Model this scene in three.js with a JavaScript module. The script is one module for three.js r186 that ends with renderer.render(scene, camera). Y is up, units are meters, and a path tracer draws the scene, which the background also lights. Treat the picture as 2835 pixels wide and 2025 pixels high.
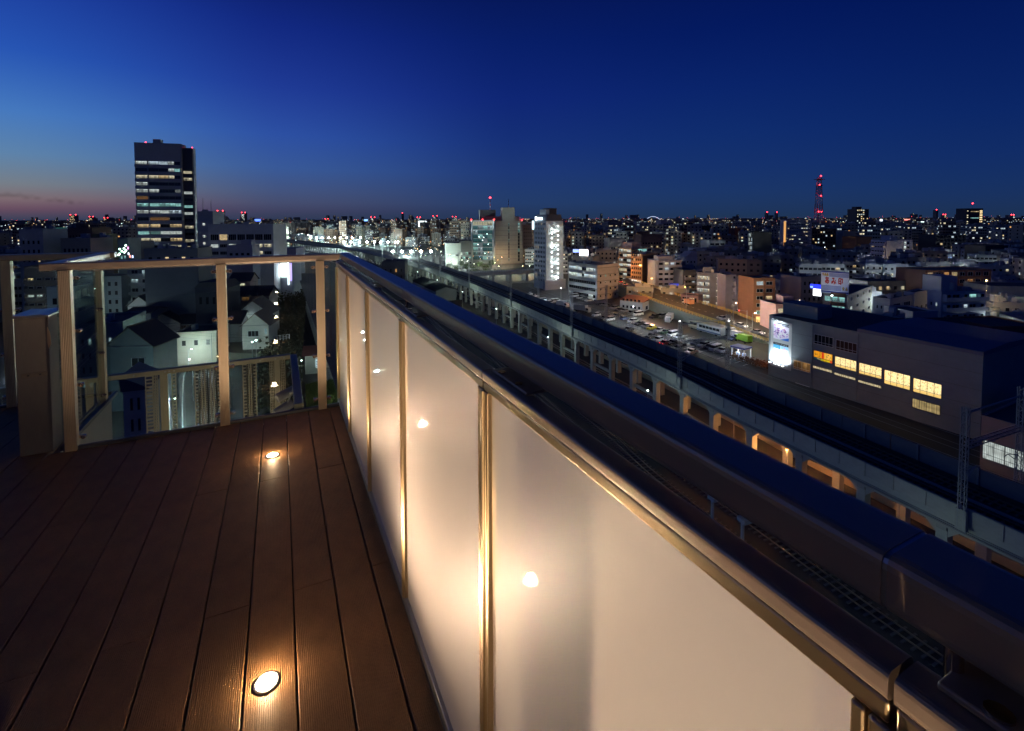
import * as THREE from 'three';
import { mergeGeometries } from 'three/addons/utils/BufferGeometryUtils.js';
import { RoundedBoxGeometry } from 'three/addons/geometries/RoundedBoxGeometry.js';

// ---------------------------------------------------------------- camera, sky, light, exposure
const scene = new THREE.Scene();
const CX = 1417.5, F = 1317, PITCH = 2.34 * Math.PI / 180, ROLL = 0.003, YAW = Math.atan(645.5 / 1317);
const CY = 605 + F * Math.tan(PITCH), EYE = 41, DECK = EYE - 1.47;
const camera = new THREE.PerspectiveCamera(2 * Math.atan((2025 - CY) / F) * 180 / Math.PI, 2835 / (2 * (2025 - CY)), 0.05, 30000);
camera.setViewOffset(2835, 2 * (2025 - CY), 0, 2025 - 2 * CY, 2835, 2025);
camera.position.set(0, EYE, 0);
camera.rotation.order = 'YXZ';
camera.rotation.set(-PITCH, -YAW, -ROLL);
camera.updateMatrixWorld();

const FWD = new THREE.Vector3(Math.sin(YAW), 0, -Math.cos(YAW)), RGT = new THREE.Vector3(Math.cos(YAW), 0, Math.sin(YAW));
const renderer = new THREE.WebGLRenderer({ antialias: true });
renderer.toneMapping = THREE.LinearToneMapping;
renderer.toneMappingExposure = 1;
renderer.shadowMap.enabled = true;

const s2l = (c) => { c /= 255; return c <= 0.04045 ? c / 12.92 : Math.pow((c + 0.055) / 1.055, 2.4); };
const rgb = (r, g, b) => new THREE.Color().setRGB(r, g, b);
{
  // dusk sky: colours by compass direction (degrees right of the view axis) and elevation
  const EL = [0, 0.9, 1.8, 3, 5.5, 9, 14, 20, 30, 50, 90];
  const DEEP = [[4, 17, 74], [1, 8, 42], [0, 4, 28]];
  const AZ = {
    '-78': [[80, 66, 88], [150, 92, 95], [172, 128, 110], [160, 150, 140], [125, 160, 190], [96, 150, 215], [62, 118, 208], [42, 86, 186], ...DEEP],
    '-47': [[58, 64, 88], [102, 76, 95], [126, 107, 113], [118, 126, 136], [94, 131, 170], [70, 121, 190], [39, 85, 179], [27, 60, 155], ...DEEP],
    '-26': [[48, 58, 84], [63, 66, 96], [69, 77, 110], [67, 83, 125], [57, 89, 151], [45, 80, 162], [31, 58, 148], [18, 40, 127], ...DEEP],
    '0': [[34, 54, 86], [36, 56, 94], [36, 60, 104], [34, 59, 108], [30, 56, 116], [22, 48, 118], [15, 38, 116], [8, 30, 103], ...DEEP],
    '23': [[30, 52, 84], [30, 53, 92], [29, 54, 98], [27, 54, 104], [22, 50, 108], [16, 45, 110], [10, 36, 106], [4, 26, 95], ...DEEP],
    '47': [[28, 48, 80], [27, 49, 88], [25, 49, 94], [22, 48, 98], [17, 44, 102], [11, 38, 101], [6, 30, 94], [2, 22, 84], ...DEEP],
    '110': [[26, 44, 74], [24, 44, 80], [22, 44, 86], [19, 43, 90], [14, 39, 92], [9, 33, 92], [5, 26, 86], [2, 20, 78], ...DEEP],
  };
  const az = Object.keys(AZ).map(Number).sort((a, b) => a - b), W = 2048, H = 1024, data = new Float32Array(W * H * 4);
  const col = (k, e) => { const t = AZ[k]; let i = 0; while (i < EL.length - 2 && e > EL[i + 1]) i++; const f = Math.min(1, Math.max(0, (e - EL[i]) / (EL[i + 1] - EL[i]))); return [0, 1, 2].map((c) => s2l(t[i][c] + (t[i + 1][c] - t[i][c]) * f)); };
  const puffs = [[-46.6, 2.05, 1.5, 0.16], [-43.6, 1.72, 1.0, 0.11], [-45.1, 1.9, 0.9, 0.1], [-42.7, 1.55, 0.8, 0.07], [-36.7, 1.9, 0.5, 0.06]];
  for (let r = 0; r < H; r++) for (let q = 0; q < W; q++) {
    const up = ((r + 0.5) / H - 0.5) * Math.PI, ro = ((q + 0.5) / W - 0.5) * 2 * Math.PI, x = Math.cos(ro), z = Math.sin(ro);
    let a = Math.atan2(x * RGT.x + z * RGT.z, x * FWD.x + z * FWD.z) * 180 / Math.PI;
    if (a < -78) a = -156 - a;                     // the glow fades the same way on the far side of the sunset
    if (a < -78) a = -78; if (a > 110) a = 110;
    const e = Math.max(0, up * 180 / Math.PI);
    let i = 0; while (i < az.length - 2 && a > az[i + 1]) i++;
    const f = Math.min(1, Math.max(0, (a - az[i]) / (az[i + 1] - az[i]))), g = f * f * (3 - 2 * f), A = col(az[i], e), B = col(az[i + 1], e), o = (r * W + q) * 4;
    let k = 1;
    for (const [pa, pe, wa, we] of puffs) { const d = ((a - pa) / wa) ** 2 + ((e - pe - 0.05 * Math.sin(a * 9)) / we) ** 2; if (d < 1) k = Math.min(k, 0.62 + 0.38 * d); }
    for (let c = 0; c < 3; c++) data[o + c] = (A[c] + (B[c] - A[c]) * (f * 0.5 + g * 0.5)) * k;
    data[o + 3] = 1;
  }
  const t = new THREE.DataTexture(data, W, H, THREE.RGBAFormat, THREE.FloatType);
  t.mapping = THREE.EquirectangularReflectionMapping; t.magFilter = t.minFilter = THREE.LinearFilter; t.needsUpdate = true;
  scene.background = t; scene.environment = t;
  // what is left of the sun, below the horizon to the far left: a breath of pink light, very soft
  const sun = new THREE.DirectionalLight(new THREE.Color(1, 0.72, 0.6), 0.02), a = -78 * Math.PI / 180;
  sun.position.copy(FWD).multiplyScalar(Math.cos(a) * 100).addScaledVector(RGT, Math.sin(a) * 100).setY(100 * Math.tan(4 * Math.PI / 180)).add(new THREE.Vector3(0, 40, 0));
  sun.target.position.set(0, 40, 0); sun.castShadow = true; sun.shadow.radius = 25;
  Object.assign(sun.shadow.camera, { left: -300, right: 300, top: 300, bottom: -300, far: 900 });
  scene.add(sun, sun.target);
}

// ---------------------------------------------------------------- helpers
let seed = 7;
const rnd = () => { seed = (seed + 0x6d2b79f5) | 0; let t = Math.imul(seed ^ (seed >>> 15), 1 | seed); t = (t + Math.imul(t ^ (t >>> 7), 61 | t)) ^ t; return ((t ^ (t >>> 14)) >>> 0) / 4294967296; };
const rr = (a, b) => a + (b - a) * rnd(), pick = (a) => a[Math.floor(rnd() * a.length)];
const V = (x, y, z) => new THREE.Vector3(x, y, z);
// a point of the photograph (pixels of the 2835-wide original) on the level plane at height y, or at a distance along the view axis
function ray(px, py) {
  const a = (px - CX) / F, b = -(py - CY) / F, c = Math.cos(ROLL), s = Math.sin(ROLL), u = c * a + s * b, v = -s * a + c * b;
  return V(0, 0, 0).addScaledVector(RGT, u).addScaledVector(FWD, Math.cos(PITCH) + v * Math.sin(PITCH)).add(V(0, -Math.sin(PITCH) + v * Math.cos(PITCH), 0));
}
const G = (px, py, y = 0) => { const d = ray(px, py); return d.multiplyScalar((y - EYE) / d.y).add(V(0, EYE, 0)); };
const PD = (px, D, y = 0) => { const d = ray(px, 615); d.multiplyScalar(D / d.dot(FWD)); return V(d.x, y, d.z); };
const HY = (px, py, D) => { const d = ray(px, py); return EYE + d.y * D / d.dot(FWD); };          // height seen at that pixel at depth D
const pxOf = (p) => { const d = p.clone().sub(V(0, EYE, 0)); return CX + F * d.dot(RGT) / d.dot(FWD); };
const depthOf = (p) => p.x * FWD.x + p.z * FWD.z;

const taken = {};
const numbered = (n) => { taken[n] = (taken[n] ?? -1) + 1; return taken[n] ? n + '_' + String(taken[n]).padStart(3, '0') : n; };
const usedLabels = new Map();
function tag(o, label, category, group, kind) {
  o.userData = { label, category };
  if (group) o.userData.group = group;
  if (kind) o.userData.kind = kind;
  return o;
}
function thing(name, label, category, pos = [0, 0, 0], turn = 0, group) {
  const o = new THREE.Group(); o.name = numbered(name); scene.add(o);
  o.position.set(...(pos.isVector3 ? pos.toArray() : pos)); o.rotation.y = turn;
  return tag(o, label, category, group);
}
function mesh(name, geo, mat, parent) {
  const m = new THREE.Mesh(geo, mat); m.name = parent ? name : numbered(name); m.castShadow = m.receiveShadow = true;
  (parent || scene).add(m); return m;
}
function struct(name, geo, mat) { const m = mesh(name, geo, mat); m.userData = { kind: 'structure' }; return m; }
function copyThing(o, label, group) {
  const c = o.clone(); c.name = numbered(o.name.replace(/_\d{3}$/, '')); scene.add(c);
  c.userData = { ...o.userData }; if (label) c.userData.label = label; if (group) c.userData.group = group;
  return c;
}
// box with uv in metres; at centre x,y,z
const BG = new Map();
function box(w, h, d, x = 0, y = 0, z = 0) {
  const g = new THREE.BoxGeometry(w, h, d), u = g.attributes.uv, n = g.attributes.normal;
  for (let i = 0; i < u.count; i++) { const nx = Math.abs(n.getX(i)), ny = Math.abs(n.getY(i)); u.setXY(i, u.getX(i) * (nx > 0.5 ? d : w), u.getY(i) * (ny > 0.5 ? d : h)); }
  return g.translate(x, y, z);
}
const boxFT = (x0, x1, y0, y1, z0, z1) => box(x1 - x0, y1 - y0, z1 - z0, (x0 + x1) / 2, (y0 + y1) / 2, (z0 + z1) / 2);
const rbox = (w, h, d, r, x = 0, y = 0, z = 0) => new RoundedBoxGeometry(w, h, d, 2, r).translate(x, y, z);
function bar(a, b, t, t2 = t) {                                           // a square bar from a to b
  const d = b.clone().sub(a), L = d.length(), g = new THREE.BoxGeometry(t, L, t2);
  g.applyQuaternion(new THREE.Quaternion().setFromUnitVectors(V(0, 1, 0), d.normalize()));
  return g.translate((a.x + b.x) / 2, (a.y + b.y) / 2, (a.z + b.z) / 2);
}
function rod(a, b, r, r2 = r, seg = 8) {
  const d = b.clone().sub(a), L = d.length(), g = new THREE.CylinderGeometry(r2, r, L, seg);
  g.applyQuaternion(new THREE.Quaternion().setFromUnitVectors(V(0, 1, 0), d.normalize()));
  return g.translate((a.x + b.x) / 2, (a.y + b.y) / 2, (a.z + b.z) / 2);
}
const join = (list) => { const l = list.map((g) => (g.index ? g.toNonIndexed() : g)); for (const g of l) for (const k of Object.keys(g.attributes)) if (!['position', 'normal', 'uv'].includes(k)) g.deleteAttribute(k); return l.length === 1 ? l[0] : mergeGeometries(l); };
function prism(pts, d, axis = 'z') { const s = new THREE.Shape(pts.map(([a, b]) => new THREE.Vector2(a, b))); const g = new THREE.ExtrudeGeometry(s, { depth: d, bevelEnabled: false }); if (axis === 'x') g.rotateY(Math.PI / 2); return g; }

// ---------------------------------------------------------------- procedural textures
function noiseTex(w, h, fn, srgb = false) {
  const d = new Uint8Array(w * h * 4);
  for (let y = 0; y < h; y++) for (let x = 0; x < w; x++) { const c = fn(x / w, y / h, x, y), o = (y * w + x) * 4; for (let k = 0; k < 3; k++) d[o + k] = Math.max(0, Math.min(255, 255 * (c.length ? c[k] : c))); d[o + 3] = 255; }
  const t = new THREE.DataTexture(d, w, h); t.wrapS = t.wrapT = THREE.RepeatWrapping; t.magFilter = THREE.LinearFilter; t.minFilter = THREE.LinearMipmapLinearFilter; t.generateMipmaps = true; t.needsUpdate = true;
  if (srgb) t.colorSpace = THREE.SRGBColorSpace;
  return t;
}
const lat = (() => { const N = 64, a = Array.from({ length: N * N }, () => rnd()); return (x, y, p) => { const xi = Math.floor(x), yi = Math.floor(y), fx = x - xi, fy = y - yi, s = fx * fx * (3 - 2 * fx), t = fy * fy * (3 - 2 * fy), w = (i, j) => a[(((j % p) + p) % p) * N + ((i % p) + p) % p]; return (w(xi, yi) * (1 - s) + w(xi + 1, yi) * s) * (1 - t) + (w(xi, yi + 1) * (1 - s) + w(xi + 1, yi + 1) * s) * t; }; })();
const fbm = (u, v, p = 4, o = 4) => { let s = 0, a = 0.5, n = 0; for (let i = 0; i < o; i++, p *= 2, a *= 0.5) { s += a * lat(u * p, v * p, Math.min(p, 64)); n += a; } return s / n; };
const grime = noiseTex(256, 256, (u, v) => { const n = 0.6 * fbm(u, v, 4, 5) + 0.4 * fbm(u + 0.3, v, 16, 3); const st = fbm(u, v * 0.12, 32, 2); return 0.72 + 0.28 * n * (0.7 + 0.3 * st) + 0.06 * (rnd() - 0.5); });
const speckle = noiseTex(256, 256, (u, v) => 0.55 + 0.3 * fbm(u, v, 8, 4) + 0.3 * (rnd() - 0.5));
const rep = (t, x, y = x) => { const c = t.clone(); c.repeat.set(x, y); c.needsUpdate = true; return c; };
const std = (c, rough = 0.8, o = {}) => new THREE.MeshStandardMaterial({ color: c.isColor ? c : rgb(...c), roughness: rough, ...o });
const wallMats = new Map();
function wall(c, scale = 0.06) { const k = c.map((x) => x.toFixed(3)).join() + scale; if (!wallMats.has(k)) wallMats.set(k, std(c, 0.85, { map: rep(grime, scale, scale) })); return wallMats.get(k); }
const glow = (c, k = 1) => new THREE.MeshStandardMaterial({ color: rgb(0.02, 0.02, 0.02), emissive: rgb(...c), emissiveIntensity: k, roughness: 0.6 });
const metal = (c, rough = 0.4) => std(c, rough, { metalness: 0.9 });
// ---------------------------------------------------------------- city building kit
const interior = (k) => noiseTex(64, 32, (() => {
  const col = Array.from({ length: 12 }, () => rr(0.35, 1)), cut = Array.from({ length: 12 }, () => rr(0, 0.7)), cl = k === 0 ? 12 : k === 1 ? 5 : 3;
  return (u, v) => { const i = Math.floor(u * cl); let b = col[i]; if (k === 0) b = (v > 0.72 && Math.floor(u * 24) % 3 ? 1 : 0.62 * b + 0.2) * (v < 0.3 ? 0.6 + 0.3 * lat(u * 30, 2, 32) : 1); if (k === 1) b = v > 1 - cut[i] * 0.8 ? 0.95 : 0.55 * b + 0.25 * lat(u * 20, v * 6, 32); if (k === 2) b = 0.55 + 0.3 * Math.sin(u * 70) * 0.4 + 0.25 * lat(u * 9, v * 4, 32); return [b, b, b]; };
})(), true);
const INT = [0, 0, 1, 1, 2, 2].map(interior);
const litMats = {};
const PALETTE = { white: [0.86, 0.97, 0.92], cool: [0.72, 0.9, 1], warm: [1, 0.74, 0.38], cream: [1, 0.9, 0.6], orange: [1, 0.5, 0.16], cyan: [0.45, 0.95, 0.9], blue: [0.3, 0.5, 1] };
function lit(name, k = 1) {
  const key = name + k;
  litMats[key] ??= INT.map((t) => { const m = new THREE.MeshStandardMaterial({ color: rgb(0.03, 0.03, 0.03), emissive: rgb(...PALETTE[name]), emissiveIntensity: k, emissiveMap: t, roughness: 0.15 }); return m; });
  return litMats[key][Math.floor(rnd() * INT.length)];
}
const darkGlass = std([0.012, 0.016, 0.022], 0.06), frameDark = std([0.05, 0.05, 0.055], 0.5), frameWhite = std([0.5, 0.52, 0.54], 0.5), roofDark = std([0.07, 0.075, 0.085], 0.8, { map: rep(grime, 0.1, 0.1) }), concrete = wall([0.36, 0.36, 0.34]), clutter = [std([0.3, 0.31, 0.32], 0.7), std([0.16, 0.17, 0.19], 0.7), std([0.42, 0.42, 0.4], 0.7)];
const redGlow = glow([1, 0.03, 0.04], 14), whiteGlow = glow([0.85, 0.97, 1], 22), warmGlow = glow([1, 0.7, 0.35], 22), sodiumGlow = glow([1, 0.42, 0.08], 22), greenGlow = glow([0.1, 1, 0.3], 8), blueGlow = glow([0.12, 0.25, 1], 5);
const paneCache = new Map();
const pane = (w, h) => { const k = w.toFixed(2) + 'x' + h.toFixed(2); if (!paneCache.has(k)) { const g = new THREE.BoxGeometry(w, h, 0.1); paneCache.set(k, g); } return paneCache.get(k); };
const frameCache = new Map();
const frameGeo = (w, h, nx) => { const k = w.toFixed(2) + 'x' + h.toFixed(2) + nx; if (!frameCache.has(k)) { const t = 0.07, g = [boxFT(-w / 2 - t, w / 2 + t, h / 2, h / 2 + t, -0.02, 0.1), boxFT(-w / 2 - t * 1.6, w / 2 + t * 1.6, -h / 2 - t, -h / 2, -0.02, 0.16), boxFT(-w / 2 - t, -w / 2, -h / 2, h / 2, -0.02, 0.1), boxFT(w / 2, w / 2 + t, -h / 2, h / 2, -0.02, 0.1)]; for (let i = 1; i < nx; i++) g.push(boxFT(-w / 2 + w * i / nx - 0.03, -w / 2 + w * i / nx + 0.03, -h / 2, h / 2, -0.02, 0.07)); frameCache.set(k, join(g)); } return frameCache.get(k); };

// a face of a building: origin, direction along it (left to right seen from outside), outward normal, width, all in the building's own axes
function faceOf(side, wR, wL) {
  return side === 'R' ? { o: V(0, 0, 0), turn: 0, W: wR } : side === 'L' ? { o: V(0, 0, -wL), turn: -Math.PI / 2, W: wL } : side === 'RR' ? { o: V(wR, 0, 0), turn: Math.PI / 2, W: wL } : { o: V(wR, 0, -wL), turn: Math.PI, W: wR };
}
const onFace = (f, u, y, out = 0) => V(u, y, out).applyAxisAngle(V(0, 1, 0), f.turn).add(f.o);
// windows: one mesh each when they can be told apart in the photograph, else gathered by material into one part
function addWindow(b, f, u, y, w, h, mat, opt = {}) {
  const px = w * F / b.userData.D, one = px >= 8.5 && b.userData.n < 280;
  if (one) {
    b.userData.n++;
    const m = mesh('window', pane(w, h), mat, b); m.position.copy(onFace(f, u, y, 0.0)); m.rotation.y = f.turn;
    if (px > 13 && opt.frame !== false) { mesh('window_frame', frameGeo(w, h, opt.nx || Math.max(1, Math.round(w / 1.1))), opt.dark ? frameDark : frameWhite, m); }
    return m;
  }
  const key = mat.uuid; b.userData.lots ??= new Map();
  if (!b.userData.lots.has(key)) b.userData.lots.set(key, { mat, list: [] });
  const g = new THREE.PlaneGeometry(w, h).rotateY(f.turn).translate(...onFace(f, u, y, 0.06).toArray());
  b.userData.lots.get(key).list.push(g);
}
function finish(b) {
  for (const { mat, list } of b.userData.lots?.values() || []) { const m = mesh(mat === darkGlass ? 'dark_window' : 'lit_window', join(list), mat, b); m.userData.kind = 'stuff'; }
  delete b.userData.lots; delete b.userData.n; delete b.userData.D;
  return b;
}
// s: {side, f floors, y0 first sill, fh floor height, wh, n columns, wf share of the bay that is glass, m0 m1 margins, lit chance, pal colours, k strength, type}
function facade(b, wR, wL, s, wallMat) {
  const f = faceOf(s.side, wR, wL), m0 = s.m0 ?? 0.6, m1 = s.m1 ?? 0.6, W = f.W - m0 - m1, n = s.n, bay = W / n, w = bay * (s.wf ?? 0.6), pal = s.pal || ['white', 'warm'];
  if (!(W > 0.5)) return;
  for (let i = 0; i < s.f; i++) {
    const y = s.y0 + i * s.fh + s.wh / 2, rowLit = s.rows ? s.rows[i] : undefined, rowPal = s.rowPal?.[i] || pal;
    if (s.type === 'balcony') {
      const g = [boxFT(m0, f.W - m1, y - s.wh / 2 - 0.35, y - s.wh / 2 - 0.15, 0, 1.25), boxFT(m0, f.W - m1, y - s.wh / 2 - 0.15, y - s.wh / 2 + (s.par ?? 0.95), 1.13, 1.25)];
      for (let c = 0; c <= n; c += s.div || 2) g.push(boxFT(Math.min(f.W - m1 - 0.12, m0 + bay * c), Math.min(f.W - m1, m0 + bay * c + 0.12), y - s.wh / 2 - 0.15, y + s.wh / 2 + 0.2, 0, 1.13));
      const m = mesh('balcony', join(g), s.balMat || wallMat, b); m.position.copy(f.o); m.rotation.y = f.turn;
    }
    for (let c = 0; c < n; c++) {
      const p = rowLit ? (rowLit[c % rowLit.length] === '1' ? 1 : rowLit[c % rowLit.length] === '.' ? 0.5 : 0) : s.lit;
      const on = rnd() < p;
      addWindow(b, f, m0 + bay * (c + 0.5), y, w, s.wh, on ? lit(pick(rowPal), s.k ?? 1.1) : darkGlass, s);
    }
  }
}
const ALLB = [];                                                   // footprints, so that infill keeps clear
function building(o) {
  const C = PD(o.xe, o.D), a = (o.a ?? 25) * Math.PI / 180;
  const dR = V(0, 0, 0).addScaledVector(RGT, Math.cos(a)).addScaledVector(FWD, Math.sin(a)), dL = V(0, 0, 0).addScaledVector(RGT, -Math.sin(a)).addScaledVector(FWD, Math.cos(a));
  const reach = (d, px) => { const p = C.dot(RGT), q = C.dot(FWD), t = (px - CX) / F; return (t * q - p) / (d.dot(RGT) - t * d.dot(FWD)); };
  const wR = o.wR ?? Math.max(3, reach(dR, o.xr)), wL = o.wL ?? Math.max(3, reach(dL, o.xl));
  const h = o.h ?? HY(o.xe, o.yt, o.D), base = o.base ?? 0;
  const b = thing(o.name || 'building', o.label, o.cat || 'building', [C.x, base, C.z], Math.atan2(-dR.z, dR.x), o.group);
  b.userData.D = o.D; b.userData.n = 0;
  const H = h - base, wm = wall(o.col || [0.4, 0.4, 0.4], o.ws);
  const body = mesh('wall', boxFT(0, wR, 0, H, -wL, 0), wm, b);
  const pr = o.par ?? 0.5;
  if (pr > 0) { const t = 0.25; mesh('parapet', join([boxFT(-0.04, wR + 0.04, H, H + pr, -t, 0.04), boxFT(-0.04, wR + 0.04, H, H + pr, -wL - 0.04, -wL + t), boxFT(-0.04, t, H, H + pr, -wL + t, -t), boxFT(wR - t, wR + 0.04, H, H + pr, -wL + t, -t)]), wm, b); }
  mesh('roof', boxFT(0.3, wR - 0.3, H + 0.005, H + 0.06, -wL + 0.3, -0.3), roofDark, b);
  for (const s of o.fac || []) facade(b, wR, wL, { wh: 1.5, fh: 3.2, y0: 1, f: Math.max(1, Math.floor((H - 1.2) / (s.fh || 3.2))), n: Math.max(1, Math.round((s.side === 'L' ? wL : wR) / 3)), lit: 0.25, ...s }, wm);
  for (const r of o.roof || []) { const [kind, u, v, w, d, hh, m] = r; const x = u * wR, z = -v * wL; if (kind === 'box') mesh('roof_unit', boxFT(x, x + w, H + 0.07, H + hh, z - d, z), m || wm, b); if (kind === 'tank') mesh('water_tank', join([new THREE.CylinderGeometry(w, w, hh - 1, 14).translate(x, H + 1 + (hh - 1) / 2, z), boxFT(x - w * 0.7, x + w * 0.7, H + 0.07, H + 1, z - w * 0.7, z + w * 0.7)]), clutter[2], b); if (kind === 'mast') { mesh('mast', rod(V(x, H + 0.1, z), V(x, H + hh, z), 0.12, 0.07, 6), m || clutter[1], b); } if (kind === 'red') { const l = mesh('warning_light', new THREE.SphereGeometry(w, 10, 8).translate(x, H + hh, z), redGlow, b); } }
  if (o.clutter) for (let i = 0; i < o.clutter; i++) { const w = rr(0.8, 2.2), d = rr(0.8, 2), x = rr(0.5, Math.max(0.6, wR - w - 0.5)), z = -rr(0.5, Math.max(0.6, wL - d - 0.5)); mesh('roof_unit', boxFT(x, x + w, H + 0.07, H + rr(0.8, 2.4), z - d, z), pick(clutter), b); }
  b.userData.wR = wR; b.userData.wL = wL; b.userData.H = H; b.userData.dR = dR; b.userData.dL = dL;
  const ctr = C.clone().addScaledVector(dR, wR / 2).addScaledVector(dL, wL / 2);
  ALLB.push({ x: ctr.x, z: ctr.z, r: Math.hypot(wR, wL) / 2 });
  if (o.more) o.more(b, { wR, wL, H, wm, R: faceOf('R', wR, wL), L: faceOf('L', wR, wL) });
  finish(b);
  for (const k of ['wR', 'wL', 'H', 'dR', 'dL']) delete b.userData[k];
  return b;
}
// a gabled house: ridge along its own x (dir 'x') or across (dir 'z')
function house(o) {
  const C = PD(o.xe, o.D), a = (o.a ?? 20) * Math.PI / 180, dR = V(0, 0, 0).addScaledVector(RGT, Math.cos(a)).addScaledVector(FWD, Math.sin(a)), dL = V(0, 0, 0).addScaledVector(RGT, -Math.sin(a)).addScaledVector(FWD, Math.cos(a));
  const b = thing('house', o.label, 'house', [C.x, o.base || 0, C.z], Math.atan2(-dR.z, dR.x), o.group || 'houses below the terrace'); b.userData.D = o.D; b.userData.n = 0;
  const { w, d, e, r } = o, wm = wall(o.col || [0.5, 0.49, 0.46], 0.15), rm = std(o.rc || [0.06, 0.06, 0.065], 0.7, { map: rep(grime, 0.4, 0.4) }), ov = 0.5, t = 0.18;
  const along = o.dir !== 'z', span = along ? d : w, len = along ? w : d;
  const prof = [[0, 0], [span, 0], [span, e], [span / 2, r], [0, e]];
  let wg = prism(prof, len); if (along) { wg.rotateY(Math.PI / 2).translate(0, 0, 0); } else { wg.translate(0, 0, -len); }
  mesh('wall', wg, wm, b);
  const sl = (r - e) / (span / 2), half = (sgn) => { const pts = sgn < 0 ? [[-ov, e - ov * sl + 0.02], [span / 2, r + 0.02], [span / 2, r + 0.02 + t], [-ov, e - ov * sl + 0.02 + t]] : [[span / 2, r + 0.02], [span + ov, e - ov * sl + 0.02], [span + ov, e - ov * sl + 0.02 + t], [span / 2, r + 0.02 + t]]; let g = prism(pts, len + 2 * ov); if (along) g.rotateY(Math.PI / 2).translate(-ov, 0, 0); else g.translate(0, 0, -len - ov); return g; };
  const rf = mesh('roof', join([half(-1), half(1)]), rm, b);
  { let g = boxFT(span / 2 - 0.15, span / 2 + 0.15, r + 0.1, r + 0.32, -ov, len + ov); if (along) g.rotateY(Math.PI / 2); else g.translate(0, 0, -len); mesh('ridge', g, rm, rf); }
  for (const [side, u, y, ww, hh, m] of o.win || []) { const f = faceOf(side, w, d); addWindow(b, f, u, y, ww, hh, m || darkGlass, { dark: o.dk }); }
  ALLB.push({ x: C.x + (dR.x * w + dL.x * d) / 2, z: C.z + (dR.z * w + dL.z * d) / 2, r: Math.hypot(w, d) / 2 });
  return finish(b);
}
// lamps
function lampPost(name, label, p, h, mat, color, I, opt = {}) {
  const t = thing(name, label, 'street lamp', p, opt.turn || 0, opt.group);
  mesh('pole', rod(V(0, 0, 0), V(0, h, 0), 0.11, 0.07), clutter[0], t);
  if (opt.arm) mesh('arm', rod(V(0, h - 0.05, 0), V(opt.arm, h + 0.25, 0), 0.05), clutter[0], t);
  const hx = opt.arm || 0, hy = h + (opt.arm ? 0.1 : 0.15), r = opt.r || 0.24;
  mesh('lamp_hood', join([new THREE.CylinderGeometry(r * 0.6, r * 1.25, r * 0.5, 12).translate(hx, hy + r * 0.85, 0)]), clutter[1], t);
  mesh('lamp_globe', new THREE.SphereGeometry(r, 12, 8).translate(hx, hy, 0), mat, t);
  if (I) { const l = new THREE.PointLight(new THREE.Color(...color), I * 12); l.name = 'lamp_light'; l.position.set(hx, opt.arm ? hy - r * 1.7 : hy, 0); l.castShadow = true; l.shadow.radius = r / 0.02 * (opt.arm ? 0.6 : 1.02); t.add(l); }
  return t;
}
// ---------------------------------------------------------------- the roof terrace
const M = {
  deck: [0, 1, 2].map((i) => std([0.26 + 0.025 * i, 0.138 + 0.012 * i, 0.058 + 0.006 * i], 0.6, { map: rep(speckle, 3, 1.5) })),
  groove: std([0.02, 0.012, 0.01], 0.9),
  bronze: std([0.44, 0.36, 0.27], 0.45, { metalness: 0.5 }),
  rail: std([0.34, 0.27, 0.215], 0.42, { metalness: 0.35 }),
  clip: std([0.75, 0.55, 0.4], 0.16, { metalness: 1 }),
  pane: new THREE.MeshPhysicalMaterial({ color: rgb(0.9, 0.96, 0.94), roughness: 0, transmission: 1, thickness: 0, ior: 1.52 }),
  frosted: new THREE.MeshPhysicalMaterial({ color: rgb(0.74, 0.71, 0.68), roughness: 0.5, clearcoat: 1, clearcoatRoughness: 0.015, map: rep(noiseTex(128, 128, (u, v) => 0.95 + 0.05 * fbm(u, v, 4, 4)), 1, 1) }),
  railDark: std([0.36, 0.27, 0.205], 0.36, { metalness: 0.4 }),
  gold: std([0.62, 0.47, 0.28], 0.28, { metalness: 0.95 }),
  slab: std([0.32, 0.3, 0.28], 0.85, { map: rep(grime, 0.3, 0.3) }),
  lampGlow: glow([1, 0.78, 0.48], 40),
  trim: std([0.05, 0.055, 0.075], 0.5, { metalness: 0.3 }),
  steel: std([0.42, 0.42, 0.42], 0.35, { metalness: 0.9 }),
};
const TX = -1.3;                                        // where the terrace steps back
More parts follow.
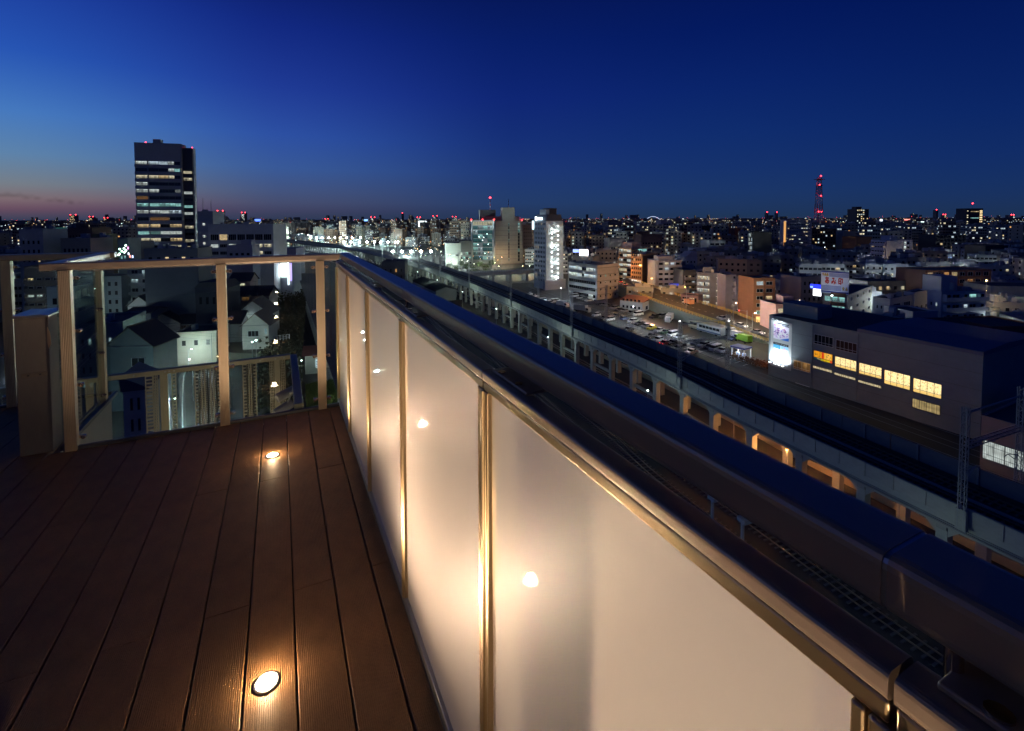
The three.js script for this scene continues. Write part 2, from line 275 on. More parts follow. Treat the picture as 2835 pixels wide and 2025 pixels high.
{
  // floor of the terrace and the building below it
  const S = (x0, x1, z0, z1, y0 = DECK - 0.4, y1 = DECK - 0.032) => boxFT(x0, x1, y0, y1, z0, z1);
  struct('terrace_slab', join([S(TX, 0.44, -3.9, 5), S(-7, TX, -5.04, 5)]), M.slab);
  struct('building_below', join([boxFT(TX + 0.02, 0.4, 0.02, DECK - 0.41, -3.84, 12), boxFT(-12, TX, 0.02, DECK - 0.41, -4.98, 12)]), wall([0.3, 0.28, 0.26]));
  struct('penthouse_wall', join([boxFT(-4.2, -3.9, DECK, DECK + 3.2, -2.2, 3.6), boxFT(-4.2, 0.5, DECK, DECK + 3.2, 3.3, 3.6)]), std([0.62, 0.58, 0.52], 0.8, { map: rep(grime, 0.5, 0.5) }));
  const curbs = thing('edge_trim', 'slim dark metal strip along the deck edge under the clear glass', 'edge trim', [0, DECK, 0]);
  mesh('trim_strip', rbox(1.66, 0.03, 0.03, 0.006, -0.43, 0.004, -3.93), M.trim, curbs);
  mesh('trim_strip', rbox(0.03, 0.03, 1.1, 0.006, TX + 0.03, 0.004, -4.5), M.trim, curbs);
  mesh('trim_strip', rbox(2.7, 0.03, 0.03, 0.006, -2.65, 0.004, -5.06), M.trim, curbs);

  // grooved deck boards, one by one
  const P = 0.1502, EDGE = 0.3216, L = 1.89, deck = struct('deck_floor', boxFT(-6.9, 0.4, DECK - 0.031, DECK - 0.028, -3.85, 4.6), M.groove);
  const boardGeo = (w, l) => {
    const n = Math.max(3, Math.round(w / 0.0061)), pts = [[-w / 2, -0.024], [w / 2, -0.024], [w / 2, -0.004], [w / 2 - 0.003, 0]];
    for (let i = n - 1; i > 0; i--) { const x = -w / 2 + 0.002 + (w - 0.004) * i / n; pts.push([x + 0.0012, 0], [x + 0.0006, -0.0014], [x - 0.0006, -0.0014], [x - 0.0012, 0]); }
    pts.push([-w / 2 + 0.003, 0], [-w / 2, -0.004]);
    const g = prism(pts, l); g.translate(0, 0, -l / 2);
    const p = g.attributes.position, uv = g.attributes.uv; for (let i = 0; i < p.count; i++) uv.setXY(i, p.getX(i), p.getZ(i));
    return g;
  };
  const cache = new Map(), bg = (w, l) => { const k = w.toFixed(3) + l.toFixed(3); if (!cache.has(k)) cache.set(k, boardGeo(w, l)); return cache.get(k); };
  for (let j = -1; j < 24; j++) {
    const x1 = Math.min(EDGE - P * j - 0.0025, 0.398), x0 = EDGE - P * (j + 1) + 0.0025, far = x1 < TX + 0.02 ? -5.04 : -3.905;
    let z = (j & 1 ? -2.02 : -2.965) - 3 * L;
    for (; z < 3.2; z += L) {
      const a = Math.max(z + 0.0015, far), b = Math.min(z + L - 0.0015, 3.2);
      if (b - a < 0.05) continue;
      const m = mesh('deck_board', bg(x1 - x0, Math.round((b - a) * 200) / 200), M.deck[Math.floor(rnd() * 3)], deck);
      m.position.set((x0 + x1) / 2, DECK + (rnd() - 0.5) * 0.0008, (a + b) / 2);
    }
  }

  // recessed deck lamps
  [[-3.262, 'farthest'], [-1.645, 'nearer, larger in view'], [-0.03, 'beneath the camera'], [1.2, 'behind'], [2.65, 'last behind']].forEach(([z, w], i) => {
    const t = thing('deck_lamp', ['round warm uplight set in the deck near the clear glass railing', 'round warm uplight glowing in the deck boards nearest the viewer', 'round warm uplight in the deck right under the camera', 'round warm uplight in the deck just behind the camera', 'round warm uplight at the rear end of the deck row'][i], 'deck lamp', [-0.065, DECK, z], 0, 'warm uplights set in a row in the deck');
    mesh('lamp_ring', new THREE.TorusGeometry(0.034, 0.004, 8, 32).rotateX(Math.PI / 2).translate(0, 0.002, 0), M.steel, t);
    mesh('lamp_lens', new THREE.SphereGeometry(0.03, 24, 8, 0, 6.2832, 0, 1.5708).scale(1, 0.28, 1).translate(0, 0.001, 0), M.lampGlow, t);
    const l = new THREE.SpotLight(new THREE.Color(1, 0.72, 0.47), 3.9, 0, 1.5, 0.5); l.name = 'lamp_light'; l.position.set(0, 0.018, 0); l.target.position.set(0, 2, 0); l.castShadow = true; l.shadow.radius = 0.7; t.add(l, l.target);
    const d = new THREE.PointLight(new THREE.Color(1, 0.68, 0.38), 0.2); d.name = 'lens_light'; d.position.set(0, 0.03, 0); d.castShadow = true; d.shadow.radius = 0.08; t.add(d);
  });
}

// clear glass railings -------------------------------------------------
const railBar = (L, w = 0.072, h = 0.047) => { const r = Math.min(0.011, h * 0.3), s = new THREE.Shape(); const a = w / 2, b = h; s.moveTo(-a + r, 0); s.lineTo(a - r, 0); s.quadraticCurveTo(a, 0, a, r); s.lineTo(a, b - r); s.quadraticCurveTo(a, b, a - r, b); s.lineTo(-a + r, b); s.quadraticCurveTo(-a, b, -a, b - r); s.lineTo(-a, r); s.quadraticCurveTo(-a, 0, -a + r, 0); const g = new THREE.ExtrudeGeometry(s, { depth: L, bevelEnabled: false, curveSegments: 4 }); return g.translate(0, 0, -L / 2); };
const ribbedPost = (w = 0.058, d = 0.05, h = 1.15) => { const pts = [[-w / 2, d / 2], [-w / 2, -d / 2], [w / 2, -d / 2], [w / 2, d / 2]]; for (let i = 6; i > 0; i--) { const x = -w / 2 + w * i / 7; pts.push([x + 0.0022, d / 2], [x, d / 2 - 0.0022], [x - 0.0022, d / 2]); } return prism(pts, h).rotateX(-Math.PI / 2).scale(1, 1, -1); };
function fixNormals(g) { g = g.toNonIndexed ? (g.index ? g.toNonIndexed() : g) : g; const p = g.attributes.position, c = p.array; for (let i = 0; i < p.count; i += 3) { for (let k = 0; k < 3; k++) { const t = c[(i + 1) * 3 + k]; c[(i + 1) * 3 + k] = c[(i + 2) * 3 + k]; c[(i + 2) * 3 + k] = t; } } g.computeVertexNormals(); return g; }
const postGeo = fixNormals(ribbedPost());
const clipGeo = join([rbox(0.03, 0.022, 0.016, 0.006, 0, 0, 0), new THREE.CylinderGeometry(0.0125, 0.0125, 0.02, 16).rotateX(Math.PI / 2).translate(0.01, 0, 0.006), new THREE.SphereGeometry(0.007, 10, 8).translate(0.01, 0, 0.016)]);
{
  const r = thing('glass_railing', 'clear glass railing with bronze posts along the far deck edge', 'railing', [0, DECK, -3.92]);
  mesh('handrail', railBar(1.755).rotateY(Math.PI / 2).translate(-0.457, 1.152, -0.025), M.rail, r);
  mesh('handrail_underside', boxFT(-1.16, 0.4, 1.143, 1.1515, -0.04, -0.02), M.steel, r);
  for (const x of [-1.216, -0.373, 0.276]) { const p = mesh('post', postGeo, M.bronze, r); p.position.set(x, 0, 0); }
  for (const [a, b] of [[-1.18, -0.405], [-0.34, 0.244], [0.308, 0.397]]) mesh('glass_pane', boxFT(a, b, 0.02, 1.135, -0.027, -0.0265), M.pane, r);
  for (const [x, s] of [[-1.17, 1], [-0.415, -1], [-0.33, 1], [0.234, -1], [0.318, 1]]) for (const y of [0.07, 0.41, 0.76, 1.1]) { const c = mesh('glass_clip', clipGeo, M.clip, r); c.position.set(x, y, -0.018); if (s < 0) c.rotation.z = Math.PI; }

  const q = thing('glass_railing', 'short clear glass side railing running back from the corner post', 'railing', [TX, DECK, -4.48]);
  mesh('handrail', railBar(1.06).translate(0, 1.152, 0), M.rail, q);
  mesh('handrail_underside', boxFT(-0.01, 0.01, 1.143, 1.1515, -0.5, 0.5), M.steel, q);
  for (const z of [-0.36]) { const p = mesh('post', postGeo, M.bronze, q); p.rotation.y = Math.PI / 2; p.position.set(0, 0, z); }
  for (const [a, b] of [[-0.32, 0.46]]) mesh('glass_pane', boxFT(0.006, 0.0065, 0.02, 1.135, a, b), M.pane, q);
  for (const y of [0.07, 0.41, 0.76, 1.1]) { const c = mesh('glass_clip', clipGeo, M.clip, q); c.rotation.y = Math.PI / 2; c.position.set(0.01, y, -0.31); }

  const l = thing('glass_railing', 'clear glass railing further back at the left of the terrace', 'railing', [0, DECK, -5.06]);
  mesh('handrail', railBar(2.7).rotateY(Math.PI / 2).translate(-2.59, 1.152, 0), M.rail, l);
  mesh('handrail_underside', boxFT(-3.9, -1.28, 1.143, 1.1515, -0.04, -0.02), M.steel, l);
  for (const x of [-1.915, -2.75, -3.6]) { const p = mesh('post', postGeo, M.bronze, l); p.position.set(x, 0, 0); }
  for (const [a, b] of [[-1.88, -1.31], [-2.715, -1.95], [-3.57, -2.785]]) mesh('glass_pane', boxFT(a, b, 0.02, 1.135, -0.027, -0.0265), M.pane, l);
  for (const [x, s] of [[-1.87, 1], [-1.96, -1]]) for (const y of [0.07, 0.41, 0.76, 1.1]) { const c = mesh('glass_clip', clipGeo, M.clip, l); c.position.set(x, y, -0.018); if (s < 0) c.rotation.z = Math.PI; }
}

// the grey boxed column by the corner post --------------------------------
{
  const c = thing('boxed_column', 'grey waist-high boxed column beside the left corner post', 'column', [-1.392, DECK, -4.06]);
  const skin = std([0.17, 0.155, 0.14], 0.8, { map: rep(grime, 2, 2), bumpMap: rep(speckle, 4, 4), bumpScale: 0.0012 });
  mesh('shaft', rbox(0.158, 0.86, 0.24, 0.004, 0, 0.431, 0), skin, c);
  mesh('cap_plate', prism([[-0.084, 0], [0.084, 0], [0.084, 0.012], [0.04, 0.02], [-0.03, 0.016], [-0.084, 0.022]], 0.26).translate(0, 0.862, -0.13), M.steel, c);
  const sc = mesh('old_bracket_scar', rbox(0.12, 0.026, 0.006, 0.002, 0.005, 0.505, 0.1205), std([0.17, 0.14, 0.11], 0.9), c);
  for (const x of [-0.022, 0.034]) mesh('bolt', new THREE.CylinderGeometry(0.006, 0.006, 0.008, 10).rotateX(Math.PI / 2).translate(x, 0.505, 0.125), std([0.03, 0.03, 0.03], 0.4), sc);
  mesh('torn_tape', prism([[0, 0], [0.012, 0.03], [0.008, 0.1], [-0.004, 0.14], [-0.006, 0.04]], 0.004).translate(0.078, 0.66, 0.119), std([0.5, 0.36, 0.22], 0.9), c);
}

// the frosted parapet on the right ------------------------------------
{
  const t = thing('frosted_parapet', 'long parapet of frosted white panels with a bronze handrail', 'parapet', [0.41, DECK, 0]);
  const Z = [-4.0, -3.335, -2.552, -1.768, -0.967, -0.18, 0.61, 1.4, 2.2, 3.0];
  for (let i = 0; i + 1 < Z.length; i++) mesh('panel', boxFT(0, 0.012, 0.035, 1.0895, Z[i] + 0.012, Z[i + 1] - 0.012), M.frosted, t);
  for (const z of Z) {
    const mu = mesh('mullion', join([rbox(0.03, 1.06, 0.03, 0.004, 0.002, 0.56, z), rbox(0.022, 1.06, 0.011, 0.003, -0.001, 0.56, z - 0.022), rbox(0.022, 1.06, 0.011, 0.003, -0.001, 0.56, z + 0.022)]), M.gold, t);
    mesh('bead', new THREE.CylinderGeometry(0.0035, 0.0035, 1.06, 10).translate(-0.0135, 0.56, z + 0.008), M.gold, mu);
  }
  for (let i = 0; i + 1 < Z.length; i++) {
    const L = Z[i + 1] - Z[i] - 0.004, z = (Z[i] + Z[i + 1]) / 2;
    mesh('cap_rail', railBar(L, 0.036, 0.023).translate(0.0065, 1.109, z), M.railDark, t);
    mesh('glazing_bead', rbox(0.026, 0.0185, L, 0.003, 0.004, 1.099, z), M.gold, t);
    mesh('base_rail', rbox(0.032, 0.034, L, 0.003, 0.004, 0.02, z), M.steel, t);
    const br = mesh('bracket', join([rbox(0.05, 0.006, 0.16, 0.002, 0.03, 1.136, Z[i] + 0.1), rbox(0.006, 0.02, 0.16, 0.002, 0.05, 1.143, Z[i] + 0.1)]), M.railDark, t);
    for (const dz of [0.05, 0.13]) mesh('bolt', new THREE.CylinderGeometry(0.008, 0.008, 0.008, 12).translate(0.014, 1.137, Z[i] + dz), M.clip, br);
  }
  for (const [a, b] of [[-3.985, -1.853], [-1.849, -0.203], [-0.199, 3.0]]) mesh('handrail', railBar(b - a).translate(0.055, 1.153, (a + b) / 2), M.railDark, t);
  for (const z of [-1.851, -0.201]) mesh('joint_collar', railBar(0.012, 0.0705, 0.0455).translate(0.055, 1.1537, z), M.steel, t);
  for (const z of [-1.83, -0.16]) mesh('support_pin', new THREE.CylinderGeometry(0.006, 0.006, 0.04, 10).translate(0.03, 1.14, z), M.clip, t);
}

// the camera's tripod: out of frame, its leg shades the nearest panel ------
{
  const t = thing('tripod', 'black camera tripod standing on the deck below the viewpoint', 'tripod', [0, DECK, 0]);
  const blk = std([0.03, 0.03, 0.03], 0.5), top = V(0, 1.18, 0);
  mesh('centre_column', rod(V(0, 0.9, 0), V(0, 1.3, 0), 0.016), blk, t);
  mesh('head', rbox(0.07, 0.05, 0.07, 0.01, 0, 1.31, 0), blk, t);
  for (const a of [[0.2, -0.39, 0.03, -0.16], [-0.5, -0.06, -0.035, -0.01], [0.02, 0.52, 0, 0.04]]) mesh('leg', rod(V(a[0], 0.005, a[1]), V(a[2], 1.18, a[3]), 0.034, 0.03, 10), blk, t);
  mesh('shoulder', rbox(0.09, 0.05, 0.34, 0.01, 0, 1.19, -0.04), blk, t);
}

// the service frame outside the railing -----------------------------------
{
  const f = thing('service_frame', 'beige metal service frame with perforated channels outside the glass', 'metal frame', [0, DECK, -5.5]);
  const skin = std([0.4, 0.35, 0.28], 0.6, { metalness: 0.2, map: rep(grime, 1.5, 1.5) });
  const beam = mesh('beam', rbox(3.6, 0.045, 0.06, 0.004, -1.72, 0.02, 0), skin, f);
  for (const x of [-0.97, -0.93, -1.0, -0.62, -0.2, -0.06, 0.02, -1.24, -1.5]) mesh('bolt', new THREE.CylinderGeometry(0.008, 0.009, 0.008, 10).rotateX(Math.PI / 2).translate(x, 0.02, 0.033), M.steel, beam);
  mesh('side_beam', rbox(0.065, 0.05, 1.5, 0.004, 0.11, 0.022, 0.78), skin, f);
  const ladder = (x, w, n = 64, rows = 1) => {                             // perforated channel: stiles and rungs, real holes
    const g = [], H = 2.2;
    for (let k = 0; k <= rows; k++) g.push(boxFT(x + w * k / rows - 0.004, x + w * k / rows + 0.004, -H, -0.004, -0.004, 0.004));
    for (let i = 0; i < n * rows; i++) g.push(boxFT(x, x + w, -H * i / (n * rows) - 0.017 / rows, -H * i / (n * rows) - 0.004 / rows, -0.0035, 0.0035));
    return mesh('perforated_channel', join(g), skin, f);
  };
  const flat = (x, w) => mesh('upright', rbox(w, 2.2, 0.03, 0.003, x + w / 2, -1.105, -0.005), skin, f);
  ladder(-1.16, 0.055); ladder(-1.1, 0.03, 40, 2); flat(-1.05, 0.062); ladder(-0.955, 0.03); 
  ladder(-0.77, 0.03); ladder(-0.74, 0.075, 40, 3); ladder(-0.665, 0.075, 40, 3); ladder(-0.59, 0.028);
  ladder(-0.36, 0.035); ladder(-0.325, 0.055, 40, 3); ladder(-0.27, 0.028);
  ladder(-0.115, 0.03, 40, 2); flat(-0.075, 0.055); ladder(-0.01, 0.035, 40, 2);
  ladder(-1.62, 0.1, 40, 4); ladder(-1.5, 0.03); ladder(-2.05, 0.06, 40, 2); ladder(-2.15, 0.03); flat(-2.3, 0.06); ladder(-2.45, 0.06, 40, 2);
  const fl = thing('facade_lamp', 'warm wall lamp on the facade just under the deck edge', 'wall lamp', [-0.55, DECK - 0.62, -4.35]);
  mesh('bracket', rbox(0.08, 0.08, 0.5, 0.01, 0, 0, 0.26), M.steel, fl); mesh('lamp_globe', new THREE.SphereGeometry(0.07, 14, 10), glow([1, 0.78, 0.45], 12), fl); const fll = new THREE.PointLight(new THREE.Color(1, 0.76, 0.44), 1.1); fll.castShadow = true; fll.shadow.radius = 3.6; fl.add(fll);
  // twin floodlight heads, unlit
  for (const [i, [x, y, z, a]] of [[0.02, -0.17, 0.62, 0.5], [0.0, -0.29, 0.66, 0.75]].entries()) {
    const s = thing('floodlight', i ? 'lower of two unlit grey cylinder floodlights outside the glass' : 'upper of two unlit grey cylinder floodlights outside the glass', 'floodlight', [x, DECK + y, -5.5 + z], 0, 'floodlight pair');
    const can = mesh('can', new THREE.LatheGeometry([[0.001, -0.09], [0.04, -0.09], [0.043, -0.08], [0.043, 0.07], [0.04, 0.078], [0.034, 0.078], [0.032, 0.06], [0.001, 0.06]].map(([r, h]) => new THREE.Vector2(r, h)), 24), std([0.3, 0.28, 0.3], 0.5), s);
    can.rotation.z = Math.PI / 2 + a * 0.5; can.rotation.y = 0.35;
    mesh('bracket', bar(V(0.02, 0, 0), V(0.09, 0.06 + 0.12 * i, 0.0), 0.014), M.steel, s);
    mesh('knuckle', new THREE.SphereGeometry(0.02, 12, 8).translate(0.075, 0.04 + 0.1 * i, 0), M.steel, s);
  }
}
// ---------------------------------------------------------------- ground, viaduct, tracks
struct('ground', new THREE.CircleGeometry(9500, 96).rotateX(-Math.PI / 2), std([0.055, 0.056, 0.06], 0.92, { map: rep(grime, 400, 400) }));
const EDGEPTS = [[62.2, 12], [62.4, -6], [62.6, -18], [63.1, -26], [64.1, -36], [65.9, -55], [67.8, -66], [69.8, -84], [72, -114], [73.6, -130], [76, -156], [79.6, -208], [81.3, -256], [82.2, -305], [81.9, -362], [79, -408], [68.6, -518], [45, -612], [20, -708], [-12, -820]].map(([x, z]) => V(x, 0, z));
const edgeCurve = new THREE.CatmullRomCurve3(EDGEPTS, false, 'centripetal');
const LEN = edgeCurve.getLength(), S0 = (s) => { const u = Math.min(1, Math.max(0, s / LEN)), p = edgeCurve.getPointAt(u), t = edgeCurve.getTangentAt(u); return { p, t, n: V(-t.z, 0, t.x) }; };   // n points away from the terrace
const along = (s, off, y) => { const k = S0(s); return k.p.clone().addScaledVector(k.n, off).setY(y); };
const turnAt = (s) => { const t = S0(s).t; return Math.atan2(-t.z, t.x); };
function ribbon(off0, off1, y0, y1, s0, s1, step = 4) {             // a long box following the line
  const P = [], N = Math.ceil((s1 - s0) / step), pos = [], idx = [], uv = [];
  for (let i = 0; i <= N; i++) { const s = s0 + (s1 - s0) * i / N; for (const [o, y] of [[off0, y0], [off1, y0], [off1, y1], [off0, y1]]) { const p = along(s, o, y); pos.push(p.x, p.y, p.z); uv.push(s * 0.5, (o + y) * 0.5); } }
  for (let i = 0; i < N; i++) for (let k = 0; k < 4; k++) { const a = i * 4 + k, b = i * 4 + (k + 1) % 4, c = a + 4, d = b + 4; idx.push(a, c, b, b, c, d); }
  idx.push(0, 1, 2, 0, 2, 3); const e = N * 4; idx.push(e, e + 2, e + 1, e, e + 3, e + 2);
  let g = new THREE.BufferGeometry(); g.setAttribute('position', new THREE.Float32BufferAttribute(pos, 3)); g.setAttribute('uv', new THREE.Float32BufferAttribute(uv, 2)); g.setIndex(idx); g = g.toNonIndexed(); g.computeVertexNormals(); return g;
}
{
  const v = thing('railway_viaduct', 'long curving concrete railway viaduct with many columns and dark tracks', 'viaduct');
  const con = wall([0.4, 0.41, 0.38], 0.25), con2 = wall([0.34, 0.35, 0.33], 0.25), barrier = wall([0.16, 0.17, 0.19], 0.3), railM = std([0.25, 0.2, 0.17], 0.35, { metalness: 0.8 }), ballast = std([0.05, 0.047, 0.045], 0.95, { bumpMap: rep(speckle, 4, 4), bumpScale: 0.05 });
  mesh('deck_slab', ribbon(0.25, 10.2, 8.6, 9.4, 0, LEN - 5), con, v);
  mesh('edge_girder', ribbon(0.05, 0.9, 8.05, 8.6, 0, LEN - 5), con2, v);
  mesh('drain_pipe', ribbon(-0.12, 0.04, 8.35, 8.5, 0, LEN - 5), clutter[1], v);
  mesh('ballast', ribbon(0.6, 9.8, 9.4, 9.62, 0, LEN - 5), ballast, v);
  mesh('girder_far', ribbon(9.4, 10.2, 8.0, 8.6, 0, LEN - 5), con2, v).name = 'edge_girder';
  for (const c of [3.1, 7.2]) {
    for (const d of [-0.53, 0.53]) mesh('rail', ribbon(c + d - 0.04, c + d + 0.04, 9.76, 9.92, 0, LEN - 8), railM, v);
    const g = []; for (let s = 2; s < 190; s += 0.75) { const b = box(2.3, 0.14, 0.24); b.rotateY(turnAt(s) + Math.PI / 2).translate(...along(s, c, 9.68).toArray()); g.push(b); }
    const sl = mesh('sleeper', join(g), std([0.1, 0.095, 0.09], 0.9), v); sl.userData.kind = 'stuff';
  }
  mesh('cable_trough', ribbon(4.9, 5.3, 9.62, 9.8, 0, LEN - 8), con2, v);
  // parapet panels (near side) and sound barrier panels (far side), one by one as far as they can be told apart
  const L = 3.2, pg = join([box(L - 0.06, 1.55, 0.22), box(0.2, 1.62, 0.12, -L / 2 + 0.1, 0, -0.13)]), bgm = join([box(L - 0.06, 2.1, 0.14)]), pgm = [con, wall([0.37, 0.38, 0.36], 0.25), wall([0.43, 0.43, 0.4], 0.25)];
  let s = 1;
  for (let i = 0; i < 125; i++, s += L) {
    const m = mesh('parapet_panel', pg, pgm[Math.floor(rnd() * 3)], v); m.position.copy(along(s, 0.13, 10.2)); m.rotation.y = turnAt(s) + Math.PI;
    m.rotation.y = turnAt(s); 
    const q = mesh('barrier_panel', bgm, barrier, v); q.position.copy(along(s, 10.1, 10.5)); q.rotation.y = turnAt(s);
    if (i % 2 === 0) { const p = mesh('barrier_post', box(0.2, 2.25, 0.24), clutter[1], v); p.position.copy(along(s - L / 2, 9.98, 10.55)); p.rotation.y = turnAt(s); }
  }
  mesh('parapet_far_run', ribbon(0.02, 0.24, 9.42, 10.97, s - L / 2, LEN - 6), con, v).name = 'parapet_run';
  mesh('barrier_run', ribbon(10.03, 10.17, 9.45, 11.5, s - L / 2, LEN - 6), barrier, v);
  mesh('coping', ribbon(-0.02, 0.28, 10.98, 11.06, 0, LEN - 6), con2, v);
  // bents: two columns, a cross beam with haunches
  const colG = box(1.05, 7.4, 1.05, 0, 3.7, 0), capG = join([boxFT(-0.55, 0.55, 7.4, 8.04, -0.3, 9.2)]), hau = prism([[0, 0], [1.3, 0], [0, -1.3]], 0.9).translate(0, 0, -0.45);
  for (let k = 0, q = 3; q < LEN - 20; k++, q += 8.4) {
    const t = turnAt(q);
    for (const o of [1.1, 8.9]) { const c = mesh('column', colG, k % 3 ? con : con2, v); c.position.copy(along(q, o, 0)); c.rotation.y = t; }
    const c = mesh('cross_beam', join([box(0.9, 0.7, 8.9)]), con2, v); c.position.copy(along(q, 5.0, 7.68)); c.rotation.y = t;
    if (q < 260) { const h1 = mesh('haunch', hau, con, v); h1.position.copy(along(q, 1.1, 8.04)).add(V(0, 0, 0)); h1.rotation.y = t; h1.translateX(0.53); const h2 = mesh('haunch', hau, con, v); h2.position.copy(along(q, 1.1, 8.04)); h2.rotation.y = t + Math.PI; h2.translateX(0.53); }
    if (k % 2 === 0 && q < 330) { const w = mesh('strut_beam', box(8.4, 0.6, 0.5), con2, v); w.position.copy(along(q + 4.2, 1.3, 3.6)); w.rotation.y = t; }
  }
}
// catenary portals over the viaduct
{
  const steel = std([0.3, 0.32, 0.33], 0.5, { metalness: 0.4 });
  const lattice = (h, w = 0.5) => { const g = []; for (const [x, z] of [[-1, -1], [1, -1], [1, 1], [-1, 1]]) g.push(boxFT(x * w / 2 - 0.04, x * w / 2 + 0.04, 0, h, z * w / 2 - 0.04, z * w / 2 + 0.04)); const n = Math.round(h / 0.6); for (let i = 0; i < n; i++) { const a = h * i / n, b = h * (i + 1) / n, s = i % 2 ? 1 : -1; for (const z of [-w / 2, w / 2]) { g.push(bar(V(-s * w / 2, a, z), V(s * w / 2, b, z), 0.045)); g.push(bar(V(z, a, -s * w / 2), V(z, b, s * w / 2), 0.045)); } } return join(g); };
  const mast = lattice(12.6), beamG = lattice(10.2, 0.42).rotateX(Math.PI / 2);
  const arm = join([bar(V(0, 0, 0), V(0, 0.5, 2.2), 0.06), bar(V(0, -0.7, 0.1), V(0, 0.5, 2.2), 0.06), bar(V(0, 0.5, 2.2), V(0, 0.3, 2.9), 0.05), new THREE.CylinderGeometry(0.1, 0.1, 0.4, 8).rotateX(1.2).translate(0, 0.03, 0.25)]);
  const spots = [34.5, 78, 121, 168, 220, 270, 320, 372, 424];
  const proto = thing('catenary_portal', '', 'catenary mast', [0, 0, 0], 0, 'overhead line portals on the viaduct');
  mesh('mast', mast, steel, proto).position.set(0, 9.0, -0.35);
  mesh('mast', mast, steel, proto).position.set(0, 9.6, 10.7);
  mesh('cross_truss', beamG, steel, proto).position.set(0, 17.6, 0.1);
  mesh('top_wire_beam', bar(V(0, 21, 0), V(0, 21.2, 10.5), 0.14), steel, proto);
  for (const [y, z, f] of [[14.6, -0.1, 1], [14.6, 10.4, -1]]) { const m = mesh('cantilever_arm', arm, clutter[0], proto); m.position.set(0, y, z); m.rotation.y = f > 0 ? 0 : Math.PI; }
  mesh('mast_bracket', join([box(0.9, 2.2, 0.5, 0, 9.9, -0.35)]), wall([0.36, 0.37, 0.35], 0.25), proto);
  const ord = ['nearest', 'second', 'third', 'fourth', 'fifth', 'sixth', 'seventh', 'eighth', 'ninth'];
  spots.forEach((s, i) => { const t = i ? copyThing(proto) : proto; t.position.copy(along(s, 0, 0)); t.rotation.y = turnAt(s); t.userData.label = `${ord[i]} lattice overhead-line portal along the railway viaduct`; });
  // overhead wires
  const wires = thing('overhead_wire', 'thin overhead contact wires hung above the viaduct tracks', 'wire');
  for (const [o, y] of [[3.1, 15.2], [7.2, 15.2]]) { mesh('contact_wire', ribbon(o - 0.02, o + 0.02, y - 0.6, y - 0.56, 10, 430, 12), clutter[1], wires); mesh('messenger_wire', ribbon(o - 0.02, o + 0.02, y + 0.4, y + 0.44, 10, 430, 12), clutter[1], wires); }
}
